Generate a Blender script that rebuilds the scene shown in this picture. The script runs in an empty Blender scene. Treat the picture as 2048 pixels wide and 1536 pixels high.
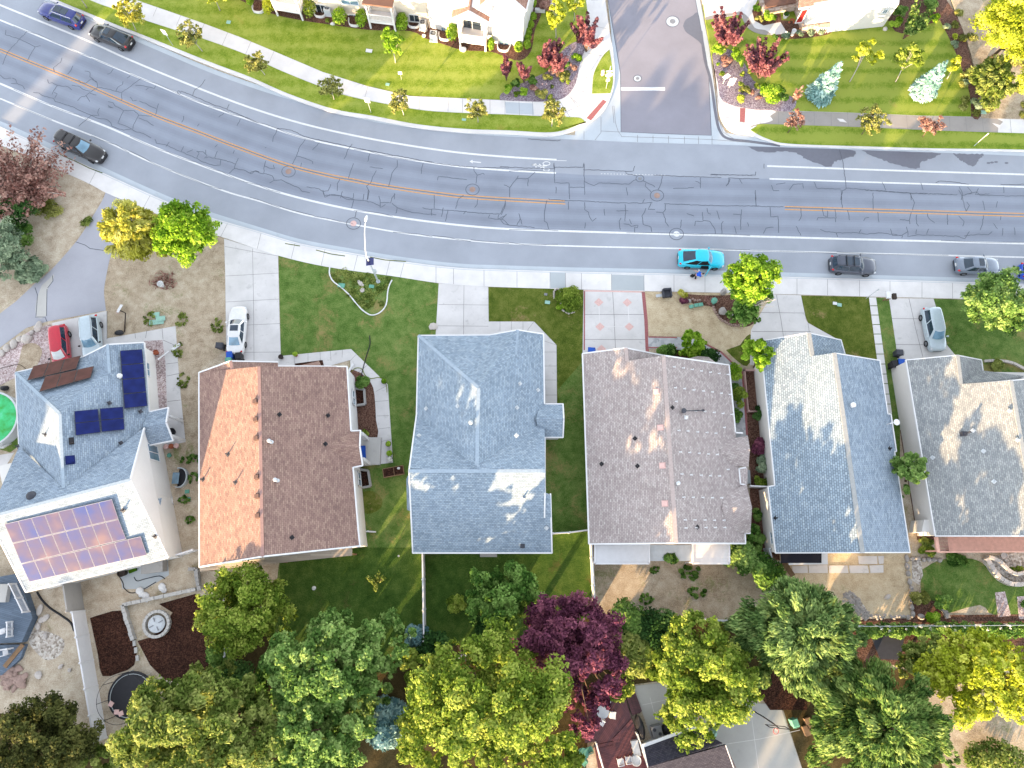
import bpy, bmesh, math, random
import numpy as np
from mathutils import Vector, Matrix

sc = bpy.context.scene
COL = sc.collection
rng = random.Random(7)
R = math.radians

# ------------------------------------------------------------------ camera
FPX, CAMH, NAD = 1380.0, 68.0, (1013.0, 1124.0)
_d = Vector(((NAD[0]-1024)/FPX, -(NAD[1]-768)/FPX, -1)).normalized()
_u = -_d
_cx = Vector((1, 0, 0))
_X = (_cx-_cx.dot(_u)*_u).normalized()
_Y = _u.cross(_X)
ROT = Matrix((_X, _Y, _u))
cd = bpy.data.cameras.new('camera')
cam = bpy.data.objects.new('camera', cd)
COL.objects.link(cam)
cam.matrix_world = Matrix.Translation((0, 0, CAMH)) @ ROT.to_4x4()
cd.sensor_fit = 'HORIZONTAL'
cd.sensor_width = 36
cd.lens = FPX/2048*36
cd.clip_end = 20000
sc.camera = cam

# ------------------------------------------------------------------ light
SUN_EL, SUN_TO = 7.5, Vector((-0.54, -0.84, 0)).normalized()
world = bpy.data.worlds.new('World')
sc.world = world
world.use_nodes = True
nt = world.node_tree
bg = nt.nodes['Background']
sky = nt.nodes.new('ShaderNodeTexSky')
sky.sky_type = 'NISHITA'
sky.sun_disc = False
sky.sun_elevation = R(SUN_EL)
sky.sun_rotation = math.atan2(SUN_TO.x, SUN_TO.y)
sky.altitude = 1500
sky.air_density = 1.0
sky.dust_density = 1.5
sky.ozone_density = 1.0
hs = nt.nodes.new('ShaderNodeHueSaturation')
hs.inputs['Saturation'].default_value = 0.29
nt.links.new(sky.outputs[0], hs.inputs['Color'])
nt.links.new(hs.outputs[0], bg.inputs[0])
bg.inputs[1].default_value = 0.15
sl = bpy.data.lights.new('sun', 'SUN')
sl.energy = 3.5
sl.angle = R(0.5)
sl.color = (1.0, 0.69, 0.37)
sun = bpy.data.objects.new('sun', sl)
COL.objects.link(sun)
_sd = Vector((SUN_TO.x*math.cos(R(SUN_EL)), SUN_TO.y*math.cos(R(SUN_EL)), math.sin(R(SUN_EL))))
sun.rotation_euler = (-_sd).to_track_quat('-Z', 'Y').to_euler()
sc.view_settings.view_transform = 'Standard'
sc.view_settings.look = 'None'
sc.view_settings.gamma = 1
sc.view_settings.exposure = 3.0

# ------------------------------------------------------------------ helpers
def G(px, py, z=0.0):
    d = ROT @ Vector(((px-1024)/FPX, -(py-768)/FPX, -1))
    return Vector((0, 0, CAMH)) + d*((z-CAMH)/d.z)
def GL(pts, z=0.0):
    return [G(p[0], p[1], p[2] if len(p) > 2 else z) for p in pts]
def PM(px, py, z=0.0):            # pixels per metre there
    return (G(px+1, py, z)-G(px, py, z)).length**-1
def s2l(c):
    c = c/255.0
    return c/12.92 if c <= 0.04045 else ((c+0.055)/1.055)**2.4
KA = 0.6
def A(r, g, b, k=None):
    k = KA if k is None else k
    return (min(.85, s2l(r)*k), min(.85, s2l(g)*k), min(.85, s2l(b)*k), 1)

ORG = {}
class MB:
    def __init__(self):
        self.v, self.f, self.m, self.uv = [], [], [], {}
    def add(self, vs, fs, mi=0):
        b = len(self.v)
        self.v += [Vector(x) for x in vs]
        for f in fs:
            self.f.append([b+i for i in f]); self.m.append(mi)
    def poly(self, pts, mi=0):
        self.add(pts, [list(range(len(pts)))], mi)
    def roof(self, pts, mi=0):        # a face with slope-aligned UVs in metres
        pts = [Vector(p) for p in pts]
        n = Vector((0, 0, 0))
        for i in range(len(pts)):
            a, b = pts[i], pts[(i+1) % len(pts)]
            n += a.cross(b)
        n.normalize()
        if n.z < 0:
            pts.reverse(); n = -n
        up = Vector((0, 0, 1)); v = (up-n*up.dot(n))
        if v.length < 1e-3: v = Vector((0, 1, 0))
        v.normalize(); u = v.cross(n)
        self.add(pts, [list(range(len(pts)))], mi)
        self.uv[len(self.f)-1] = [(p.dot(u), p.dot(v)) for p in pts]
    def prism(self, pts, z0, z1, mi=0, cap=True, bottom=False):
        pts = [Vector((p[0], p[1], 0)) for p in pts]
        ar = sum(pts[i].x*pts[(i+1) % len(pts)].y-pts[(i+1) % len(pts)].x*pts[i].y for i in range(len(pts)))
        if ar < 0: pts.reverse()
        n = len(pts)
        vs = [Vector((p.x, p.y, z0)) for p in pts]+[Vector((p.x, p.y, z1)) for p in pts]
        fs = [[i, (i+1) % n, n+(i+1) % n, n+i] for i in range(n)]
        if cap: fs.append(list(range(n, 2*n)))
        if bottom: fs.append(list(range(n-1, -1, -1)))
        self.add(vs, fs, mi)
    def frame(self, o, x, y, z, sx, sy, sz, mi=0):   # box: centre, axes, full sizes
        o = Vector(o); x = Vector(x).normalized()*sx/2; y = Vector(y).normalized()*sy/2; z = Vector(z).normalized()*sz/2
        vs = [o-x-y-z, o+x-y-z, o+x+y-z, o-x+y-z, o-x-y+z, o+x-y+z, o+x+y+z, o-x+y+z]
        self.add(vs, [[3, 2, 1, 0], [4, 5, 6, 7], [0, 1, 5, 4], [1, 2, 6, 5], [2, 3, 7, 6], [3, 0, 4, 7]], mi)
    def box(self, c, s, a=0.0, mi=0):               # c = centre of the bottom
        ca, sa = math.cos(a), math.sin(a)
        self.frame((c[0], c[1], c[2]+s[2]/2), (ca, sa, 0), (-sa, ca, 0), (0, 0, 1), s[0], s[1], s[2], mi)
    def beam(self, a, b, w, h, mi=0):
        a, b = Vector(a), Vector(b); d = b-a
        if d.length < 1e-5: return
        s = d.cross(Vector((0, 0, 1)))
        if s.length < 1e-4: s = Vector((1, 0, 0))
        t = s.cross(d)
        self.frame((a+b)/2, d, s, t, d.length, w, h, mi)
    def tube(self, pts, r, n=6, mi=0, cap=True):
        pts = [Vector(p) for p in pts]
        rs = r if isinstance(r, (list, tuple)) else [r]*len(pts)
        b = len(self.v)
        for i, p in enumerate(pts):
            d = (pts[min(i+1, len(pts)-1)]-pts[max(i-1, 0)]).normalized()
            s = d.cross(Vector((0, 0, 1)))
            if s.length < 1e-3: s = d.cross(Vector((0, 1, 0)))
            s.normalize(); t = d.cross(s)
            for k in range(n):
                a = 2*math.pi*k/n
                self.v.append(p+(s*math.cos(a)+t*math.sin(a))*rs[i])
        for i in range(len(pts)-1):
            for k in range(n):
                self.f.append([b+i*n+k, b+i*n+(k+1) % n, b+(i+1)*n+(k+1) % n, b+(i+1)*n+k]); self.m.append(mi)
        if cap:
            self.f.append([b+k for k in range(n)][::-1]); self.m.append(mi)
            e = b+(len(pts)-1)*n
            self.f.append([e+k for k in range(n)]); self.m.append(mi)
    def lathe(self, c, prof, n=16, mi=0):           # prof: (radius, z)
        c = Vector(c); b = len(self.v)
        for (r, z) in prof:
            for k in range(n):
                a = 2*math.pi*k/n
                self.v.append(c+Vector((r*math.cos(a), r*math.sin(a), z)))
        for i in range(len(prof)-1):
            for k in range(n):
                self.f.append([b+i*n+k, b+i*n+(k+1) % n, b+(i+1)*n+(k+1) % n, b+(i+1)*n+k]); self.m.append(mi)
        self.f.append([b+k for k in range(n)][::-1]); self.m.append(mi)
        e = b+(len(prof)-1)*n
        self.f.append([e+k for k in range(n)]); self.m.append(mi)
    def cyl(self, c, r, h, n=16, mi=0, r2=None):
        self.lathe(c, [(r, 0), (r if r2 is None else r2, h)], n, mi)
    def rock(self, c, s, seed=0, a=0.0, mi=0):
        rr = random.Random(seed); bm = bmesh.new()
        bmesh.ops.create_icosphere(bm, subdivisions=2, radius=1)
        k = [Vector((rr.uniform(-1, 1), rr.uniform(-1, 1), rr.uniform(-1, 1))).normalized() for _ in range(7)]
        cut = [rr.uniform(.62, .95) for _ in k]
        vs = []
        ca, sa = math.cos(a), math.sin(a)
        for v in bm.verts:
            p = v.co.copy()
            for d, t in zip(k, cut):
                e = p.dot(d)
                if e > t: p -= d*(e-t)
            p = Vector((p.x*s[0], p.y*s[1], p.z*s[2]))
            vs.append(Vector((p.x*ca-p.y*sa, p.x*sa+p.y*ca, p.z))+Vector(c))
        self.add(vs, [[v.index for v in f.verts] for f in bm.faces], mi)
        bm.free()
    def ribbon(self, pts, w, mi=0, closed=False):   # flat strip along a line of points
        pts = [Vector(p) for p in pts]; n = len(pts)
        L, Rr = [], []
        for i in range(n):
            if closed: d = pts[(i+1) % n]-pts[(i-1) % n]
            else: d = pts[min(i+1, n-1)]-pts[max(i-1, 0)]
            d.z = 0; d.normalize()
            s = Vector((-d.y, d.x, 0))*w/2
            L.append(pts[i]+s); Rr.append(pts[i]-s)
        b = len(self.v)
        self.v += L+Rr
        for i in range(n if closed else n-1):
            j = (i+1) % n
            self.f.append([b+n+i, b+n+j, b+j, b+i]); self.m.append(mi)
    def build(self, name, mats, parent=None, smooth=False, label=None):
        o0 = Vector((0, 0, 0))
        if parent is not None: o0 = ORG.get(parent.name, o0)
        me = bpy.data.meshes.new(name)
        me.from_pydata([tuple(v-o0) for v in self.v], [], self.f)
        if not isinstance(mats, (list, tuple)): mats = [mats]
        for m in mats: me.materials.append(m)
        if len(mats) > 1: me.polygons.foreach_set('material_index', self.m)
        if self.uv:
            ul = me.uv_layers.new(name='UVMap')
            for fi, uvs in self.uv.items():
                p = me.polygons[fi]
                for k, li in enumerate(p.loop_indices): ul.data[li].uv = uvs[k]
        if smooth:
            me.polygons.foreach_set('use_smooth', [True]*len(me.polygons))
        me.update()
        ob = bpy.data.objects.new(name, me)
        COL.objects.link(ob)
        if parent is not None:
            ob.parent = parent
            ORG[ob.name] = o0
        if label: ob['label'] = label
        return ob

def thing(name, label, cat, loc=(0, 0, 0), rz=0.0, group=None, world=True):
    o = bpy.data.objects.new(name, None)
    o.empty_display_size = .3
    COL.objects.link(o)
    o.location = loc; o.rotation_euler = (0, 0, rz)
    ORG[o.name] = Vector(loc) if world else Vector((0, 0, 0))
    o['label'] = label; o['category'] = cat
    if group: o['group'] = group
    return o
def tag(o, label, cat, group=None):
    o['label'] = label; o['category'] = cat
    if group: o['group'] = group
    return o
def single(name, mb, m, label, cat, group=None, smooth=False):
    n = len(mb.v)
    c = Vector((sum(v.x for v in mb.v)/n, sum(v.y for v in mb.v)/n, min(v.z for v in mb.v)))
    mb.v = [v-c for v in mb.v]
    o = mb.build(name, m, None, smooth)
    o.location = c
    return tag(o, label, cat, group)
def struct(name, mb, m, kind='structure', parent=None):
    o = mb.build(name, m, parent)
    if parent is None: o['kind'] = kind
    return o
def copy_thing(o, loc, rz=None, label=None):
    r = o.copy(); COL.objects.link(r); r.location = loc
    if rz is not None: r.rotation_euler = (0, 0, rz)
    if label: r['label'] = label
    for ch in list(o.children):
        c = ch.copy(); COL.objects.link(c); c.parent = r
        for g in list(ch.children):
            d = g.copy(); COL.objects.link(d); d.parent = c
    return r

# ------------------------------------------------------------------ materials
class NT:
    def __init__(self, name, rough=.8, spec=.3, metal=0.0):
        self.m = bpy.data.materials.new(name); self.m.use_nodes = True
        self.t = self.m.node_tree; self.b = self.t.nodes['Principled BSDF']
        self.b.inputs['Roughness'].default_value = rough
        self.b.inputs['Specular IOR Level'].default_value = spec
        self.b.inputs['Metallic'].default_value = metal
    def n(self, t, **k):
        x = self.t.nodes.new(t)
        for a, v in k.items(): setattr(x, a, v)
        return x
    def l(self, a, b): self.t.links.new(a, b)
    def co(self, kind='Object'):
        return self.n('ShaderNodeTexCoord').outputs[kind]
    def pos(self):
        return self.n('ShaderNodeNewGeometry').outputs['Position']
    def noise(self, scale, detail=4, rough=.55, vec=None, dist=0.0):
        x = self.n('ShaderNodeTexNoise')
        x.inputs['Scale'].default_value = scale; x.inputs['Detail'].default_value = detail
        x.inputs['Roughness'].default_value = rough; x.inputs['Distortion'].default_value = dist
        if vec is not None: self.l(vec, x.inputs['Vector'])
        return x.outputs['Fac']
    def ramp(self, fac, stops, interp='LINEAR'):
        x = self.n('ShaderNodeValToRGB'); r = x.color_ramp; r.interpolation = interp
        while len(r.elements) < len(stops): r.elements.new(.5)
        for e, (p, c) in zip(r.elements, stops):
            e.position = p; e.color = c if len(c) == 4 else (*c, 1)
        self.l(fac, x.inputs[0]); return x.outputs[0]
    def mix(self, fac, a, b, mode='MIX'):
        x = self.n('ShaderNodeMix'); x.data_type = 'RGBA'; x.blend_type = mode
        for s, v in ((0, fac), (6, a), (7, b)):
            if hasattr(v, 'links') or hasattr(v, 'is_linked'): self.l(v, x.inputs[s])
            elif s == 0: x.inputs[0].default_value = v
            else: x.inputs[s].default_value = v if len(v) == 4 else (*v, 1)
        return x.outputs[2]
    def base(self, c):
        if hasattr(c, 'is_linked'): self.l(c, self.b.inputs['Base Color'])
        else: self.b.inputs['Base Color'].default_value = c
    def bump(self, h, strength=.3, dist=.05):
        x = self.n('ShaderNodeBump'); x.inputs['Strength'].default_value = strength; x.inputs['Distance'].default_value = dist
        self.l(h, x.inputs['Height']); self.l(x.outputs[0], self.b.inputs['Normal'])
    def remap(self, f, a, b, c=0.0, d=1.0):
        x = self.n('ShaderNodeMapRange'); x.inputs[1].default_value = a; x.inputs[2].default_value = b
        x.inputs[3].default_value = c; x.inputs[4].default_value = d
        self.l(f, x.inputs[0]); return x.outputs[0]
def lo(c, k): return (c[0]*k, c[1]*k, c[2]*k, 1)

def plain(name, c, rough=.6, spec=.3, metal=0.0, var=.12, scale=3.0):
    N = NT(name, rough, spec, metal)
    f = N.noise(scale, 4, .6, N.pos())
    N.base(N.ramp(f, [(.3, lo(c, 1-var)), (.7, lo(c, 1+var))]))
    return N.m
def paint(name, c, metal=.0, rough=.28):
    N = NT(name, rough, .5, metal)
    N.b.inputs['Coat Weight'].default_value = .6; N.b.inputs['Coat Roughness'].default_value = .08
    f = N.noise(5, 3, .6, N.pos()); N.base(N.ramp(f, [(.3, lo(c, .93)), (.7, lo(c, 1.05))]))
    return N.m
def speckle(name, cols, scale=18, big=.35, bigc=.25, rough=.95, bump=.6, bdist=.04):   # mulch, gravel
    N = NT(name, rough, .15); p = N.pos()
    v = N.n('ShaderNodeTexVoronoi'); v.inputs['Scale'].default_value = scale; N.l(p, v.inputs['Vector'])
    r = N.n('ShaderNodeSeparateColor'); N.l(v.outputs['Color'], r.inputs[0])
    k = len(cols)
    c = N.ramp(r.outputs[0], [(i/(k-1), x) for i, x in enumerate(cols)])
    f = N.remap(N.noise(big, 4, .6, p), .3, .7, 1-bigc, 1+bigc)
    cc = N.n('ShaderNodeVectorMath', operation='SCALE'); N.l(c, cc.inputs[0]); N.l(f, cc.inputs['Scale'])
    N.base(cc.outputs[0]); N.bump(v.outputs['Distance'], bump, bdist)
    return N.m
def grass(name, dark, mid, light, dry=None, dryamt=.5, big=.12, stripe=0.0):
    N = NT(name, .9, .1); p = N.pos()
    f1 = N.noise(big, 5, .6, p); f2 = N.noise(1.1, 6, .7, p); f3 = N.noise(9, 4, .7, p)
    m = N.n('ShaderNodeMath', operation='MULTIPLY_ADD'); N.l(f2, m.inputs[0]); m.inputs[1].default_value = .55
    m2 = N.n('ShaderNodeMath', operation='MULTIPLY_ADD'); N.l(f3, m2.inputs[0]); m2.inputs[1].default_value = .55
    N.l(m2.outputs[0], m.inputs[2])
    m3 = N.n('ShaderNodeMath', operation='MULTIPLY'); N.l(f1, m3.inputs[0]); m3.inputs[1].default_value = .35
    N.l(m3.outputs[0], m2.inputs[2])
    fac = m.outputs[0]
    if stripe:
        w = N.n('ShaderNodeTexWave'); w.inputs['Scale'].default_value = .16; w.bands_direction = 'Y'; w.inputs['Distortion'].default_value = 1.2
        N.l(p, w.inputs['Vector'])
        m4 = N.n('ShaderNodeMath', operation='MULTIPLY_ADD'); N.l(w.outputs['Fac'], m4.inputs[0]); m4.inputs[1].default_value = stripe; N.l(fac, m4.inputs[2])
        fac = m4.outputs[0]
    c = N.ramp(fac, [(.54, dark), (.71, mid), (.88, light)])
    if dry is not None:
        d = N.noise(.33, 5, .65, p, .4); d2 = N.noise(6, 3, .7, p)
        md = N.n('ShaderNodeMath', operation='MULTIPLY_ADD'); N.l(d2, md.inputs[0]); md.inputs[1].default_value = .35; N.l(d, md.inputs[2])
        c = N.mix(N.remap(md.outputs[0], .95-dryamt*.4, 1.12-dryamt*.4), c, dry)
    N.base(c); N.bump(f3, .6, .06)
    return N.m
def concrete(name, c, var=.07, stain=.15, big=.3):
    N = NT(name, .85, .25); p = N.pos()
    f = N.noise(big, 5, .6, p); g = N.noise(6, 5, .7, p); h = N.noise(1.4, 6, .75, p, .5)
    a = N.ramp(f, [(.3, lo(c, 1-var)), (.7, lo(c, 1+var))])
    b = N.mix(N.remap(h, .58, .78, 0, stain*2.2), a, lo(c, .62))
    cc = N.mix(N.remap(g, .35, .75, 0, .22), b, lo(c, .8))
    N.base(cc); N.bump(g, .15, .01)
    return N.m
def asphalt(name, c, var=.12, streak=True):
    N = NT(name, .85, .3); p = N.pos()
    f = N.noise(.22, 5, .6, p); g = N.noise(14, 4, .75, p); h = N.noise(55, 2, .6, p)
    a = N.ramp(f, [(.3, lo(c, 1-var)), (.7, lo(c, 1+var))])
    b = N.mix(N.remap(g, .35, .7, 0, .3), a, lo(c, 1.22))
    b = N.mix(N.remap(h, .45, .7, 0, .3), b, lo(c, .72))
    N.base(b); N.bump(g, .25, .012)
    return N.m
def shingle(name, c1, c2, c3, w=.42, h=.2, mortar=.012):
    w, h = w*.8, h*.8
    N = NT(name, .93, .15); c1, c3 = [tuple(.6*a+.4*b_ for a, b_ in zip(c, c2)) for c in (c1, c3)]
    uv = N.co('UV')
    x = N.n('ShaderNodeTexBrick'); x.offset = .5; x.inputs['Scale'].default_value = 1
    x.inputs['Brick Width'].default_value = w; x.inputs['Row Height'].default_value = h
    x.inputs['Mortar Size'].default_value = mortar; x.inputs['Mortar Smooth'].default_value = .3; x.inputs['Bias'].default_value = 0
    x.inputs['Color1'].default_value = (0, 0, 0, 1); x.inputs['Color2'].default_value = (1, 1, 1, 1); x.inputs['Mortar'].default_value = (.5, .5, .5, 1)
    N.l(uv, x.inputs['Vector'])
    c = N.ramp(x.outputs['Color'], [(0, c1), (.45, c2), (.62, c2), (1, c3)])
    f = N.noise(.5, 5, .6, N.pos()); g = N.noise(5, 5, .75, N.pos())
    c = N.mix(x.outputs['Fac'], c, lo(c1, .55))
    sc_ = N.n('ShaderNodeVectorMath', operation='SCALE'); N.l(c, sc_.inputs[0])
    ad = N.n('ShaderNodeMath', operation='MULTIPLY'); N.l(N.remap(f, .3, .7, .92, 1.07), ad.inputs[0]); N.l(N.remap(g, .3, .7, .92, 1.08), ad.inputs[1])
    N.l(ad.outputs[0], sc_.inputs['Scale']); N.base(sc_.outputs[0])
    inv = N.n('ShaderNodeMath', operation='SUBTRACT'); inv.inputs[0].default_value = 1; N.l(x.outputs['Fac'], inv.inputs[1])
    N.bump(inv.outputs[0], .5, .02)
    return N.m
def siding(name, c, board=.14, axis='Z', rough=.6, line=.75):
    N = NT(name, rough, .3)
    s = N.n('ShaderNodeSeparateXYZ'); N.l(N.pos(), s.inputs[0])
    w = N.n('ShaderNodeMath', operation='FRACT'); d = N.n('ShaderNodeMath', operation='DIVIDE')
    N.l(s.outputs[axis], d.inputs[0]); d.inputs[1].default_value = board; N.l(d.outputs[0], w.inputs[0])
    f = N.noise(2, 4, .6, N.pos())
    a = N.ramp(f, [(.3, lo(c, .93)), (.7, lo(c, 1.05))])
    N.base(N.mix(N.remap(w.outputs[0], 0, .12, 1, 0), a, lo(c, line)))
    N.bump(w.outputs[0], .3, .02)
    return N.m
def planks(name, c, w=.14, ang=0.0, gap=.35, rough=.7, var=.15):
    N = NT(name, rough, .25)
    mp = N.n('ShaderNodeMapping'); mp.inputs['Rotation'].default_value = (0, 0, ang); N.l(N.pos(), mp.inputs[0])
    x = N.n('ShaderNodeTexBrick'); x.offset = .37; x.inputs['Scale'].default_value = 1
    x.inputs['Brick Width'].default_value = 3.0; x.inputs['Row Height'].default_value = w; x.inputs['Mortar Size'].default_value = .012
    x.inputs['Color1'].default_value = lo(c, 1-var); x.inputs['Color2'].default_value = lo(c, 1+var); x.inputs['Mortar'].default_value = lo(c, gap)
    N.l(mp.outputs[0], x.inputs['Vector'])
    f = N.noise(3, 4, .7, N.pos())
    N.base(N.mix(N.remap(f, .4, .7, 0, .25), x.outputs['Color'], lo(c, .75)))
    return N.m
def leaf(name, dark, mid, light, trans=.35):
    N = NT(name, .75, .12); dark, mid, light = lo(dark, 1.6), lo(mid, 1.5), lo(light, 1.4)
    at = N.n('ShaderNodeAttribute'); at.attribute_name = 'tint'
    c = N.ramp(at.outputs['Fac'], [(0.08, dark), (.5, mid), (.95, light)])
    N.base(c)
    tr = N.n('ShaderNodeBsdfTranslucent'); mx = N.n('ShaderNodeMixShader'); mx.inputs[0].default_value = trans
    N.l(c, tr.inputs[0]); N.l(N.b.outputs[0], mx.inputs[1]); N.l(tr.outputs[0], mx.inputs[2])
    N.l(mx.outputs[0], N.t.nodes['Material Output'].inputs[0])
    return N.m
def glass(name, c=(.02, .03, .04, 1), rough=.06, spec=.8):
    N = NT(name, rough, spec); f = N.noise(1.5, 3, .5, N.pos()); N.base(N.ramp(f, [(.3, lo(c, .8)), (.7, lo(c, 1.3))]))
    return N.m

M = {}
M['conc'] = concrete('pale_concrete', A(246, 243, 243), .1, .2, .5)
M['conc2'] = concrete('driveway_concrete', A(234, 231, 231), .11, .5, .45)
M['conc3'] = concrete('old_concrete', A(205, 203, 200), .1, .25)
M['concnew'] = concrete('grey_concrete', A(196, 203, 208), .05, .1)
M['gutterc'] = concrete('gutter_concrete', A(205, 214, 224), .08, .25)
M['joint'] = plain('joint_gap', A(152, 149, 149), .95)  # dull grey lines between the concrete slabs
M['asph'] = asphalt('road_asphalt', A(172, 178, 190))
M['asphd'] = asphalt('lane_asphalt', A(156, 164, 180))
M['track1'] = asphalt('tyre_worn_asphalt', A(151, 159, 175))
M['track2'] = asphalt('tyre_polished_asphalt', A(147, 154, 170))
M['asphs'] = asphalt('side_street_asphalt', A(158, 156, 168))
M['asphp'] = asphalt('private_drive_asphalt', A(185, 186, 196))
M['white'] = plain('worn_road_paint', A(245, 246, 248), .7, var=.1, scale=4)
M['yellow'] = plain('yellow_road_paint', A(236, 172, 92), .7, var=.12, scale=4)
M['tar'] = plain('crack_sealant', A(88, 94, 108), .5, .4)
M['wet'] = plain('damp_asphalt', A(112, 114, 128), .4, .5, var=.06)
M['wetc'] = concrete('damp_concrete', A(178, 172, 168), .1, .3)
M['brick'] = plain('red_brick', A(176, 110, 112), .9, var=.2, scale=8)
M['pinkp'] = plain('pink_paver', A(240, 200, 194), .85, var=.1, scale=6)
M['soil'] = grass('dry_ground', A(158, 138, 116), A(206, 190, 168), A(234, 222, 202), A(150, 146, 96), .4)
M['dry'] = grass('straw_lawn', A(172, 150, 118), A(218, 198, 166), A(238, 222, 192), A(150, 150, 92), .35)
M['dry2'] = grass('weedy_dry_yard', A(146, 126, 104), A(194, 176, 152), A(226, 212, 190), A(126, 138, 78), .5)
M['g_top'] = grass('bright_lawn', A(98, 128, 30), A(140, 162, 54), A(174, 186, 88), A(176, 168, 84), .35, .09, .1)
M['g_topr'] = grass('striped_lawn', A(84, 118, 26), A(126, 152, 48), A(162, 176, 78), A(176, 162, 92), .3, .09, .22)
M['g_front'] = grass('front_lawn', A(62, 94, 34), A(100, 130, 60), A(142, 158, 92), A(162, 148, 96), .6)
M['g_mix'] = grass('patchy_lawn', A(52, 76, 16), A(96, 112, 40), A(134, 136, 70), A(176, 148, 108), .5)
M['g_back'] = grass('shade_deepened_lawn', A(44, 72, 22), A(72, 102, 40), A(106, 126, 60), A(104, 94, 58), .4)  # own green, darkened partway with tree shade put into the colour
M['bark'] = speckle('bark_mulch', [A(70, 46, 36), A(112, 82, 70), A(142, 110, 96)], 14)
M['mulchd'] = speckle('fresh_dark_mulch', [A(40, 24, 18), A(66, 40, 32), A(98, 66, 52)], 12)
M['gravel'] = speckle('purple_grey_gravel', [A(112, 96, 108), A(158, 142, 156), A(196, 186, 196)], 11)
M['gravelp'] = speckle('pink_gravel', [A(160, 136, 134), A(210, 190, 190), A(238, 224, 222)], 9)
M['rubble'] = speckle('pale_rubble', [A(150, 138, 126), A(200, 190, 180), A(230, 224, 216)], 6)
M['pave'] = speckle('flagstone_pattern', [A(176, 180, 184), A(200, 202, 206), A(214, 214, 218)], 3.2, bump=.2)
M['rockw'] = concrete('pale_boulder', A(214, 206, 200), .12, .3, 1.2)
M['rockg'] = concrete('grey_stone', A(178, 172, 168), .15, .3, 1.2)
M['rockr'] = concrete('reddish_stone', A(176, 150, 140), .15, .3, 1.2)
M['vinyl'] = plain('white_vinyl', A(246, 246, 250), .45, var=.04)
M['trim'] = plain('white_trim', A(248, 248, 250), .5, var=.04)
M['grime'] = plain('dull_white_metal', A(214, 220, 226), .5, var=.08)
M['black'] = plain('black_plastic', A(38, 38, 44), .5, var=.2)
M['dkgrey'] = plain('dark_grey_plastic', A(70, 72, 82), .55, var=.15)
M['grey'] = plain('grey_metal', A(150, 152, 158), .4, .5, .3)
M['steel'] = plain('galvanised_steel', A(200, 208, 212), .5)
M['green'] = plain('green_utility_plastic', A(110, 176, 156), .6)
M['blue'] = plain('blue_plastic', A(30, 92, 200), .45)
M['teal'] = plain('pale_green_lid', A(166, 212, 196), .6)
M['glass'] = glass('window_glass')
M['glassb'] = glass('blue_window_glass', A(120, 150, 170))
M['wood'] = plain('weathered_wood', A(150, 120, 92), .85, var=.2)
M['log'] = plain('tree_bark', A(112, 92, 76), .95, var=.25, scale=6)
M['logw'] = plain('pale_tree_bark', A(196, 188, 180), .9, var=.15, scale=6)
M['terra'] = plain('terracotta', A(176, 96, 66), .8)
M['pot'] = plain('dark_pot', A(62, 52, 48), .7)
M['tyre'] = plain('tyre_rubber', A(38, 38, 42), .85)
M['rim'] = plain('alloy_rim', A(170, 172, 178), .35, .5, .6)
M['red'] = plain('red_lamp_lens', A(214, 24, 36), .25, .5)
M['lamp'] = plain('clear_lamp_lens', A(225, 230, 236), .2, .5)
# ------------------------------------------------------------------ ground, roads, lawns
def cr(pts, k=5):                 # smooth a pixel polyline
    P = [Vector((p[0], p[1])) for p in pts]; out = []
    for i in range(len(P)-1):
        a, b, c, d = P[max(i-1, 0)], P[i], P[i+1], P[min(i+2, len(P)-1)]
        for j in range(k):
            t = j/k
            q = .5*((2*b)+(c-a)*t+(2*a-5*b+4*c-d)*t*t+(3*b-a-3*c+d)*t**3)
            out.append((q.x, q.y))
    out.append((P[-1].x, P[-1].y))
    return out
def zt(ox, oy, s, pts): return [(ox+x/s, oy+y/s) for x, y in pts]
def slab(name, px, z1, m, z0=-.06, kind='structure', parent=None):
    b = MB(); b.prism(GL(px, z1), z0, z1)
    return struct(name, b, m, kind, parent)
def sheet(name, px, z, m, kind='structure', parent=None):
    b = MB(); b.poly(GL(px, z))
    if b.v and (b.v[1]-b.v[0]).cross(b.v[2]-b.v[1]).z < 0: pass
    return struct(name, b, m, kind, parent)
def lines(name, specs, z, m, parent, w=.1):
    b = MB()
    for s in specs: b.ribbon([G(x, y, z) for x, y in s], w)
    return struct(name, b, m, parent=parent)

b = MB(); b.poly([(-4000, -4000, -.06), (4000, -4000, -.06), (4000, 4000, -.06), (-4000, 4000, -.06)])
ground = struct('ground', b, M['soil'])

NA = [(-160, -105), (-60, -62), (40, -20), (120, 14), (169, 35), (263, 78), (330, 107), (420, 145), (518, 180), (604, 206), (713, 236), (812, 254), (927, 267), (1018, 273), (1167, 280), (1276, 285), (1427, 289), (1564, 294), (1875, 305), (2048, 312), (2300, 323)]
SA = [(-160, 190), (-80, 214), (0, 242), (99, 286), (208, 335), (307, 380), (391, 414), (518, 454), (604, 479), (708, 498), (812, 515), (917, 527), (1018, 531), (1156, 535), (1357, 539), (1561, 544.6), (1781, 551), (1917, 555), (2048, 559), (2300, 567)]
NAc, SAc = cr(NA), cr(SA)
road = sheet('road', NAc+SAc[::-1], 0.0, M['asph'])
L1 = [(-120, -40), (0, 10), (167, 78), (260, 120), (391, 174), (500, 215), (604, 247), (708, 271), (812, 290), (917, 305), (1018, 314), (1113, 319.5)]
L2 = [(-120, -8), (0, 40), (104, 83), (208, 126), (312, 169), (417, 212), (508, 243), (604, 275), (708, 298), (812, 318), (917, 333), (1018, 341), (1112, 346)]
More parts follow.
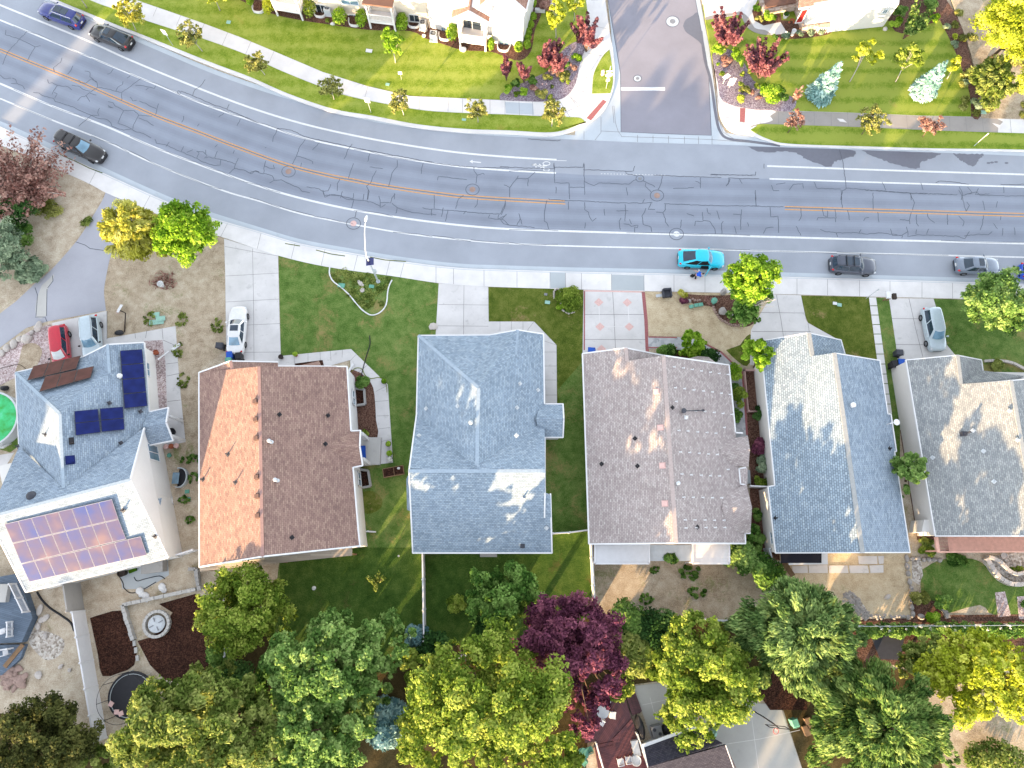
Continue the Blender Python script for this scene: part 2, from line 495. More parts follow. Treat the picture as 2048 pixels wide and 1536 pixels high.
YL = [(-120, 52), (0, 100), (167, 168), (307, 230), (417, 272), (508, 307), (604, 338.5), (708, 361), (812, 379), (917, 392), (1018, 399), (1130, 405)]
YR = [(1569.6, 416), (1780, 422), (2048, 430), (2250, 436)]
L3 = [(-120, 118), (0, 167), (104, 212), (208, 251), (312, 296), (417, 336), (518, 372), (604, 397), (708, 420), (812, 437), (917, 450), (1018, 458), (1156, 463), (1351, 468.5), (1500, 472.5), (1714, 478.5), (2048, 487), (2250, 492)]
L4 = [(-120, 148), (0, 197), (104, 240), (208, 281), (312, 329), (443, 380), (518, 402), (604, 428), (708, 449), (812, 467), (917, 479), (1018, 487), (1156, 492.5), (1359, 497), (1500, 501), (1741, 507), (2048, 514.6), (2250, 520)]
L5 = [(1534, 332), (1790, 341), (2048, 349), (2250, 356)]
L6 = [(1539, 357.6), (1790, 366), (2048, 374), (2250, 380)]
L2x = L2+[(1180, 350), (1330, 353), (1450, 356)]+L6
sheet('driving_lanes', cr(L2x)+cr(L3)[::-1], .004, M['asphd'], parent=road)
def lerp_line(L, x):
    for i in range(len(L)-1):
        if L[i][0] <= x <= L[i+1][0]:
            t = (x-L[i][0])/(L[i+1][0]-L[i][0]); return (x, L[i][1]+(L[i+1][1]-L[i][1])*t)
    return L[-1]
YM, L2c, L3c = cr(YL+[(1350, 411)]+YR), cr(L2x), cr(L3)
for A_, B_ in ((YM, L3c), (L2c, YM)):
    for t in (.27, .72):
        for w, zk, mm in ((1.0, .0055, 'track1'), (.5, .0068, 'track2')):
            lines('wheel_path', [[(x, lerp_line(A_, x)[1]*(1-t)+lerp_line(B_, x)[1]*t) for x in range(-110, 2240, 22)]], zk, M[mm], road, w)
for ln, w in ((L1, .17), (L2, .15), (L3, .17), (L4, .13), (L5, .16), (L6, .14)):
    lines('lane_line', [cr(ln)], .009, M['white'], road, w*1.35)
lines('lane_line', [[(1112, 321), (1133, 321.5)]], .009, M['white'], road, .06)
lines('dotted_line', [[(1202+i*6.3, 347.5+i*.13), (1204.5+i*6.3, 347.5+i*.13)] for i in range(21)], .009, M['white'], road, .06)
for ln in (YL, YR):
    for dy in (-3.0, 3.0):
        lines('centre_line', [[(x+dy*.28*(1 if ln is YL else 0), y+dy) for x, y in cr(ln)]], .009, M['yellow'], road, .1)
    lines('crack_between_lines', [cr([(x, y+rng.uniform(-1.2, 1.2)) for x, y in cr(ln, 3)], 3)], .012, M['tar'], road, .045)
b = MB()                                  # bicycle lane arrow and symbol
z = .009
b.ribbon([G(945, 323.3, z), G(962, 325, z)], .12); b.poly(GL([(939, 323), (945, 319.5), (945.6, 327)], z))
struct('bike_lane_arrow', b, M['white'], parent=road)
b = MB()
def ring(c, rx, ry, w, n=18, a0=0, a1=2*math.pi):
    b.ribbon([G(c[0]+rx*math.cos(a0+(a1-a0)*i/n), c[1]+ry*math.sin(a0+(a1-a0)*i/n), z) for i in range(n+1)], w)
ring((1093, 327), 7, 3.6, .09); ring((1093, 339.5), 6, 2.6, .09)
for s in ([(1064, 329.5), (1072, 331), (1084, 333), (1094, 331)], [(1072, 327.5), (1072, 335)], [(1064, 329.5), (1072, 327.5)], [(1078, 328), (1084, 333), (1090, 337)], [(1080, 337), (1088, 330)]):
    b.ribbon([G(x, y, z) for x, y in s], .12)
struct('bike_lane_symbol', b, M['white'], parent=road)

# side street
SS = [(1200, -130), (1216, 0), (1236, 117), (1241, 148), (1242, 264), (1340, 268), (1423, 271), (1417, 143), (1406, 78), (1391, 0), (1366, -130)]
street = sheet('side_street', SS, .006, M['asphs'])
sheet('stop_bar', [(1242, 174.5), (1330, 174.5), (1330, 181), (1242, 181)], .011, M['white'], parent=street)
lines('street_edge_crack', [[(1216, 0), (1236, 117), (1241, 148), (1242, 264), (1340, 268), (1423, 271), (1417, 143), (1406, 78), (1391, 0)]], .012, M['tar'], street, .06)
sheet('damp_patch', cr([(1366, 52), (1371, 40), (1384, 32), (1396, 26), (1403, 62), (1409, 92), (1411, 113), (1402, 88), (1386, 74), (1372, 64), (1366, 52)], 4), .011, M['wet'], parent=street)
# gutters / concrete aprons north
sheet('gutter', [(-160, -112)]+cr([(x+2, y-9) for x, y in NA])+[(2300, 316)]+NAc[::-1], .004, M['gutterc'])
sheet('valley_gutter', [(1150, 258), (1167, 245), (1205, 222), (1222, 190), (1229, 160), (1222, 60), (1209, -60), (1196, -130), (1200, -130), (1216, 0), (1236, 117), (1241, 148), (1242, 264), (1423, 271), (1417, 143), (1406, 78), (1391, 0), (1366, -130), (1382, -130), (1400, 0), (1418, 92), (1428, 170), (1436, 240), (1452, 266), (1500, 272), (1580, 290), (1580, 294), (1427, 289), (1276, 285), (1150, 279)], .008, M['gutterc'])
lines('gutter_joint', [[(1202, 234), (1202, 265), (1190, 280)], [(1242, 273), (1423, 279), (1500, 285)], [(1228, 212), (1231, 246), (1236, 262), (1243, 272)], [(1228, 212), (1225, 212), (1228, 246)], [(1427, 60), (1432, 170), (1436, 235), (1446, 264), (1470, 279), (1520, 286)], [(1275, 270), (1275, 284)], [(1306, 271), (1306, 285)], [(1337, 272), (1337, 286)], [(1369, 273), (1369, 287)], [(1397, 273), (1397, 288)], [(1424, 272), (1424, 289)], [(1168, 262), (1168, 279)], [(1202, 262), (1242, 264)]], .013, M['joint'], None, .05)
lines('damp_flow', [cr([(1402, 62), (1410, 120), (1421, 160), (1432, 232), (1440, 262), (1456, 277), (1500, 283), (1560, 291)])], .0125, M['wet'], None, .32)
b = MB()
for px in ([(1495, 293), (1600, 296), (1700, 300), (1709, 310), (1690, 318), (1672, 322), (1660, 333), (1630, 326), (1610, 317), (1590, 305), (1560, 303), (1520, 304)],
           [(1722, 300.5), (1800, 303), (1878, 306), (1862, 317), (1843, 324), (1838, 336), (1822, 336), (1790, 328), (1758, 317)],
           [(1905, 307), (1940, 308.5), (1967, 309), (1957, 320), (1946, 333), (1930, 325), (1914, 315)]):
    b.poly(GL([(x+rng.uniform(-1.6, 1.6), y+(rng.uniform(-1.5, 1.5) if y > 303 else 0)) for x, y in cr(px+[px[0]], 7)[:-1]], .010))
for c in ((1984, 325), (1992, 324), (2013, 326), (1977, 326)):
    b.poly([G(c[0]+4*math.cos(t*.7), c[1]+2*math.sin(t*.7), .010) for t in range(9)])
struct('damp_patch', b, M['wet'], parent=road)

# north-west pavement (kerb, walk, corner) and lawns
KN = [(-160, -122), (-60, -78), (40, -36), (110, 0), (167, 24), (234, 52), (286, 72), (420, 126), (500, 156), (578, 190), (667, 220), (747, 234), (838, 251), (932, 260), (1018, 263), (1091, 267), (1130, 262), (1172, 245)]
KF = [(x+1, y+5) for x, y in KN]
nwp = slab('pavement', cr(KF)+cr([(1173, 249), (1206, 224), (1222, 192), (1229, 160), (1227, 110), (1219, 60), (1208, -20), (1196, -130)])+[(1150, -130), (1172, 0), (1177, 39), (1170, 90), (1161, 122), (1151, 167), (1135, 190), (1117, 199), (1091, 203), (1000, 200), (820, 192), (734, 172), (646, 144), (552, 104), (480, 74), (400, 44), (273, 0), (100, -60), (-160, -180)], .14, M['conc'])
KL = KN
vl = cr([(-160, -168), (100, -40), (180, 0), (240, 22), (286, 39), (338, 56), (420, 82), (500, 112), (552, 137), (633, 170), (693, 191), (773, 208), (851, 221), (943, 226.5), (1018, 229), (1078, 232), (1140, 234), (1161, 236), (1172, 245)])
slab('verge_lawn', cr([(x, y-2.5) for x, y in KN])+vl[::-1], .165, M['g_top'])
slab('verge_lawn', cr([(1219, 99), (1208, 109), (1198, 125), (1190, 141), (1186, 156), (1184, 187)], 4)+cr([(1221, 186), (1225, 170), (1226, 156), (1224, 130), (1219, 99)], 4), .165, M['g_top'])
slab('lawn', [(-160, -182), (100, -62), (273, 0), (400, 44), (480, 74), (552, 104), (646, 144), (734, 171), (820, 190), (943, 197), (1000, 199), (1091, 203), (1135, 190), (1151, 167), (1161, 122), (1177, 39), (1172, 0), (1150, -130), (900, -300), (-160, -300)], .15, M['g_top'])
jj = [[(505+i*46, 76+i*19.5), (490+i*46, 111+i*19.5)] for i in (-5, -4, -3, -2, -1, 0, 1)]+[[(736, 172), (728, 201)], [(840, 192), (838, 219)], [(897, 196), (896, 223)], [(925, 197), (925, 225)], [(980, 199), (980, 228)], [(1010, 200), (1010, 229)], [(1038, 201), (1039, 230)], [(1065, 202), (1066, 231)], [(1117, 199), (1140, 234)], [(1136, 190), (1190, 238)], [(1145, 178), (1186, 187)], [(1151, 154), (1186, 156)], [(1140, 193), (1168, 232), (1176, 240)], [(1182, 0), (1196, 0)], [(1174, 106), (1205, 112)], [(1177, 50), (1218, 58)], [(1200, 190), (1206, 200)], [(1184, 200), (1198, 209)], [(1130, 225), (1166, 208), (1184, 188)]]
lines('pavement_joint', jj, .1435, M['joint'], nwp, .035)
b = MB(); b.poly(GL([(1173, 236), (1206, 199), (1213.5, 203), (1182, 241)], .145)); struct('tactile_paving', b, M['brick'], parent=nwp)
sheet('damp_patch', [(1010, 204), (1066, 207), (1068, 229), (1012, 227)], .1432, M['gutterc'], parent=nwp)
slab('planting_bed', cr([(1000, 200), (1003, 187), (1040, 168), (1075, 152), (1098, 140), (1115, 112), (1130, 96), (1150, 84), (1172, 84), (1168, 104), (1161, 122), (1151, 167), (1135, 190), (1117, 199), (1091, 203), (1040, 202)], 3), .17, M['gravel'])
slab('planting_bed', cr([(480, 0), (540, 26), (600, 40), (660, 49), (740, 60), (820, 62), (850, 76), (880, 86), (925, 100), (980, 103), (1010, 113), (1040, 121), (1062, 102), (1070, 60), (1082, 30), (1090, -20)], 3)+[(1090, -200), (480, -200)], .165, M['bark'])

# north-east corner
KE = [(1391, -60), (1405, 0), (1412, 41), (1424, 95), (1432, 160), (1440, 230), (1462, 262), (1500, 270), (1536, 281), (1577, 290.5), (1716, 295.5), (1875, 300), (2048, 303), (2300, 312)]
nep = slab('pavement', cr(KE, 4)+[(2300, 244), (2048, 236), (1843, 231), (1697, 225), (1583, 221.5), (1539, 220), (1495, 217), (1446, 202), (1435, 164.5), (1424, 114), (1411, 41), (1400, -60)], .14, M['conc'])
slab('verge_lawn', cr([(1501, 259.5), (1512, 253), (1523, 248), (1596, 250), (1716, 254), (1875, 261), (2048, 266.5), (2300, 274)], 4)+cr([(2300, 308), (2048, 299), (1875, 296.5), (1716, 292), (1577, 287), (1536, 277.5), (1515, 268), (1501, 259.5)], 4), .165, M['g_topr'])
slab('lawn', [(1411, 41), (1424, 114), (1435, 164.5), (1446, 202), (1495, 217), (1539, 220), (1583, 221.5), (1697, 225), (1843, 231), (1942, 233), (1944, 190), (1920, 120), (1900, 60), (1880, 20), (1840, -60), (1700, -80), (1500, -60), (1400, -40)], .15, M['g_topr'])
slab('planting_bed', cr([(1424, 112), (1432, 100), (1462, 100), (1490, 128), (1506, 160), (1548, 185), (1590, 196), (1584, 221), (1539, 220), (1495, 217), (1446, 202), (1435, 164), (1424, 112)], 3)[:-1], .17, M['gravel'])
slab('planting_bed', cr([(1541, 70), (1575, 78), (1640, 72), (1664, 64), (1664, 50), (1560, 40)], 3), .168, M['bark'])
slab('planting_bed', cr([(1504, 22), (1509, 41), (1527, 51), (1561, 44), (1556, 20), (1530, -10)], 3), .17, M['bark'])
slab('planting_bed', cr([(1880, 40), (1905, 90), (1925, 140), (1940, 190), (1944, 232), (1960, 234), (1958, 180), (1942, 120), (1925, 60), (1900, 10), (1850, -40), (1760, -20), (1790, 62), (1830, 58)], 3), .168, M['bark'])
slab('rough_grass', cr([(1885, -60), (1910, 20), (1930, 70), (1948, 130), (1960, 200), (1962, 236)], 3)+[(2300, 246), (2300, -200), (1885, -200)], .155, M['dry2'])
sheet('driveway', [(1400, -40), (1411, 40), (1481, 29), (1492, 51), (1508, 63), (1542, 70), (1575, 67), (1561, 44), (1527, 51), (1509, 41), (1504, 22), (1520, -10), (1540, -70), (1390, -90)], .172, M['conc'])
sheet('damp_patch', cr([(1411, 40), (1412, 34), (1440, 28), (1466, 26), (1481, 23), (1498, 36), (1510, 56), (1530, 60), (1542, 69), (1520, 68), (1498, 58), (1486, 40), (1481, 29), (1440, 35)], 3), .1755, M['wetc'])
lines('pavement_joint', [[(1520, 219), (1521, 247)], [(1557, 220), (1557, 249)], [(1592, 222), (1593, 250)], [(1628, 223), (1629, 252)], [(1662, 224), (1663, 253)], [(1695, 225), (1697, 254)], [(1728, 226), (1732, 255)], [(1780, 229), (1783, 258)], [(1813, 230), (1815, 259)], [(1846, 231), (1849, 261)], [(1899, 233), (1900, 262)], [(1931, 234), (1934, 264)], [(1965, 235), (1967, 265)], [(2020, 236), (2023, 267)], [(1440, 201), (1480, 216)], [(1438, 236), (1456, 235), (1490, 246)]], .1465, M['joint'], nep, .035)
b = MB(); b.poly(GL([(1480, 216), (1491, 216), (1489.5, 244.5), (1479.5, 244)], .145)); struct('tactile_paving', b, M['brick'], parent=nep)
sheet('damp_patch', cr([(1546, 221), (1552, 224), (1540, 232), (1546, 240), (1530, 246), (1506, 250), (1501, 256), (1524, 248.5), (1596, 250.5), (1716, 254.5), (1875, 261.5), (1996, 265), (1984, 246), (2000, 250), (1992, 236)]+[(1843, 231.4), (1697, 225.4), (1583, 222)], 2), .1432, M['wetc'], parent=nep)
sheet('dry_patch', [(1674, 237), (1686, 238), (1694, 245), (1680, 243)], .1452, M['conc'], parent=nep)

# south pavement
SB = [(-160, 236), (-60, 268), (40, 306), (167, 362), (211, 385), (271, 410), (360, 446), (450, 476), (556, 511), (656, 534), (784, 552), (878, 566), (976, 573), (1167, 579), (1289, 582), (1432, 585), (1561, 588), (1738, 593), (1867, 596), (2048, 601), (2300, 609)]
SKF = [(x-1, y+(8.5 if x > 500 else 11)) for x, y in SA]
SKB = [(x-1, y+(11 if x > 500 else 14)) for x, y in SA]
sheet('gutter', SAc+cr(SKF)[::-1], .004, M['gutterc'])
sp = slab('pavement', cr(SKF)+cr(SB)[::-1], .14, M['conc'])
jl = []
for x in (60, 118, 192, 300, 345, 391, 455, 522, 590, 650, 715, 780, 808, 872, 907, 968, 1034, 1100, 1131, 1163, 1223, 1288, 1348, 1410, 1470, 1535, 1594, 1655, 1719, 1780, 1844, 1905, 1966, 2028):
    sl_ = .45 if x < 500 else (.25 if x < 820 else -.03)
    a = lerp_line(SKB, x); q = lerp_line(SB, x-sl_*30 if x < 820 else x)
    jl.append([a, q])
lines('pavement_joint', jl, .1435, M['joint'], sp, .04)
lines('kerb_line', [cr(SKB)], .1432, M['gutterc'], sp, .06)
lines('kerb_weeds', [cr([(570, 487), (600, 492)]), [(632, 500), (662, 508), (690, 512)], [(740, 514), (770, 520), (812, 523)], [(120, 309), (150, 322), (178, 336), (205, 346)]], .146, M['g_mix'], sp, .1)
sheet('pavement_patch', [(1100, 544), (1131, 545), (1132, 577), (1101, 576)], .1425, M['concnew'], parent=sp)
sheet('pavement_patch', [(1223, 549), (1288, 551), (1289, 581), (1224, 580)], .1425, M['concnew'], parent=sp)

# south yards
yard = slab('yard_ground', SB+[(3600, 700), (3600, 3000), (-1600, 3000), (-1600, 236)], .10, M['soil'])
slab('private_drive', cr([(271, 410), (268, 440), (240, 475), (226, 497), (218, 524), (213, 549), (209, 570), (208, 588), (212, 621)], 3)+[(94, 643), (52, 656), (0, 695), (-160, 800), (-160, 730)]+cr([(-160, 722), (0, 627), (70, 567), (102, 540), (154, 481), (187, 430), (205, 400), (211, 385)], 3), .115, M['asphp'])
sheet('drive_patch', cr([(84, 570), (98, 558), (108, 548), (106, 560), (96, 576), (93, 600), (92, 632), (72, 634), (73, 600), (84, 570)], 2)[:-1], .119, M['conc3'])
lines('drive_crack', [[(152, 484), (170, 490), (180, 497), (216, 502)], [(70, 575), (75, 590), (72, 632)], [(94, 578), (93, 632)], [(105, 551), (106, 562), (95, 576)], [(70, 634), (90, 634), (94, 643)]], .12, M['tar'], None, .07)
slab('parking_pad', [(104, 646), (213, 622), (213.5, 677), (351, 652), (356, 728), (361, 790), (367, 845), (371, 884), (300, 900), (280, 800), (120, 760)], .13, M['conc2'])
lines('pad_joint', [[(214, 622), (214, 678)], [(270, 667), (271, 677)], [(294, 660), (291, 676)], [(324, 656), (326, 678)], [(326, 680), (355, 693)], [(334, 752), (358, 747)], [(332, 728), (356, 725)], [(335, 803), (361, 800)], [(340, 835), (366, 838)]], .134, M['joint'], None, .05)
slab('gravel_bed', cr([(102, 648), (60, 662), (20, 690), (-10, 715), (-60, 760), (-60, 800), (20, 760), (60, 745), (100, 735)], 3), .125, M['gravelp'])
slab('lawn_island', cr([(46, 690), (62, 686), (76, 690), (84, 702), (80, 718), (70, 735), (50, 742), (30, 748), (38, 722), (42, 702), (46, 690)], 4)[:-1], .14, M['dry2'])
slab('gravel_bed', [(288, 682), (325, 680), (331, 726), (334, 815), (298, 820)], .135, M['gravelp'])
slab('bank', [(-160, 236), (40, 306), (167, 362), (211, 385), (187, 428), (154, 479), (102, 536), (70, 564), (0, 622), (-160, 716)], .125, M['soil'])
slab('dry_yard', [(271, 411), (360, 447), (450, 477), (450, 549), (452, 700), (400, 740), (398, 1000), (360, 1000), (345, 885), (370, 884), (352, 652), (213, 676), (212, 621), (208, 588), (213, 549), (226, 497), (262, 450)], .11, M['dry2'])
d2 = slab('driveway', [(448, 477), (556, 511), (559, 640), (562, 722), (562, 760), (453, 760), (450.5, 549)], .13, M['conc2'])
lines('driveway_joint', [[(450, 493), (556, 512)], [(451, 552), (558, 546)], [(451, 604), (560, 598)], [(451, 652), (561, 647)], [(452, 705), (562, 704)], [(505, 497), (507, 600), (508, 720)]], .134, M['joint'], d2, .04)
slab('lawn', [(557, 511.5), (656, 534), (784, 552), (878, 567), (875, 690), (842, 900), (847, 1105), (846, 1290), (760, 1330), (600, 1310), (540, 1280), (560, 1110), (690, 1080), (700, 700), (562, 722)], .12, M['g_front'])
slab('back_lawn', [(560, 1118), (705, 1095), (845, 1095), (846, 1290), (700, 1330), (560, 1310)], .124, M['g_back'])
w2 = slab('garden_walk', [(560, 712), (702, 698), (764, 758), (775.5, 769), (781, 850), (786, 925), (707, 935), (700, 720), (560, 760)], .135, M['conc2'])
lines('walk_joint', [[(588, 710), (589, 730)], [(616, 707), (616, 724)], [(640, 704), (641, 724)], [(661, 702), (662, 722)], [(685, 700), (684, 715)], [(712, 709), (700, 722)], [(735, 730), (716, 745)], [(752, 783), (776, 770)], [(750, 803), (777, 801)], [(754, 832), (778, 831)], [(756, 858), (780, 855)], [(756, 884), (783, 879)], [(754, 880), (758, 900), (755, 928)]], .139, M['joint'], w2, .035)
slab('planting_bed', cr([(700, 738), (722, 746), (742, 766), (749, 790), (752, 840), (754, 879), (700, 879)], 2)+[(700, 750)], .15, M['bark'])
slab('planting_bed', [(590, 727), (645, 720), (648, 732), (590, 738)], .15, M['mulchd'])
slab('bare_patch', cr([(722, 985), (745, 982), (764, 998), (760, 1018), (735, 1028), (722, 1020)], 3), .1215, M['g_mix'])
d3 = slab('driveway', [(877.5, 566.5), (976.5, 573.5), (978, 690), (870, 690)], .13, M['conc2'])
lines('driveway_joint', [[(877, 609), (977, 610)], [(876, 651.5), (977, 652.5)], [(928, 570), (927, 672)]], .134, M['joint'], d3, .04)
slab('lawn', [(977, 574), (1167, 579.5), (1167, 700), (1180, 1090), (1090, 1090), (1050, 680), (977, 660)], .12, M['g_mix'])
slab('side_lawn', [(1115, 780), (1168, 720), (1182, 1062), (1095, 1066), (1088, 874), (1126, 840)], .124, M['g_front'])
slab('back_lawn', [(848, 1095), (1112, 1066), (1180, 1060), (1186, 1228), (1100, 1290), (848, 1290)], .124, M['g_back'])
w3 = slab('garden_walk', [(977, 643), (1068, 643), (1113, 690), (1114, 812), (1080, 812), (1080, 700), (977, 680)], .135, M['conc2'])
lines('walk_joint', [[(1000, 643), (1000, 662)], [(1023, 643), (1023, 660)], [(1046, 643), (1046, 662)], [(1068, 643), (1052, 664)], [(1090, 667), (1072, 675)], [(1089, 682), (1113, 690)], [(1089, 704), (1113, 704)], [(1089, 732), (1113, 732)], [(1089, 760), (1113, 760)], [(1089, 790), (1114, 790)]], .139, M['joint'], w3, .035)
d4 = slab('driveway', [(1167, 579.5), (1289, 582.5), (1296, 720), (1165, 720)], .13, M['conc2'])
lines('driveway_joint', [[(1170, 629), (1291, 629)], [(1169, 679), (1295, 679)], [(1225, 580), (1228, 629), (1231, 700)]], .134, M['joint'], d4, .05)
b = MB()
for x, y in ((1197.5, 604.5), (1254.5, 605), (1200, 653.5), (1258.5, 653.5), (1203, 698)):
    b.poly(GL([(x-9.5, y), (x, y+8.5), (x+9.5, y), (x, y-8.5)], .1345))
struct('diamond_inlay', b, M['pinkp'], parent=d4)
lines('brick_border', [[(1169, 582), (1168.5, 700)]], .1345, M['brick'], d4, .14)
lines('brick_border', [[(1286.5, 584), (1292, 640), (1295, 712)]], .1345, M['brick'], d4, .36)
lines('brick_border', [[(1168, 581.5), (1288, 584)]], .1345, M['pinkp'], d4, .16)
lines('scored_line', [[(1198, 612), (1199, 644)], [(1210, 653), (1249, 653)], [(1256, 612), (1258, 644)]], .1345, M['conc'], d4, .06)
slab('dry_lawn', [(1289, 583), (1432, 585.5), (1545, 588), (1530, 612), (1502, 660), (1512, 705), (1495, 735), (1440, 700), (1380, 673), (1296, 672)], .12, M['dry'])
sheet('green_patch', cr([(1480, 690), (1500, 668), (1508, 700), (1494, 732), (1470, 718), (1452, 700)], 3), .124, M['g_mix'])
slab('garden_walk', [(1296, 673), (1352, 674), (1395, 680), (1440, 704), (1482, 744), (1495, 860), (1496, 930), (1465, 930), (1462, 770), (1440, 730), (1400, 706), (1340, 697), (1297, 697)], .135, M['pave'])
lines('brick_border', [[(1297, 674), (1354, 675)], [(1297, 695), (1354, 695)]], .1395, M['brick'], None, .14)
lines('brick_border', [[(1398, 681), (1442, 704), (1484, 744), (1489, 790), (1494, 870)]], .1395, M['brick'], None, .2)
slab('planting_bed', cr([(1372, 588), (1400, 590), (1445, 591), (1512, 591), (1510, 640), (1494, 653), (1470, 650), (1445, 640), (1430, 622), (1420, 612), (1395, 610), (1378, 602), (1372, 588)], 3)[:-1], .15, M['bark'])
slab('planting_bed', cr([(1330, 697), (1400, 704), (1432, 722), (1462, 752), (1462, 900), (1440, 900), (1330, 740)], 2), .128, M['mulchd'])
slab('side_bed', [(1488, 742), (1512, 740), (1548, 960), (1560, 1120), (1500, 1120), (1500, 960)], .13, M['bark'])
d5 = slab('driveway', [(1545, 588.5), (1602, 590.5), (1612, 640), (1616, 646), (1674, 678), (1674, 730), (1500, 730), (1502, 660), (1530, 612)], .13, M['conc2'])
lines('driveway_joint', [[(1553, 590), (1562, 640), (1568, 680)], [(1520, 625), (1608, 626)], [(1504, 663), (1622, 663)], [(1616, 646), (1619, 668)]], .134, M['joint'], d5, .05)
slab('lawn', [(1602, 591), (1738, 594), (1757, 740), (1740, 740), (1690, 715), (1674, 678), (1616, 645), (1611, 632)], .12, M['g_mix'])
slab('lawn_strip', [(1752, 595), (1778, 596.5), (1793, 690), (1796, 740), (1800, 800), (1800, 920), (1770, 880), (1757, 740), (1740, 594)], .12, M['g_front'])
d6 = slab('driveway', [(1778, 596.5), (1867, 597), (1880, 640), (1894, 690), (1912, 712), (1930, 740), (1800, 760), (1792, 690)], .13, M['conc2'])
lines('driveway_joint', [[(1783, 637), (1880, 638)], [(1792, 689), (1892, 690)], [(1818, 597), (1832, 660), (1846, 715)]], .134, M['joint'], d6, .05)
slab('lawn', [(1867, 597.5), (2048, 602), (2300, 610), (2300, 760), (1965, 745), (1910, 711), (1894, 690)], .12, M['g_front'])
slab('side_bed', [(1800, 860), (1830, 860), (1872, 1080), (1835, 1080)], .13, M['bark'])
# back yards
slab('back_yard', [(1184, 1060), (1500, 1060), (1530, 1120), (1520, 1200), (1460, 1240), (1190, 1240)], .118, M['dry2'])
slab('side_yard', [(1500, 970), (1535, 970), (1560, 1120), (1500, 1120)], .132, M['bark'])
slab('back_yard', [(1560, 1090), (1824, 1090), (1826, 1236), (1600, 1240), (1540, 1160)], .118, M['dry'])
slab('back_lawn', cr([(1840, 1142), (1880, 1120), (1930, 1116), (1965, 1126), (2000, 1160), (2048, 1172), (2120, 1176), (2120, 1225), (1995, 1232), (1960, 1210), (1880, 1230), (1850, 1215), (1842, 1180)], 3), .124, M['g_front'])
slab('gravel_bed', [(1824, 1118), (1842, 1122), (1846, 1150), (1838, 1170), (1824, 1160)], .13, M['rubble'])
slab('terraced_bed', cr([(1968, 1120), (2010, 1108), (2120, 1100), (2120, 1160), (2040, 1165), (2005, 1150), (1978, 1135)], 3), .2, M['rubble'])
slab('gravel_path', [(1990, 1185), (2010, 1183), (2022, 1232), (1996, 1234)], .13, M['gravelp'])
slab('gravel_path', [(2034, 1193), (2120, 1190), (2120, 1240), (2038, 1238)], .13, M['gravelp'])
slab('planting_bed', [(1826, 1190), (1880, 1205), (1900, 1230), (2120, 1228), (2120, 1250), (1826, 1248)], .128, M['bark'])
slab('rock_bed', cr([(1690, 1184), (1712, 1190), (1735, 1222), (1740, 1236), (1722, 1236), (1702, 1210), (1690, 1184)], 3)[:-1], .13, M['rubble'])
slab('hedge_bed', [(1600, 1236), (2120, 1238), (2120, 1330), (1700, 1330), (1600, 1300)], .112, M['bark'])
slab('rough_slope', [(1740, 1268), (1810, 1268), (1800, 1320), (1760, 1318)], .13, M['dkgrey'])
slab('neighbour_yard', [(1845, 1340), (2120, 1340), (2120, 1560), (1890, 1560)], .122, M['dry2'])
slab('neighbour_patio', [(1265, 1372), (1320, 1366), (1430, 1400), (1560, 1410), (1612, 1560), (1330, 1560), (1290, 1440)], .125, M['conc3'])
lines('patio_joint', [[(1440, 1490), (1520, 1478), (1600, 1460)], [(1500, 1410), (1520, 1560)], [(1285, 1410), (1330, 1400)], [(1300, 1395), (1312, 1440)], [(1345, 1370), (1356, 1420)]], .129, M['conc'], None, .04)
M['shade_soil'] = grass('shade_dark_soil', A(54, 44, 26), A(84, 72, 44), A(112, 96, 64), A(60, 66, 30), .4)  # soil colour darkened to paint in the shade under the bottom trees
slab('tree_shade_soil', [(446, 1290), (560, 1240), (850, 1280), (1100, 1225), (1190, 1235), (1600, 1235), (1740, 1330), (1850, 1345), (1890, 1560), (1612, 1560), (1560, 1400), (1430, 1395), (1320, 1362), (1262, 1370), (1180, 1400), (1170, 1570), (-60, 1570), (-60, 1420), (120, 1440), (200, 1490), (330, 1420)], .114, M['shade_soil'])
slab('mulch_ring', [(1530, 1340), (1610, 1370), (1615, 1420), (1540, 1420), (1505, 1370)], .13, M['mulchd'])
slab('dirt_yard', [(60, 1180), (180, 1160), (400, 1105), (410, 1180), (400, 1500), (200, 1500), (150, 1300)], .118, M['soil'])
slab('mulch_bed', cr([(180, 1236), (205, 1228), (243, 1221), (256, 1250), (272, 1290), (268, 1330), (240, 1345), (205, 1352), (196, 1310), (180, 1236)], 2)[:-1], .15, M['mulchd'])
slab('mulch_bed', [(318, 1208), (390, 1188), (446, 1210), (446, 1380), (330, 1360), (300, 1330), (275, 1282), (300, 1275), (330, 1250), (345, 1225)], .15, M['mulchd'])
slab('rubble_patch', cr([(50, 1260), (90, 1262), (128, 1280), (120, 1310), (90, 1320), (60, 1290)], 3), .106, M['rubble'])
slab('concrete_patio', [(240, 1150), (335, 1112), (338, 1150), (292, 1178), (245, 1178)], .13, M['concnew'])
slab('lawn', [(-60, 880), (20, 905), (40, 890), (36, 860), (-60, 860)], .115, M['g_front'])
slab('concrete_patio', [(-60, 920), (28, 905), (10, 935), (-60, 1000)], .12, M['conc2'])

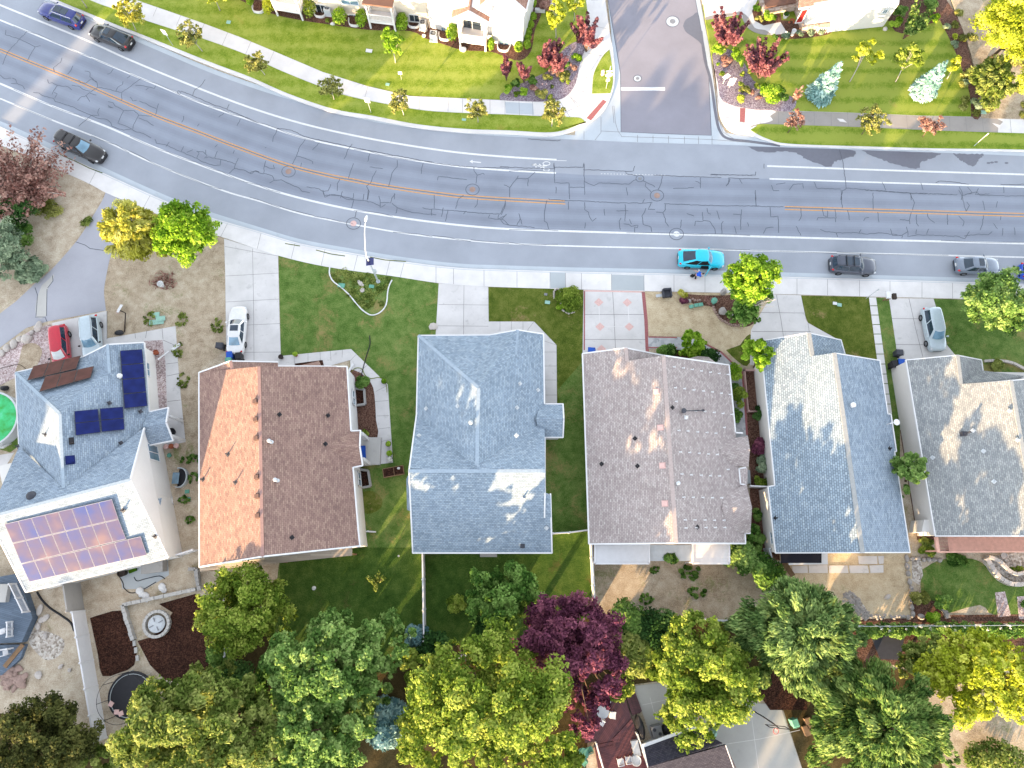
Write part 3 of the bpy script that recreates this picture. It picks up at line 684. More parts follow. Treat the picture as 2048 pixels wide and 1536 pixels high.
# sealed cracks on the road
CR = {
 (0, 0, 3.84): [[(210,240),(150,300),(60,400),(20,495)],[(45,230),(40,265),(150,300),(270,360),(310,350)],[(270,360),(240,410),(210,465)],[(475,445),(465,480),(410,520),(418,550)],[(560,505),(545,540),(520,570)],[(650,545),(690,555),(690,590),(745,635),(750,670),(830,685),(935,710),(935,775)],[(935,710),(1030,640),(1080,605)],[(1040,655),(1100,658),(1185,680),(1195,660)],[(1120,690),(1140,675)],[(945,625),(940,650),(905,670),(890,700)],[(870,530),(850,560),(825,570)],[(750,670),(705,700),(660,735),(615,750),(595,775)],[(660,735),(690,780)],[(690,715),(740,730)],[(580,620),(610,620),(620,635),(660,640),(700,605),(745,630)],[(550,655),(600,660),(650,690),(690,700)],[(365,610),(375,640),(400,635),(440,655),(520,665),(550,690)],[(440,655),(410,700),(400,725)],[(0,575),(35,605),(85,600)],[(85,640),(130,640),(120,610),(95,600)],[(130,640),(175,660),(190,685)],[(255,710),(300,715),(330,735),(410,755),(425,780),(480,795),(560,820),(640,860),(700,885),(760,890),(750,865),(765,830)],[(420,755),(440,720),(415,710)],[(700,885),(650,930),(605,970)],[(700,885),(740,905),(810,915),(850,940),(860,970),(900,985),(950,1000),(1010,990),(1040,1010),(1100,1025),(1160,1060)],[(830,780),(870,790),(880,810),(950,850),(1030,850),(1065,885),(1170,890)],[(830,810),(870,830),(830,820)],[(950,850),(920,910),(905,945),(960,965),(1010,990)],[(1065,885),(1030,950),(1020,990)],[(1065,905),(1130,930),(1180,965)],[(1000,745),(1020,775),(1050,770)],[(1070,775),(1130,800),(1205,840),(1220,795)],[(1205,840),(1195,880)],[(1410,890),(1410,915),(1395,940)],[(1530,950),(1515,970)],[(1575,610),(1540,660),(1495,690),(1480,735)],[(1360,710),(1370,695),(1390,710),(1380,725),(1360,710)],[(1390,700),(1480,735),(1560,770),(1640,805),(1720,830),(1850,885),(1990,945)],[(1760,800),(1745,835)],[(1720,870),(1680,900)],[(1845,915),(1820,965)],[(975,600),(1000,580)],[(1190,1070),(1200,1100),(1260,1110),(1320,1135),(1390,1165),(1410,1125)],[(1300,1090),(1275,1125)],[(1390,1165),(1450,1190),(1510,1215),(1530,1175),(1510,1160),(1560,1165),(1590,1195),(1570,1215),(1600,1205),(1660,1220),(1720,1230),(1810,1260),(1830,1215)],[(1510,1215),(1560,1245),(1640,1270),(1690,1270),(1695,1230)],[(1670,1160),(1650,1210)],[(1810,1260),(1800,1295),(1760,1330)],[(1800,1295),(1870,1305),(1930,1335),(1960,1310),(1990,1320)],[(1580,1150),(1580,1180)],[(1480,1150),(1435,1170)],[(1670,1110),(1650,1130)],[(1800,1155),(1790,1180)]],
 (500, 0, 3.84): [[(210,985),(200,1020),(180,1050),(175,1090)],[(125,1130),(115,1135)],[(425,1070),(380,1130),(360,1190),(325,1260)],[(360,1200),(420,1215),(480,1240),(482,1258)],[(395,1250),(390,1280)],[(535,1095),(500,1130),(480,1150)],[(785,1105),(750,1150),(740,1190),(722,1220)],[(920,1180),(905,1240)],[(795,1255),(770,1320),(755,1370)],[(920,1282),(970,1290),(1020,1295)],[(970,1310),(940,1360),(925,1410)],[(1130,1230),(1130,1280),(1090,1330),(1065,1430)],[(1330,1255),(1315,1300),(1315,1335)],[(1440,1385),(1445,1357),(1500,1360),(1580,1370),(1665,1380)],[(1720,1280),(1720,1310),(1745,1345),(1735,1410)],[(1745,1345),(1790,1330),(1800,1340)],[(120,1235),(110,1275),(105,1330),(170,1350),(185,1385),(150,1405)],[(110,1275),(145,1290),(190,1295),(180,1265)],[(0,1330),(30,1315),(105,1335)],[(185,1385),(240,1380),(275,1400),(330,1425),(380,1445),(400,1470),(460,1480)],[(435,1435),(530,1450),(560,1470),(600,1465),(620,1415)],[(560,1470),(575,1515),(610,1495),(700,1505),(800,1530)],[(690,1375),(670,1410),(670,1465)],[(710,1470),(695,1520)],[(920,1410),(895,1430),(915,1470),(905,1530)],[(795,1485),(790,1525)],[(1110,1485),(1110,1530)],[(210,985),(320,1000),(420,1050),(600,1090),(780,1130),(900,1155),(1150,1200),(1330,1235),(1500,1265),(1720,1285),(1990,1290)]],
 (500, 380, 3.84): [[(560,0),(570,45),(640,35),(700,45),(740,70),(860,80),(940,95),(1000,125)],[(795,80),(780,140)],[(875,30),(868,75)],[(910,0),(900,80)],[(990,45),(1000,95),(1080,100),(1090,60),(1115,30)],[(1000,95),(1000,135),(1040,110)],[(1090,100),(1130,135),(1200,160),(1260,175),(1320,180),(1430,190)],[(1130,135),(1120,180)],[(1415,40),(1415,140)],[(1325,135),(1350,145),(1430,148),(1520,155),(1640,165),(1760,178),(1920,185),(1955,120),(1960,80)],[(1395,150),(1395,195)],[(1520,155),(1500,240)],[(1485,135),(1470,205)],[(1640,40),(1600,70),(1580,145)],[(1750,70),(1745,110),(1725,135)],[(1910,190),(1905,225),(1940,225),(1990,270)],[(1840,190),(1830,215),(1905,225),(1970,190)],[(820,160),(805,210)],[(1655,165),(1640,185)]],
 (1000, 0, 3.84): [[(0,1280),(240,1292),(415,1295),(415,1250),(420,1405),(530,1405),(535,1530)],[(420,1285),(640,1285),(645,1250),(650,1495)],[(535,1438),(650,1438)],[(640,1303),(820,1308),(960,1315),(1025,1312),(1035,1275)],[(965,1315),(970,1335),(1050,1350)],[(650,1395),(680,1410),(720,1425),(760,1405),(890,1410),(990,1415),(1020,1390),(1050,1380)],[(1100,1390),(1170,1420),(1190,1435)],[(1120,1405),(1115,1430),(1160,1475)],[(1245,1350),(1240,1400),(1215,1455)],[(970,1440),(980,1500)],[(1330,1448),(1400,1445),(1490,1440)],[(1540,1365),(1540,1445)],[(1500,1390),(1540,1410)],[(1620,1337),(1700,1342),(1960,1345),(1965,1320)],[(1180,1345),(1400,1355),(1700,1362)],[(1760,1370),(1755,1410),(1735,1430)],[(1750,1368),(1990,1372)],[(1840,1375),(1860,1410)],[(270,1320),(215,1370),(215,1430)],[(215,1370),(125,1375),(75,1440),(75,1515)],[(140,1350),(125,1378)],[(75,1440),(30,1420)],[(430,1435),(430,1485)],[(215,1068),(330,1075),(440,1082),(465,1075)]],
 (1000, 380, 3.84): [[(375,65),(380,75),(640,85),(880,98),(1100,100),(1170,98)],[(1260,105),(1500,115),(1730,122),(1990,122)],[(40,80),(40,120),(10,190)],[(50,185),(20,220),(0,225),(30,260),(70,270),(130,275),(265,288)],[(145,180),(155,220),(130,270)],[(155,220),(170,265)],[(360,80),(345,150),(340,240),(360,250),(375,300)],[(525,90),(525,150)],[(650,95),(650,150),(680,170),(690,210),(710,240),(740,215)],[(800,145),(805,195)],[(655,250),(650,295)],[(960,110),(965,160),(960,240)],[(895,160),(985,160)],[(930,215),(915,240),(925,305)],[(1110,70),(1095,98)],[(1160,100),(1140,150),(1190,150)],[(1270,110),(1270,150),(1250,175),(1200,170)],[(1250,175),(1270,220),(1270,245),(1295,280)],[(1120,140),(1110,170),(1090,200),(1100,265),(1160,285),(1165,320)],[(1395,230),(1385,290)],[(950,260),(990,265),(1010,280),(1060,270),(1055,290),(1035,285),(1035,325)],[(995,225),(1010,260)],[(1555,170),(1560,240),(1500,240),(1495,275)],[(1560,235),(1610,240),(1650,300),(1655,335)],[(1705,335),(1700,260),(1715,240)],[(1855,150),(1850,200),(1848,305)],[(1790,185),(1850,190)],[(1665,160),(1685,225)],[(1590,140),(1600,180),(1620,185)],[(1800,280),(1815,335)],[(1435,180),(1490,200)],[(1960,30),(1968,120)],[(1900,250),(1910,280)]],
 (1500, 380, 3.737): [[(40,0),(45,115)],[(0,120),(150,125),(250,125)],[(680,0),(685,70),(690,135)],[(920,20),(920,145)],[(1195,25),(1230,95),(1215,150)],[(860,0),(1200,25),(1550,35)],[(1560,0),(1590,60),(1600,110),(1615,160)],[(1590,40),(1690,15),(1720,40),(2048,45)],[(150,130),(155,200),(210,195),(215,320)],[(380,135),(385,190),(365,230)],[(100,325),(120,285),(175,278)],[(345,270),(380,340)],[(500,225),(510,205),(640,210),(640,240)],[(540,135),(550,190),(580,200),(580,155)],[(635,145),(645,210)],[(730,150),(745,225)],[(850,230),(860,210),(890,205)],[(955,165),(965,240)],[(1205,165),(1190,225),(1195,255)],[(1120,220),(1190,230)],[(1245,185),(1245,250),(1260,270)],[(1325,175),(1335,210),(1380,245)],[(1475,180),(1478,260)],[(1560,195),(1600,235),(1590,270)],[(1745,190),(1740,240),(1720,300)],[(1820,250),(1850,290)],[(1875,195),(1870,225)],[(525,295),(560,310),(620,315),(645,320),(800,320),(880,330),(960,320),(1060,330),(1130,340),(1180,310),(1170,275)],[(645,320),(655,350)],[(830,295),(815,320)],[(1050,290),(1065,340),(1140,340),(1135,360)],[(1180,310),(1180,350),(1250,335),(1400,340),(1550,345),(1610,365)],[(1245,295),(1240,330)],[(1335,290),(1320,330)],[(1610,360),(1640,310)],[(1600,345),(1700,330),(1780,335),(1810,310)],[(1890,285),(1885,340)],[(1975,280),(1980,335)],[(1850,85),(1840,130)],[(1740,80),(1755,150)],[(1615,160),(1640,115),(1620,90)]],
 (1400, 0, 3.16): [[(882,945),(900,1010),(915,1110),(925,1190),(900,1205),(890,1264)],[(925,1190),(1000,1195),(1200,1210),(1330,1220),(1600,1230)],[(720,1150),(740,1190),(890,1195)],[(1330,1220),(1335,1264)],[(1150,1150),(1175,1200)],[(405,1035),(405,1065)],[(190,1130),(180,1155),(165,1175)],[(450,1170),(465,1205),(500,1205)],[(480,1165),(540,1155)],[(565,1200),(590,1165),(650,1160),(655,1190)],[(350,1205),(350,1264)],[(1490,1155),(1510,1145),(1600,1150),(1700,1165)],[(1395,1155),(1410,1200)],[(1640,1180),(1660,1230),(1650,1264)],[(1690,1180),(1720,1220),(1660,1235)],[(1760,1190),(1740,1230),(1830,1225)],[(1900,1165),(2048,1165)],[(1920,1180),(1920,1220)],[(65,1105),(200,1105),(350,1108),(352,1085)]],
}
b = MB()
zz = .012
for (ox, oy, s), L in CR.items():
    for ln in L:
        pts = [(ox+x/s, oy+y/s) for x, y in ln]; out = [pts[0]]
        for i in range(1, len(pts)):
            (x0, y0), (x1, y1) = pts[i-1], pts[i]; d = math.hypot(x1-x0, y1-y0); k = max(1, int(d/4))
            for j in range(1, k+1):
                t = j/k; jt = .7 if j < k else 0
                out.append((x0+(x1-x0)*t+rng.uniform(-jt, jt), y0+(y1-y0)*t+rng.uniform(-jt, jt)))
        zz += .00002
        b.ribbon([G(x, y, zz) for x, y in out], .062)
for ln in (L3, L4, L2):
    xs = [p for p in cr(ln, 4) if p[0] > 0]
    for i in range(0, len(xs)-3, 3):
        if rng.random() < .6:
            zz += .00002
            b.ribbon([G(x, y+rng.uniform(-3, 1.5), zz) for x, y in xs[i:i+4]], .045)
for x, y, r in ((577, 343, 13.5), (945, 379, 13.5), (1314, 391, 13.5), (707, 447, 14), (1353, 468, 14), (1280, 357, 8), (1345, 43, 13), (1275, 157, 8)):
    zz += .00002; k = .82
    b.ribbon([G(x+r*math.cos(t/24*2*math.pi), y+r*k*math.sin(t/24*2*math.pi), zz) for t in range(24)], .06, closed=True)
struct('sealed_cracks', b, M['tar'], parent=road)
MH = [(577, 343, 'round manhole cover just below the yellow centre line of the curve'), (945, 379, 'round manhole cover touching the yellow line in mid road'), (1314, 391, 'round manhole cover opposite the side street mouth'), (707, 447, 'manhole cover under the white line beside the solar street lamp head'), (1353, 468, 'manhole cover daubed with white paint above the cyan car'), (1280, 357, 'small valve cover in a sealed ring near the side street mouth'), (1345, 43, 'large manhole cover in a pale collar on the side street beside the damp patch'), (1275, 157, 'small manhole cover above the stop bar on the side street'), (1310, -2, 'manhole cover at the top edge of the side street')]
for i, (x, y, lab) in enumerate(MH):
    small = i in (5, 7)
    b = MB(); c = G(x, y, 0)
    r = .2 if small else .33
    b.lathe(c+Vector((0, 0, .006)), [(r, .0), (r, .016), (r*.86, .016), (r*.84, .010), (r*.2, .010), (r*.18, .015)], 20)
    o = single('manhole_cover', b, M['rockr'] if i < 3 else (M['pinkp'] if i == 3 else (M['white'] if i == 4 else M['grey'])), lab, 'manhole cover', 'manhole covers set in the roads')
    if i == 6 or i == 7:
        b = MB(); b.poly([G(x+(12.5 if i == 6 else 7.3)*math.cos(t/20*2*math.pi), y+(10.5 if i == 6 else 6)*math.sin(t/20*2*math.pi), .011) for t in range(20)]); struct('manhole_collar', b, M['gutterc'], parent=street)
# ------------------------------------------------------------------ houses
M['sh_brown'] = shingle('brown_shingles', A(132, 106, 102), A(168, 138, 128), A(192, 164, 148))
M['sh_blue'] = shingle('blue_grey_shingles', A(126, 142, 160), A(162, 178, 196), A(190, 204, 216))
M['sh_blue2'] = shingle('slate_blue_shingles', A(130, 146, 164), A(162, 180, 198), A(192, 206, 218), .34, .2)
M['sh_blue3'] = shingle('weathered_blue_shingles', A(128, 142, 158), A(164, 182, 198), A(194, 208, 218), .38, .24, .022)
M['sh_pink'] = shingle('rose_grey_shingles', A(164, 150, 150), A(192, 180, 178), A(220, 212, 208), .36, .2)
M['sh_grey'] = shingle('grey_shingles', A(132, 136, 142), A(166, 170, 172), A(198, 200, 198), .38, .2)
M['sh_dark'] = shingle('charcoal_shingles', A(54, 54, 66), A(78, 76, 88), A(94, 92, 102), .3, .16)
M['sh_tan'] = shingle('tan_shingles', A(150, 112, 98), A(190, 150, 134), A(210, 176, 158), .32, .16)
M['ridge_b'] = plain('ridge_shingles_blue', A(172, 188, 204), .93, .15, scale=6)
M['ridge_r'] = plain('ridge_shingles_brown', A(172, 140, 134), .93, .15, scale=6)
M['ridge_p'] = plain('ridge_shingles_rose', A(198, 182, 178), .93, .15, scale=6)
M['ridge_g'] = plain('ridge_shingles_grey', A(176, 178, 178), .93, .15, scale=6)
M['stucco'] = concrete('white_stucco', A(246, 243, 240), .04, .06)
M['sidw'] = siding('white_siding', A(246, 245, 246), .16)
M['sidc'] = siding('cream_siding', A(244, 232, 216), .16)
M['found'] = concrete('foundation_concrete', A(180, 178, 176), .1, .3)
M['stone'] = speckle('stone_veneer', [A(176, 150, 134), A(206, 186, 172), A(228, 214, 204)], 4, bump=.4)
M['pv'] = glass('dark_solar_glass', A(30, 42, 104), .3, .12)
M['pvb'] = glass('brown_solar_glass', A(96, 60, 54), .5, .1)
_n = NT('glare_tinted_solar_glass', .3, .25); M['pvm'] = _n.m; _n.base(_n.ramp(_n.noise(.3, 3, .6, _n.pos()), [(.35, A(64, 78, 140)), (.5, A(92, 84, 116)), (.65, A(122, 102, 112))]))  # blue to brown mottling paints in sun glare and tree shadow
M['pvf'] = plain('solar_frame', A(150, 154, 170), .4, .5, .5)
M['pvk'] = plain('black_solar_frame', A(34, 32, 40), .4, .5)
M['door'] = plain('red_door', A(170, 40, 44), .5)
M['copper'] = plain('coral_metal_roof', A(248, 192, 172), .6)

def inset(P, d):
    P = [Vector((p[0], p[1])) for p in P]; n = len(P); out = []
    ar = sum(P[i].x*P[(i+1) % n].y-P[(i+1) % n].x*P[i].y for i in range(n)); s = 1 if ar > 0 else -1
    for i in range(n):
        a = (P[i]-P[i-1]).normalized(); b = (P[(i+1) % n]-P[i]).normalized()
        na = Vector((-a.y, a.x))*s; nb = Vector((-b.y, b.x))*s
        m = na+nb
        if m.length < .2: m = na
        m.normalize(); k = d/max(.4, m.dot(na))
        out.append(P[i]+m*k)
    return out
def plane_of(pts):
    a, b, c = pts[0], pts[1], pts[2]; n = (b-a).cross(c-a).normalized()
    if n.z < 0: n = -n
    return a, n
def hit(px, py, pl, off=0.0):         # where the view ray meets a plane
    a, n = pl; d = ROT @ Vector(((px-1024)/FPX, -(py-768)/FPX, -1)); o = Vector((0, 0, CAMH))
    t = (a-o).dot(n)/d.dot(n); return o+d*t+n*off
class House:
    def __init__(s, name, label, cat, base):
        s.root = thing(name, label, cat, G(base[0], base[1], .1)); s.pl = {}
    def roof(s, faces, m, name='roof', t=.16):
        b = MB()
        for k, f in faces.items():
            P = GL(f); s.pl[k] = plane_of(P); b.roof(P)
        o = b.build(name, m, s.root)
        md = o.modifiers.new('thickness', 'SOLIDIFY'); md.thickness = t; md.offset = -1
        s.ro = o; return o
    def fascia(s, runs, m=None, w=.13, h=.17, name='gutter', dz=-.06):
        b = MB()
        for r in runs:
            P = GL(r)
            for i in range(len(P)-1): b.beam(P[i]+Vector((0, 0, dz)), P[i+1]+Vector((0, 0, dz)), w, h)
        return b.build(name, m or M['trim'], s.root)
    def ridge(s, runs, m, w=.28):
        b = MB()
        for r in runs:
            P = GL(r)
            for i in range(len(P)-1): b.beam(P[i]+Vector((0, 0, .0)), P[i+1]+Vector((0, 0, .0)), w, .05)
        return b.build('ridge_cap', m, s.ro)
    def walls(s, poly, z1, m, d=.2, z0=0.0, name='wall', gables=()):
        b = MB(); P = inset([(p.x, p.y) for p in GL(poly)], d); b.prism(P, z0, z1)
        for g in gables:
            a, q, c = GL(g); u = (c-a); u.z = 0; u.normalize(); cen = Vector((sum(p.x for p in P)/len(P), sum(p.y for p in P)/len(P), 0))
            nn = Vector((-u.y, u.x, 0))
            if nn.dot(cen-a) < 0: nn = -nn
            a, q, c = a+nn*d+u*d, q+nn*d-Vector((0, 0, .14)), c+nn*d-u*d
            a.z = c.z = z1-.05
            b.add([a, q, c, a+nn*.2, q+nn*.2, c+nn*.2], [[0, 1, 2], [5, 4, 3], [0, 3, 4, 1], [1, 4, 5, 2]])
        return b.build(name, m, s.root)
    def pipe(s, pts, k, m, r=.06, h=.4, name='vent_pipe'):
        for (x, y) in pts:
            p = hit(x, y, s.pl[k]); b = MB(); n = s.pl[k][1]
            b.frame(p+n*.015, n.orthogonal(), n.cross(n.orthogonal()), n, .34, .34, .03)
            b.tube([p-Vector((0, 0, .1)), p+Vector((0, 0, h))], r, 8)
            b.build(name, m, s.ro)
    def boxvent(s, pts, k, m, sx=.4, sy=.4, h=.18, name='roof_vent'):
        n = s.pl[k][1]; u = Vector((0, 0, 1)); v = (u-n*u.dot(n)).normalized(); w = v.cross(n)
        for (x, y) in pts:
            p = hit(x, y, s.pl[k]); b = MB()
            b.frame(p+n*.02, w, v, n, sx*1.35, sy*1.35, .04)
            b.add([p+w*sx/2*i+v*sy/2*j+n*(h if j < 0 else h*.75) if t else p+w*sx/2*i+v*sy/2*j for t in (0, 1) for i, j in ((-1, -1), (1, -1), (1, 1), (-1, 1))], [[4, 5, 6, 7], [0, 1, 5, 4], [1, 2, 6, 5], [2, 3, 7, 6], [3, 0, 4, 7]])
            b.build(name, m, s.ro)
    def flue(s, x, y, k, m, h=.9, r=.11, name='flue'):
        p = hit(x, y, s.pl[k]); b = MB()
        b.lathe(p-Vector((0, 0, .2)), [(r*1.7, 0), (r*1.5, .26), (r, .3), (r, h), (r*1.6, h+.02), (r*1.6, h+.14), (r*.3, h+.2)], 12)
        b.build(name, m, s.ro)
    def panels(s, quad, nx, ny, k, glassm, framem, skip=(), off=.14):
        a, b_, c, d = [Vector(q) for q in quad]       # TL TR BR BL in pixels
        for j in range(ny):
            for i in range(nx):
                if (i, j) in skip: continue
                def q(u, v): return (a*(1-u)+b_*u)*(1-v)+(d*(1-u)+c*u)*v
                e = .03
                P = [hit(*q((i+x)/nx, (j+y)/ny), s.pl[k], off) for x, y in ((.012, .012), (.988, .012), (.988, .988), (.012, .988))]
                Q = [hit(*q((i+x)/nx, (j+y)/ny), s.pl[k], off+.004) for x, y in ((e, e), (1-e, e), (1-e, 1-e), (e, 1-e))]
                n = s.pl[k][1]; m = MB()
                if (P[1]-P[0]).cross(P[2]-P[1]).dot(n) < 0: P.reverse(); Q.reverse()
                m.add(P+[p-n*.05 for p in P], [[0, 1, 2, 3], [4, 5, 1, 0], [5, 6, 2, 1], [6, 7, 3, 2], [7, 4, 0, 3], [7, 6, 5, 4]], 0)
                m.add(Q, [[0, 1, 2, 3]], 1)
                m.build('solar_panel', [framem, glassm], s.root)
    def window(s, A_, B_, quad, m=None, frame=None, name='window', mull=1):
        a = Vector(A_); b_ = Vector(B_); n = (b_-a).cross(Vector((0, 0, 1))).normalized()
        if n.dot(Vector((0, 0, CAMH))-a) < 0: n = -n
        P = [hit(x, y, (a, n), .0) for x, y in quad]
        u = (b_-a); u.z = 0; u.normalize(); ts = [(p-a).dot(u) for p in P]; zs = [p.z for p in P]
        t0, t1, z0, z1 = min(ts), max(ts), min(zs), max(zs)
        f = MB(); c = a.copy(); c.z = 0
        for t in (t0, t1): f.frame(c+u*t+n*.03+Vector((0, 0, (z0+z1)/2)), u, n, (0, 0, 1), .08, .08, z1-z0+.08)
        for zz_ in (z0, z1): f.frame(c+u*(t0+t1)/2+n*.032+Vector((0, 0, zz_)), u, n, (0, 0, 1), t1-t0+.08, .084, .08)
        for i in range(mull): f.frame(c+u*(t0+(t1-t0)*(i+1)/(mull+1))+n*.028+Vector((0, 0, (z0+z1)/2)), u, n, (0, 0, 1), .05, .06, z1-z0)
        fo = f.build(name, frame or M['trim'], s.root)
        g = MB(); g.poly([c+u*t+n*.012+Vector((0, 0, z_)) for t, z_ in ((t0, z0), (t1, z0), (t1, z1), (t0, z1))]); g.build('pane', m or M['glass'], fo)

# -- house with solar panels (far left)
h = House('solar_house', 'blue-grey roofed two-storey house covered in solar panels at far left', 'house', (200, 900))
e = 2.8
h.roof({'W': [(31, 745, e), (38, 893, 3.2), (127, 976, 6.5), (120, 828, 6.4)],
        'N': [(31, 745, e), (120, 828, 6.4), (219, 746, 4.4), (165, 714, e)],
        'g': [(165, 714, e), (219, 746, 4.4), (215, 689, 4.3)],
        'E': [(120, 828, 6.4), (127, 976, 6.5), (240, 945, 4.1), (292, 860, 3.1), (298, 822, e), (288, 685, e), (215, 689, 4.3), (219, 746, 4.4)],
        'NS': [(-24, 1035, 7), (260, 960, 7), (288, 856, 3.7), (127, 976, 6.45), (38, 893, 3.7)],
        'S': [(-24, 1035, 7), (51.6, 1184, 3.5), (336, 1115, 3.5), (260, 960, 7)]}, M['sh_blue'])
h.ridge([[(31, 745, e), (120, 828, 6.42), (127, 976, 6.5)], [(-24, 1035, 7), (260, 960, 7)], [(215, 689, 4.3), (219, 746, 4.4)]], M['ridge_b'])
h.fascia([[(38, 893, e), (31, 745, e), (165, 714, e)], [(165, 714, e), (215, 689, 4.3), (288, 685, e), (298, 822, e)], [(51.6, 1184, 3.5), (336, 1115, 3.5)], [(288, 856, 3.7), (260, 960, 7), (336, 1115, 3.5)], [(51.6, 1184, 3.5), (-24, 1035, 7)]])
h.walls([(31, 745, e), (165, 714, e), (288, 685, e), (300, 860, e), (240, 960, e), (38, 960, e)], e-.1, M['stucco'], .25)
wE = [(-10, 930, 3.6), (288, 856, 3.6), (336, 1115, 3.4), (51.6, 1184, 3.4)]
h.walls(wE, 3.4, M['stucco'], .12, gables=[[(288, 856, 3.7), (260, 960, 7), (336, 1115, 3.5)]])
h.panels([(10.4, 1046.5), (225, 997), (238.5, 1037), (27, 1085.5)], 8, 1, 'S', M['pvm'], M['pvf'])
h.panels([(27, 1085.5), (238.5, 1037), (254, 1077), (44, 1126.6)], 8, 1, 'S', M['pvm'], M['pvf'])
h.panels([(44, 1126.6), (282.5, 1071), (295.5, 1109), (60.6, 1163)], 9, 1, 'S', M['pvm'], M['pvf'])
h.panels([(70.4, 736), (165, 715), (156, 741.7), (58, 765)], 3, 1, 'N', M['pvb'], M['pvk'], off=.3)
h.panels([(94, 757), (191.5, 736), (185, 759.4), (82, 788)], 3, 1, 'N', M['pvb'], M['pvk'], off=.3)
h.pl['E'] = plane_of(GL([(120, 828, 6.55), (127, 976, 6.65), (296, 760, 2.95)]))
h.panels([(239.6, 702), (285, 699), (295.6, 813), (248, 818)], 1, 4, 'E', M['pv'], M['pvk'])
h.panels([(148, 823), (196.6, 818.6), (202, 865.5), (151, 872)], 1, 2, 'E', M['pv'], M['pvk'])
h.panels([(199, 818), (246.6, 814), (250, 860), (202.6, 865)], 1, 2, 'E', M['pv'], M['pvk'])
h.pipe([(219, 806), (242, 886), (281, 823)], 'E', M['dkgrey']); h.pipe([(91, 869), (36.5, 893)], 'W', M['dkgrey']); h.pipe([(246, 1021), (310, 1073)], 'S', M['dkgrey']); h.pipe([(30, 940)], 'NS', M['dkgrey'])
h.boxvent([(143, 882)], 'E', M['black'], .5, .3, .3); h.boxvent([(140.6, 920)], 'E', M['pv'], .6, .55, .16, 'solar_vent')
b = MB(); p = hit(64, 992, h.pl['NS']); b.lathe(p, [(.42, -.1), (.42, .12), (.34, .3), (.1, .38)], 14); b.build('turbine_vent', M['dkgrey'], h.ro, True)
b = MB(); p = hit(240, 752, h.pl['E']); b.lathe(p, [(.26, -.1), (.26, .1), (.2, .24), (.05, .3)], 14); b.build('light_dome', M['white'], h.ro, True)
h.roof({'pn': [(296, 824, 2.9), (337, 815, 2.9), (332, 845, 3.6), (285, 853, 3.6)], 'ps': [(285, 853, 3.6), (332, 845, 3.6), (346, 881, 2.9), (296, 891, 2.9)]}, M['sh_blue'], 'porch_roof', .12)
h.fascia([[(298, 824, 2.9), (337, 815, 2.9), (332, 845, 3.6), (346, 881, 2.9), (297, 891, 2.9)]], name='porch_trim')
for a, q in (((336, 822), (367, 844)), ((344, 876), (371, 882))):
    b = MB(); p = G(q[0]-2, q[1]-1, .12); b.box((p.x, p.y, .12), (.22, .22, 2.75)); b.build('porch_post', M['trim'], h.root)
bx = [G(322, 995, 2.9), G(311, 1056, 2.9), G(296, 1058, 3.3), G(302, 998, 3.3)]
h.roof({'bump': [(303, 999, 3.35), (324, 996, 2.85), (311, 1054, 2.85), (294, 1050, 3.35)]}, M['sh_blue'], 'bay_roof', .1)
b = MB(); b.prism([(v.x, v.y) for v in (G(318, 990, 2.8), G(312, 1056, 2.8), G(290, 1058, 2.8), G(292, 995, 2.8))], .1, 2.78); b.build('bay', M['stucco'], h.root)
e0, e1 = G(288, 856, 3.6), G(336, 1115, 3.4)
P_ = inset([(p.x, p.y) for p in GL(wE)], .12); wa, wb = Vector((P_[1].x, P_[1].y, 0)), Vector((P_[2].x, P_[2].y, 0))
h.window(wa, wb, [(299, 893), (314, 893), (314, 918), (299, 918)], M['glassb'])
h.window(wa, wb, [(339, 946), (349, 944), (352, 966), (341, 968)], M['glassb'])
h.window(wa, wb, [(343, 997), (352, 996), (354, 1006), (345, 1007)], M['glassb'])
w0 = inset([(p.x, p.y) for p in GL([(31, 745, e), (165, 714, e), (288, 685, e), (300, 860, e), (240, 960, e), (38, 960, e)])], .25)
h.window((w0[2].x, w0[2].y, 0), (w0[3].x, w0[3].y, 0), [(290, 727), (297, 727), (299, 750), (292, 750)], M['glassb'], mull=1)
b = MB(); b.tube([G(317, 718, 2.5), G(317, 718, .5), G(338, 702, .25)], .07, 8); b.build('downspout', M['trim'], h.root)
b = MB(); b.box(G(314, 1128, .1), (2.0, 1.6, 1.0), .12); b.build('rear_landing', M['found'], h.root)

# -- brown roofed house
h = House('brown_house', 'house with reddish brown shingle roof beside the white sedan', 'house', (560, 930))
e, r = 4.0, 7.0
h.roof({'W': [(398, 745, e), (398.6, 1134, e), (525, 1113, r), (518, 733, r)],
        'E': [(518, 733, r), (525, 1113, r), (720, 1092, e), (717, 1066, e), (706, 934, e), (702, 862, e), (694, 733, e)],
        'GW': [(398, 745, e), (470, 748, e+1.55), (461, 722, e+1.55)],
        'GE': [(461, 722, e+1.55), (470, 748, e+1.55), (500, 752, e+.9), (556, 735, e-.2), (556, 724, e-.2)]}, M['sh_brown'])
h.ridge([[(518, 733, r), (525, 1113, r)], [(461, 722, e+1.55), (466, 748, e+1.6)]], M['ridge_r'])
h.fascia([[(398, 745, e), (398.6, 1134, e), (525, 1113, r), (720, 1092, e), (717, 1066, e), (706, 934, e)], [(702, 862, e), (694, 733, e), (556, 732, 6.2)], [(398, 745, e), (461, 722, e+1.55), (556, 724, e-.2)]])
h.roof({'pn': [(660, 880, 4.6), (702, 862, 3.9), (721, 861, 3.9), (719.6, 893, 4.7), (662, 896, 4.75)], 'ps': [(662, 896, 4.75), (719.6, 893, 4.7), (725.5, 931, 3.9), (706, 935, 3.9), (664, 914, 4.5)]}, M['sh_brown'], 'porch_roof', .1)
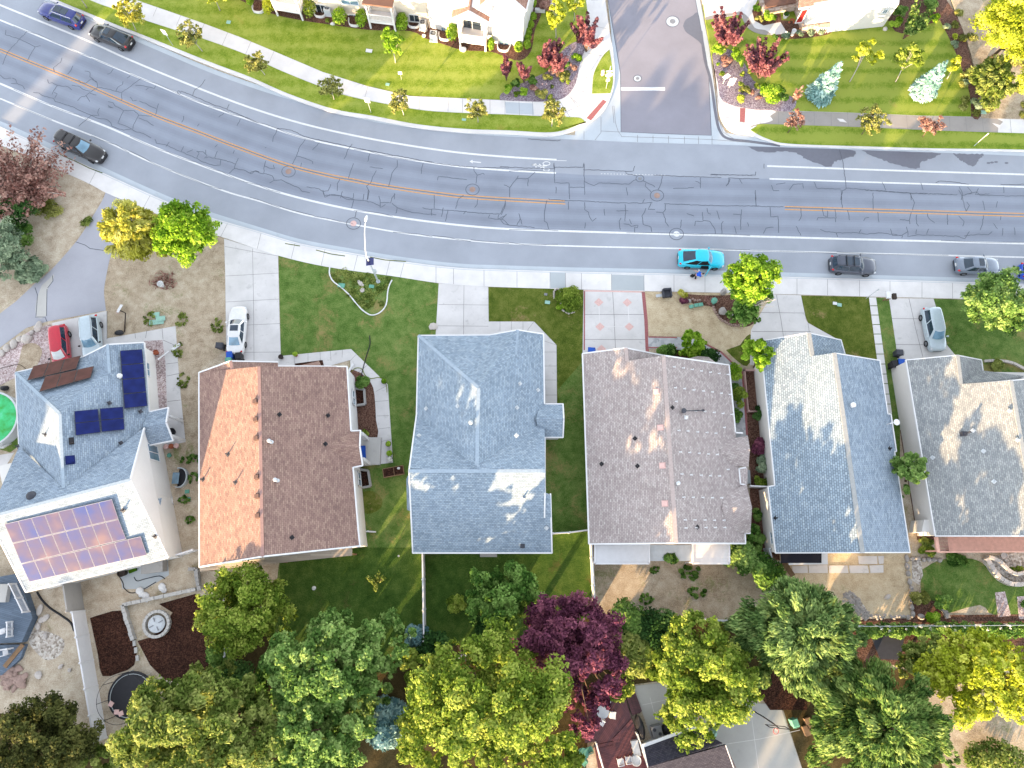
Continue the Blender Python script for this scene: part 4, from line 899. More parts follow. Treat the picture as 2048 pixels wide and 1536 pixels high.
h.fascia([[(702, 862, 3.9), (721, 861, 3.9), (719.6, 893, 4.7), (725.5, 931, 3.9), (706, 935, 3.9)]], name='porch_trim', dz=-.02)
h.roof({'lo': [(590, 733, 3.6), (638, 722, 2.9), (643, 732, 3.6)]}, M['sh_brown'], 'entry_roof', .1)
h.walls([(398, 745, e), (398.6, 1134, e), (720, 1092, e), (717, 1066, e), (706, 934, e), (702, 862, e), (694, 733, e)], e-.1, M['sidw'], .06, gables=[[(398, 745, e), (518, 733, r), (694, 733, e)], [(398.6, 1134, e), (525, 1113, r), (720, 1092, e)]])
for y in (864, 927):
    b = MB(); p = G(735 if y < 900 else 738, y+14 if y < 900 else y, .5); b.box((p.x-.1, p.y, .4), (.5, .3, 3.2)); b.build('porch_post', M['trim'], h.root)
b = MB(); b.poly([hit(x, y, (G(724, 905, .6), Vector((0, 0, 1)))) for x, y in ((716, 892), (731, 891), (732, 916), (718, 917))]); b.build('door_mat', M['blue'], h.root)
b = MB(); b.box(G(741, 903, .1), (2.1, 2.7, .42)); b.box(G(752, 903, .1), (.5, 2.7, .2)); b.build('porch_step', M['conc3'], h.root)
h.boxvent([(511.7, 803), (513, 839), (514, 876), (515, 954), (516, 992), (517, 1031)], 'W', M['sh_brown'], .34, .4, .22)
h.pipe([(456, 909), (406, 959), (471, 965)], 'W', M['dkgrey'], h=.55); h.pipe([(559, 829), (656, 831), (651, 888), (584, 1075)], 'E', M['black'])
h.flue(543, 884, 'E', M['grime'], .8); h.flue(555, 961, 'E', M['grime'], .8)
b = MB()
P = GL([(400, 1134, 2.7), (525, 1118, 2.7), (704, 1092, 2.7), (704, 1111, 2.7), (526, 1129, 2.7), (400, 1143, 2.7)]); b.prism([(p.x, p.y) for p in P], 2.6, 2.72, bottom=True)
b.build('patio_cover', planks('patio_cover_planks', A(206, 190, 172), .18, .0, .5), h.root)
for x, y in ((703, 1110), (560, 1126), (410, 1142)):
    b = MB(); p = G(x-2, y-2, 2.6); b.box((p.x, p.y, .1), (.15, .15, 2.5)); b.build('patio_post', M['wood'], h.root)
wx = inset([(p.x, p.y) for p in GL([(398, 745, e), (398.6, 1134, e), (720, 1092, e), (717, 1066, e), (706, 934, e), (702, 862, e), (694, 733, e)])], .06)
b = MB(); b.tube([G(736, 1062, 1.0), G(737, 1063, .3), G(752, 1064, .2)], .07, 8); b.build('downspout', M['trim'], h.root)
def cwell(house, quad, depth=.9):
    # square concrete window well: a rim of four walls round a dark pit
    P = GL(quad, .45); b = MB()
    for i in range(4):
        if i == 3: continue
        b.beam(P[i]-Vector((0, 0, .2)), P[(i+1) % 4]-Vector((0, 0, .2)), .2, .5)
    w = b.build('window_well', M['found'], house.root)
    b = MB(); b.poly([Vector((p.x, p.y, .155)) for p in P]); b.build('well_floor', M['mulchd'], w)
    return w
cwell(h, [(706, 776), (728, 778), (730, 808), (709, 811)]); cwell(h, [(716, 938), (736, 941), (741, 972), (720, 976)])
h.window(Vector((wx[4].x+.05, wx[4].y, 0)), Vector((wx[3].x+.05, wx[3].y, 0)), [(715, 946), (720, 946), (722, 971), (717, 971)], M['glassb'])
h.window(Vector((wx[5].x+.05, wx[5].y, 0)), Vector((wx[6].x+.05, wx[6].y, 0)), [(704, 783), (708, 783), (710, 808), (706, 808)], M['glassb'])

# -- pale blue roofed house
h = House('blue_house', 'house with pale blue shingle roof in the centre of the row', 'house', (960, 900))
e, r = 3.0, 6.0
h.roof({'N': [(836.7, 671, e), (957, 776, r), (1031, 708, e+1.15), (1035, 660, e+1.05), (979, 670, e)],
        'W': [(836.7, 671, e), (833, 829, e), (954, 930, r), (957, 776, r)],
        'NW': [(833, 829, e), (818, 937, r-.1), (954, 942, r), (954, 930, r)],
        'E': [(957, 776, r), (954, 930, r), (1089, 842, e), (1087, 668, e), (1035, 660, e+1.05), (1031, 708, e+1.15)],
        'NE': [(954, 930, r), (954, 942, r), (1090, 942, r), (1089, 842, e)],
        'S': [(818, 942, r), (825.5, 1106, e), (1104, 1106, e), (1101, 990, e+2.0), (1090, 986, r-.9), (1090, 942, r)]}, M['sh_blue2'])
h.ridge([[(957, 776, r), (954, 930, r)], [(818, 942, r), (1090, 942, r)], [(836.7, 671, e), (957, 776, r)], [(1035, 660, e+1.05), (1031, 708, e+1.15)]], M['ridge_b'], .32)
h.fascia([[(833, 829, e), (836.7, 671, e), (979, 670, e)], [(979, 670, e), (1035, 660, e+1.05), (1087, 668, e), (1089, 808, e)], [(833, 829, e), (818, 942, r)], [(818, 942, r), (825.5, 1106, e), (1104, 1106, e)], [(1104, 1106, e), (1101, 987, e+2.0)], [(1090, 875, e+.6), (1090, 986, r-.9), (1089, 1035, e+1.3)]])
h.roof({'bn': [(1080, 808, e-.1), (1126, 808, e-.1), (1127.6, 838, e+.8), (1072, 838, e+.8)], 'bs': [(1072, 838, e+.8), (1127.6, 838, e+.8), (1126, 874.6, e-.1), (1080, 874.6, e-.1)]}, M['sh_blue2'], 'bay_roof', .12)
h.fascia([[(1089, 808, e-.1), (1126, 808, e-.1), (1127.6, 838, e+.8), (1126, 874.6, e-.1), (1089, 874.6, e-.1)]], name='bay_trim')
h.roof({'sl': [(819, 945, 3.6), (812.5, 958, 2.9), (814, 1020, 2.9), (822, 1022, 3.6)]}, M['sh_blue2'], 'bay_roof', .1)
h.walls([(836.7, 671, e), (979, 670, e), (1087, 668, e), (1090, 942, e), (1101, 960, e), (1104, 1106, e), (825.5, 1106, e), (820, 942, e), (833, 829, e)], e-.1, M['sidw'], .45, gables=[[(979, 670, e), (1035, 660, e+1.05), (1087, 668, e)]])
b = MB(); b.prism([(p.x, p.y) for p in GL([(1085, 812, 2.7), (1120, 812, 2.7), (1120, 870, 2.7), (1085, 870, 2.7)])], .1, 2.75); b.build('bay', M['sidw'], h.root)
b = MB(); b.prism([(p.x, p.y) for p in GL([(816, 962, 2.7), (830, 962, 2.7), (830, 1016, 2.7), (817, 1016, 2.7)])], .1, 2.72); b.build('bay', M['sidw'], h.root)
h.pipe([(915, 812), (852, 817)], 'W', M['grime']); h.pipe([(838, 871)], 'NW', M['grime']); h.pipe([(1040, 767), (1076, 780), (1034, 815)], 'E', M['grime']); h.pipe([(1033, 871)], 'NE', M['grime']); h.pipe([(1045, 998), (1093, 1056)], 'S', M['grime'], r=.07)
h.boxvent([(1045, 1092)], 'S', M['dkgrey'], .3, .3, .12); h.flue(942, 846, 'W', M['steel'], .5, .13)
b = MB(); b.poly(GL([(960, 1106, .14), (994, 1106, .14), (994, 1114, .14), (960, 1114, .14)])); b.build('doorstep', M['conc3'], h.root)

# -- rose grey roofed house
h = House('rose_house', 'house with wide rose-grey roof dotted with snow guards behind diamond driveway', 'house', (1330, 900))
e, r = 3.0, 6.1
h.roof({'W': [(1165, 707, e), (1178, 1088, e), (1352, 1086, r), (1327, 711, r), (1254, 722, e+1.6), (1252, 696, e+1.6)],
        'E': [(1327, 711, r), (1352, 1086, r), (1491, 1087, e), (1490, 1067, e), (1496, 935, e), (1478, 937, e), (1471, 865, e), (1458, 730, e)],
        'GE': [(1252, 696, e+1.6), (1254, 722, e+1.6), (1327, 711, e+.3)]}, M['sh_pink'])
h.roof({'b1n': [(1440, 880, e+.5), (1496, 872, e), (1500, 899, e+.75), (1440, 899, e+.9)], 'b1s': [(1440, 899, e+.9), (1500, 899, e+.75), (1497, 934, e), (1450, 930, e+.4)]}, M['sh_pink'], 'bay_roof', .12)
h.roof({'b2n': [(1450, 985, e+.6), (1493, 968, e), (1501, 1005, e+.55), (1504, 1015, e+.8), (1444, 1015, e+1.1)], 'b2s': [(1444, 1015, e+1.1), (1504, 1015, e+.8), (1501, 1066, e), (1456, 1066, e+.55)]}, M['sh_pink'], 'bay_roof', .12)
h.roof({'en': [(1360, 722, 3.0), (1395, 712, 2.4), (1417, 714, 2.4), (1436, 728, 3.0)]}, M['sh_pink'], 'entry_roof', .1)
h.ridge([[(1327, 711, r), (1352, 1086, r)], [(1252, 696, e+1.6), (1254, 722, e+1.6)]], M['ridge_p'], .36)
h.fascia([[(1178, 1088, e), (1165, 707, e), (1252, 696, e+1.6), (1327, 711, e+.3)], [(1327, 711, r), (1458, 730, e), (1471, 865, e), (1486, 866, e)], [(1492, 935, e), (1478, 937, e), (1481, 968, e), (1491, 969.6, e)], [(1501, 1066, e), (1490, 1067, e), (1491, 1087, e), (1352, 1086.5, r), (1178, 1088, e)]])
h.walls([(1165, 707, e), (1254, 712, e), (1458, 730, e), (1471, 865, e), (1495, 900, e), (1478, 937, e), (1481, 968, e), (1498, 1010, e), (1491, 1087, e), (1178, 1088, e)], e-.1, M['sidc'], .4, gables=[[(1165, 707, e), (1252, 696, e+1.6), (1327, 711, e)], [(1178, 1088, e), (1352, 1086, r), (1491, 1087, e)]])
SG = [(1347.6, 734), (1366, 736), (1384, 739), (1402, 742), (1420, 744.6), (1437.5, 747), (1455, 749), (1350, 775.6), (1368.5, 777.5), (1387, 780), (1406, 782), (1424, 784), (1442, 786.5), (1459, 789), (1352, 803), (1390.6, 822), (1409, 823), (1427.6, 825), (1445, 827), (1462.5, 829), (1357, 861), (1375, 862), (1394.5, 864), (1413, 865), (1431, 866.5), (1448, 855), (1360, 904), (1378.5, 905), (1397.6, 906.6), (1416, 908), (1434, 909), (1363, 948), (1382, 949.6), (1401.6, 950.6), (1420, 951.4), (1438.5, 952), (1455.5, 939), (1366.6, 994.4), (1385.4, 994.6), (1405, 995), (1424, 995.4), (1442.4, 995.7), (1369.5, 1039.7), (1389, 1040), (1409, 1040), (1428, 1040.5), (1447, 1040.5), (1371, 1056), (1392, 1055), (1411, 1055), (1430, 1055), (1448.7, 1055), (1460, 888)]
n = h.pl['E'][1]; uu = Vector((0, 0, 1)); vv = (uu-n*uu.dot(n)).normalized(); ww = vv.cross(n)
for x, y in SG:
    p = hit(x, y, h.pl['E']); b = MB(); b.frame(p+n*.02, ww, vv, n, .1, .24, .03); b.frame(p+n*.09-vv*.08, ww, vv, n, .16, .03, .14); b.build('snow_guard', M['trim'], h.ro)
h.boxvent([(1313, 783), (1321, 855), (1325, 931), (1330, 1007)], 'W', M['pinkp'], .4, .42, .14)
h.pipe([(1270, 877), (1275, 932), (1203, 928)], 'W', M['black'], .07, .35); h.pipe([(1345, 815), (1395, 1054)], 'E', M['black'], .08, .3)
p = hit(1366, 823, h.pl['E']); q = hit(1406, 821, h.pl['E']); b = MB(); b.tube([p+n*.25, q+n*.12], .05, 8); b.lathe(p, [(.16, -.1), (.16, .3), (.24, .32), (.24, .42), (.05, .5)], 12); b.box(q, (.16, .16, .2)); b.build('flue_brace', M['dkgrey'], h.ro)
h.flue(1355, 967, 'E', M['grime'], .5); h.boxvent([(1371, 835)], 'E', M['white'], .26, .26, .2)
# rear pergola: two slatted bays and a translucent middle
for (x0, x1, nm) in ((1190, 1298, 'pergola_slats'), (1385, 1458, 'pergola_slats')):
    b = MB()
    for i in range(13):
        y = 1089.5+i*2.9
        b.beam(G(x0+1, y, 2.75), G(x1-1, y, 2.75), .12, .05)
    b.build(nm, M['vinyl'], h.root)
    b = MB(); b.poly(GL([(x0+2, 1089, 2.68), (x1-(14 if x0 > 1300 else 2), 1089, 2.68), (x1-(14 if x0 > 1300 else 2), 1125, 2.68), (x0+2, 1125, 2.68)])); b.build('pergola_sheet', M['vinyl'], h.root)
    b = MB()
    for pa, pb in (((x0, 1088), (x0, 1127)), ((x1, 1088), (x1, 1127)), ((x0, 1127), (x1, 1127))): b.beam(G(*pa, 2.72), G(*pb, 2.72), .16, .24)
    b.build('pergola_beam', M['vinyl'], h.root)
    for px in (x0+1, x1-1):
        p = G(px, 1125, 2.7); b = MB(); b.box((p.x, p.y, .1), (.14, .14, 2.5)); b.build('pergola_post', M['vinyl'], h.root)
b = MB(); P = GL([(1298, 1090, 2.66), (1385, 1090, 2.66), (1385, 1122, 2.5), (1298, 1122, 2.5)])
for i in range(24):
    t0, t1 = i/24, (i+1)/24
    a0, a1 = P[0].lerp(P[3], t0), P[0].lerp(P[3], t1); c0, c1 = P[1].lerp(P[2], t0), P[1].lerp(P[2], t1)
    dz = Vector((0, 0, .03 if i % 2 else -.0)); b.poly([a0+dz, c0+dz, c1+dz, a1+dz])
b.build('corrugated_sheet', M['grime'], h.root)
b = MB(); b.prism([(p.x, p.y) for p in GL([(1478, 940, .3), (1500, 940, .3), (1502, 967, .3), (1480, 967, .3)])], .1, .3); b.build('side_pad', M['concnew'], h.root)

# -- blue grey house on the right
h = House('long_blue_house', 'long blue-grey roofed house right of the rose-grey roof', 'house', (1660, 900))
e, r = 2.9, 5.9
h.roof({'W': [(1521, 682, e), (1549.5, 971, e), (1536, 973, e), (1551, 1106, e), (1725, 1105, r), (1668.6, 706, r), (1625, 712, e+1.5), (1618, 666, e+1.5)],
        'GE': [(1618, 666, e+1.5), (1625, 712, e+1.5), (1668, 715, e+.5), (1690, 708, e), (1682, 680, e)]}, M['sh_blue3'])
wr = h.ro
h.roof({'E': [(1668.6, 706, r), (1725, 1105, r), (1820, 1105, e), (1789, 903, e), (1793, 903, e-.1), (1782, 828, e-.1), (1775.6, 828, e), (1759.6, 721, e)]}, M['sh_blue'])
er = h.ro
h.ridge([[(1668.6, 706, r), (1725, 1105, r)], [(1618, 666, e+1.5), (1625, 712, e+1.5)]], M['ridge_g'], .4)
h.fascia([[(1682, 680, e), (1618, 666, e+1.5), (1521, 682, e), (1549.5, 971, e), (1536, 973, e), (1551, 1106, e), (1725, 1105, r), (1820, 1105, e), (1789, 903, e), (1793, 903, e), (1782, 828, e), (1775.6, 828, e), (1759.6, 721, e), (1668.6, 706, r)], [(1682, 680, e), (1690, 708, e)]], w=.1)
h.walls([(1521, 682, e), (1682, 680, e), (1690, 708, e), (1759.6, 721, e), (1820, 1105, e), (1551, 1106, e), (1536, 973, e), (1549, 971, e)], e-.1, M['stucco'], .1, gables=[[(1521, 682, e), (1618, 666, e+1.5), (1682, 680, e)], [(1551, 1106, e), (1725, 1105, r), (1820, 1105, e)]])
wx = inset([(p.x, p.y) for p in GL([(1521, 682, e), (1682, 680, e), (1690, 708, e), (1759.6, 721, e), (1820, 1105, e), (1551, 1106, e), (1536, 973, e), (1549, 971, e)])], .1)
h.window(Vector((wx[6].x, wx[6].y, 0)), Vector((wx[5].x, wx[5].y, 0)), [(1541, 1064), (1545, 1064), (1547, 1088), (1543, 1088)], M['glassb'])
h.ro = wr
h.pipe([(1609, 820), (1597, 1020), (1551.5, 1036), (1603, 1089)], 'W', M['black']); h.boxvent([(1649, 844)], 'W', M['black'], .3, .3, .16)
h.ro = er
h.flue(1703, 811, 'E', M['white'], .5, .14); h.pipe([(1779, 897)], 'E', M['black'])
b = MB(); p = hit(1774, 849, h.pl['E']); b.tube([p, p+Vector((0, 0, .55)), p+Vector((.5, .1, .6))], .04, 8); q = p+Vector((.6, .1, .62)); b.lathe(q, [(.08, -.12), (.3, 0), (.3, .05), (.1, .02)], 14); b.build('satellite_dish', M['trim'], er)

b = MB(); P = GL([(1561, 1104, 2.4), (1643, 1104, 2.4), (1643, 1126, 2.4), (1563, 1126, 2.4)]); b.prism([(p.x, p.y) for p in P], 2.3, 2.42, bottom=True); b.build('awning', M['sh_dark'], h.root)
b = MB(); P = GL([(1643, 1104, 2.36), (1655, 1104, 2.36), (1656, 1129, 2.36), (1578, 1130, 2.36), (1578, 1126, 2.36), (1643, 1126, 2.36)]); b.prism([(p.x, p.y) for p in P], 2.28, 2.36, bottom=True); b.build('awning_border', M['trim'], h.root)
for x, y in ((1566, 1124), (1652, 1126)):
    p = G(x, y, 2.3); b = MB(); b.box((p.x, p.y, .1), (.12, .12, 2.2)); b.build('awning_post', M['trim'], h.root)

# -- grey roofed house at the right edge
h = House('grey_house', 'grey shingle roofed house cut by the right edge of the photo', 'house', (1950, 900))
e, r = 3.1, 6.2
h.roof({'W': [(1812, 720, e), (1870.6, 1072, e), (2075, 1072, r), (2022, 761, r), (1922, 768, e+1.6), (1915, 710.5, e+1.6)],
        'GE': [(1915, 710.5, e+1.6), (1922, 768, e+1.6), (2022, 761, e+.4), (2048, 752, e), (1966, 741, e), (1963, 720, e)],
        'E': [(2022, 761, r), (2075, 1072, r), (2260, 1072, e), (2200, 745, e)]}, M['sh_grey'])
h.ridge([[(2022, 761, r), (2075, 1072, r)], [(1915, 710.5, e+1.6), (1922, 768, e+1.6)]], M['ridge_g'], .36)
h.fascia([[(2200, 745, e), (2022, 761, r), (1966, 766, 4.8)], [(1966, 741, e), (1963, 720, e), (1915, 710.5, e+1.6), (1812, 720, e), (1870.6, 1072, e), (2075, 1072, r), (2260, 1072, e)]], w=.1)
h.walls([(1812, 720, e), (1915, 718, e), (1963, 720, e), (1966, 741, e), (2200, 745, e), (2260, 1072, e), (1870.6, 1072, e)], e-.1, M['stucco'], .1, gables=[[(1812, 720, e), (1915, 710.5, e+1.6), (1963, 720, e)], [(1870.6, 1072, e), (2075, 1072, r), (2260, 1072, e)]])
b = MB(); b.prism([(p.x, p.y) for p in GL([(1822, 1042, .1), (1880, 1040, .1), (1880, 1066, .1), (1817, 1066, .1)])], .1, 2.3); b.build('lean_to', M['stucco'], h.root)
h.pipe([(2019, 822), (2035, 880)], 'W', M['steel'], .1, .12); h.pipe([(1865, 915), (1946, 861), (1988, 963), (1967, 902)], 'W', M['grime'], .06, .2)
p = hit(1926, 868, h.pl['W']); b = MB(); b.box((p.x, p.y, p.z-.2), (.42, .42, .5)); b.tube([p, p+Vector((0, 0, 1.1))], .09, 8); b.build('flue', M['dkgrey'], h.ro)
b = MB(); P = GL([(1872, 1074, 2.7), (2120, 1074, 2.7), (2120, 1103, 2.5), (1876, 1104, 2.5)])
for i in range(22):
    t0, t1 = i/22, (i+1)/22; a0, a1 = P[0].lerp(P[3], t0), P[0].lerp(P[3], t1); c0, c1 = P[1].lerp(P[2], t0), P[1].lerp(P[2], t1)
    k = .09
    b.poly([a0.lerp(c0, k), c0, c1+Vector((0, 0, .02)), a1.lerp(c1, k)+Vector((0, 0, .02))]); 
    b.beam(a0.lerp(c0, k)+Vector((0, 0, .03)), c0+Vector((0, 0, .03)), .03, .05)
b.build('patio_roof', M['copper'], h.root)
b = MB()
for i in range(12):
    t = i/11; a = P[0].lerp(P[3], t); c = P[1].lerp(P[2], t); b.beam(a.lerp(c, .02), a.lerp(c, .09), .04, .06)
b.build('patio_rafters', M['brick'], h.root)
b = MB(); b.beam(P[0], P[3], .3, .2); b.beam(P[3], P[2], .14, .2); b.build('patio_beam', M['copper'], h.root)
for t in (.0, .35, .7):
    q = P[3].lerp(P[2], t); b = MB(); b.box((q.x+.1, q.y+.1, .1), (.16, .16, 2.3)); b.build('patio_post', M['copper'], h.root)

# -- neighbour's garage at the bottom edge
h = House('garage', 'dark charcoal roofed garage with white eave at the bottom edge', 'garage', (1380, 1500))
h.roof({'N': [(1287, 1493, 2.6), (1391, 1455, 2.6), (1445, 1486, 3.6), (1296, 1534, 3.6)], 'S': [(1296, 1534, 3.6), (1451, 1490, 3.6), (1475, 1540, 3.0), (1490, 1600, 2.2), (1330, 1640, 2.2)]}, M['sh_dark'])
h.fascia([[(1283, 1493, 2.62), (1393, 1454, 2.62)]], w=.3); h.fascia([[(1287, 1493, 2.6), (1296, 1534, 3.6)], [(1451, 1490, 3.6), (1490, 1600, 2.2)]], w=.06, name='edge_trim')
h.walls([(1287, 1493, 2.5), (1391, 1455, 2.5), (1450, 1490, 2.5), (1490, 1600, 2.5), (1330, 1640, 2.5)], 2.3, M['sidw'], .3)

# -- condominium block at the top
h = House('condominium', 'cream two-level condominium with balconies along the top edge', 'building', (760, 20))
def wl(*p): return [(q.x, q.y) for q in GL(p, .16)]
b = MB(); b.prism(wl((430, -18), (640, 24), (860, 49), (905, -260), (470, -300)), .16, 4.6); b.build('wall', M['sidc'], h.root)
b = MB(); b.prism(wl((861, 56), (985, 80), (1010, -200), (900, -230)), .16, 4.6); b.build('wall', M['sidw'], h.root)
wR = wl((985, 86), (1045, 93), (1075, -8), (1105, -190), (1000, -200)); b = MB(); b.prism(wR, .16, 4.4)
h.roof({'rl': [(954, 18, 4.4), (1003, -22, 6.4), (1020, -250, 6.4), (980, -240, 4.4)], 'rr': [(1003, -22, 6.4), (1052, 21, 4.4), (1110, -210, 4.4), (1020, -250, 6.4)],
        'ml': [(400, -140, 4.6), (900, -20, 4.6), (930, -180, 7.2), (430, -300, 7.2)]}, M['sh_tan'])
a, q, c = G(958, 14, 4.4), G(1003, -18, 6.3), G(1050, 20, 4.4)
bk = Vector((.05, .25, 0)); b.add([a+bk, q+bk, c+bk, a+bk*2, q+bk*2, c+bk*2], [[0, 2, 1], [3, 4, 5]]); b.build('wall', M['sidw'], h.root)
h.fascia([[(954, 18, 4.4), (1003, -22, 6.4), (1052, 21, 4.4)], [(1052, 21, 4.4), (1110, -210, 4.4)]], w=.2)
def balcony(x0, y0, x1, y1, roofed):
    A0, B0 = G(x0, y0, .16), G(x1, y1, .16); u = (B0-A0); L = u.length; u.normalize(); nn = Vector((-u.y, u.x, 0)); D = 2.0
    b = MB(); c = (A0+B0)/2+nn*D/2
    b.frame(c+Vector((0, 0, 1.1)), u, nn, (0, 0, 1), L+.2, D, .18); fl = b.build('balcony_floor', M['conc2'] if roofed else M['vinyl'], h.root)
    b = MB(); f = A0-nn*0+Vector((0, 0, 0))
    for zc_ in (1.32, 2.1): b.frame((A0+B0)/2+Vector((0, 0, zc_)), u, nn, (0, 0, 1), L, .08, .1)
    b.frame((A0+B0)/2+Vector((0, 0, 1.05)), u, nn, (0, 0, 1), L+.1, .1, .3)
    k = int(L/.16)
    for i in range(k+1): b.frame(A0+u*(L*i/k)+Vector((0, 0, 1.7)), u, nn, (0, 0, 1), .07, .05, .8)
    for E in (A0, B0):
        for zc_ in (1.32, 2.1): b.frame(E+nn*D/2+Vector((0, 0, zc_)), nn, u, (0, 0, 1), D, .08, .1)
        for i in range(9): b.frame(E+nn*D*i/9+Vector((0, 0, 1.7)), u, nn, (0, 0, 1), .05, .07, .8)
    b.build('balcony_rail', M['vinyl'], h.root)
    for E in (A0, B0):
        b = MB(); b.box((E.x, E.y, .1), (.2, .2, 3.6 if roofed else 3.4)); b.build('balcony_post', M['vinyl'], h.root)
    return A0, B0, u, nn
balcony(556, 31, 606, 40, False)
A0, B0, u, nn = balcony(742, 56, 791, 62, False)
for k in (0, 1):
    wpos = A0+u*(.9+k*1.2)+nn*2.35; b = MB(); b.frame(wpos+Vector((0, 0, 2.2)), u, nn, (0, 0, 1), 1.1, .06, 1.9); b.build('patio_door', M['glass'], h.root)
b = MB(); b.frame((A0+B0)/2+nn*1.0+Vector((0, 0, 3.75)), u, nn, (0, 0, 1), (B0-A0).length+.5, 2.4, .16); b.build('balcony_roof', M['sh_tan'], h.root)
A0, B0, u, nn = balcony(921, 95, 971, 102, True)
h.roof({'bl': [(902, 38, 3.6), (938, 22, 4.7), (946, -30, 4.7), (910, -22, 3.6)], 'br': [(938, 22, 4.7), (978, 45, 3.6), (986, -10, 3.6), (946, -30, 4.7)]}, M['sh_tan'], 'balcony_roof', .1)
h.fascia([[(902, 38, 3.6), (938, 22, 4.7), (978, 45, 3.6)]], w=.16, name='balcony_gable_trim')
b = MB(); P = GL([(907, 39, 3.5), (938, 27, 4.5), (973, 46, 3.5)]); k = Vector((0, .1, 0)); b.add([p+k for p in P]+[p+k*2 for p in P], [[0, 2, 1], [3, 4, 5]]); b.build('balcony_gable', M['sidw'], h.root)
F0, F1 = Vector((wl((640, 24))[0][0], wl((640, 24))[0][1], 0)), Vector((wl((860, 49))[0][0], wl((860, 49))[0][1], 0))
h.window(F0, F1, [(684, -2), (716, 2), (716, 10), (684, 7)], M['glassb'])
h.window(F0, F1, [(634, 8), (650, 10), (651, 25), (635, 24)], M['glass']); h.window(F0, F1, [(700, 29), (716, 30), (716, 46), (702, 45)], M['glassb']); h.window(F0, F1, [(819, 28), (838, 31), (838, 44), (820, 42)], M['glass'])
F0, F1 = Vector((*wl((861, 56))[0], 0)), Vector((*wl((985, 80))[0], 0))
h.window(F0, F1, [(882, 54), (894, 55), (895, 70), (884, 70)], M['glassb'])
for k in range(1): h.window(F0, F1, [(926, 40), (962, 44), (963, 58), (928, 55)], M['glass'])
F0, F1 = Vector((*wR[0], 0)), Vector((*wR[1], 0))
h.window(F0, F1, [(998, 77), (1018, 78), (1018, 91), (999, 90)], M['glassb'])
b = MB(); p = Vector((*wl((861, 57))[0], 0)); b.tube([p+Vector((-.1, -.08, .3)), p+Vector((-.1, -.08, 4.4))], .05, 6); b.build('downspout', M['grey'], h.root)
def arcwell(x, y, w, d, root=None, m=None, dark=None, ang=-.13):
    # half-round steel window well in front of a wall
    c = G(x, y, .2); b = MB(); pts = []
    for i in range(13):
        a = math.pi+math.pi*i/12; px_, py_ = w/2*math.copysign(abs(math.cos(a))**.6, math.cos(a)), d*math.sin(a)
        pts.append(c+Vector((px_*math.cos(ang)-py_*math.sin(ang), px_*math.sin(ang)+py_*math.cos(ang), .12)))
    for i in range(12): b.beam(pts[i], pts[i+1], .09, .34)
    o = b.build('window_well', m or M['vinyl'], root)
    b = MB(); b.poly([Vector((p.x, p.y, .175)) for p in pts]); b.build('well_floor', dark or M['bark'], o)
for x, y in ((519, 13), (642, 22), (711, 40), (829, 43), (891, 68), (1008, 90)): arcwell(x, y, 1.5, .95, h.root)
arcwell(944, 80, 1.2, .5, h.root)

# -- house at the top right
h = House('white_house', 'white house with red front door at the top right corner', 'house', (1690, 30))
fr = wl((1603, 60), (1654, 53), (1655, 64.5), (1766, 53), (1790, -120), (1600, -120)); b = MB(); b.prism(fr, .16, 3.6); b.build('wall', M['stucco'], h.root)
h.roof({'f': [(1598, 17, 3.5), (1690, 1.6, 3.5), (1690, 7, 3.5), (1740, 0, 3.5), (1815, -10, 3.5), (1800, -140, 6.0), (1610, -140, 6.0)]}, M['sh_tan'])
h.fascia([[(1598, 17, 3.5), (1690, 1.6, 3.5), (1690, 7, 3.5), (1815, -10, 3.5)]], w=.14)
F0, F1 = Vector((*fr[2], 0)), Vector((*fr[3], 0))
h.window(F0, F1, [(1708, 38), (1713, 28), (1721, 28), (1716, 38)], M['glassb']); h.window(F0, F1, [(1765, 26), (1769, 18), (1776, 18), (1772, 26)], M['glassb']); h.window(F0, F1, [(1773, 15), (1776, 9), (1782, 9), (1779, 15)], M['glassb'])
F0, F1 = Vector((*fr[0], 0)), Vector((*fr[1], 0))
h.window(F0, F1, [(1604, 20), (1613, 18), (1603, 44), (1593, 44)], M['door'], name='front_door', mull=0)
b = MB(); b.tube([G(1573, 64, .16), G(1573, 64, 3.4)], .09, 8); b.build('porch_post', M['trim'], h.root)
b = MB(); b.tube([Vector((*wl((1673, 62))[0], .3)), Vector((*wl((1673, 62))[0], 3.4))], .05, 6); b.build('downspout', M['grey'], h.root)
st = wl((1600, 62), (1655, 56), (1655, 60), (1601, 66)); b = MB(); b.prism(st, .16, 1.0); b.build('stone_base', M['stone'], h.root)
b = MB(); b.prism(wl((1524, 32), (1588, 22), (1600, 58), (1608, 56), (1600, -40), (1510, -30)), .16, .9); b.build('stone_base', M['stone'], h.root)
b = MB(); b.prism(wl((1527, 27), (1586, 17), (1580, -20), (1520, -10)), .9, 1.1); b.build('porch_roof', M['sh_tan'], h.root)
b = MB(); P = [Vector((*wl((1630, 66))[0], .16)), Vector((*wl((1655, 66))[0], .16))]
for i in range(7): q = P[0].lerp(P[1], i/6); b.tube([q, q+Vector((0, 0, .8))], .03, 5)
b.beam(P[0]+Vector((0, 0, .8)), P[1]+Vector((0, 0, .8)), .06, .06); b.build('railing', M['vinyl'], h.root)
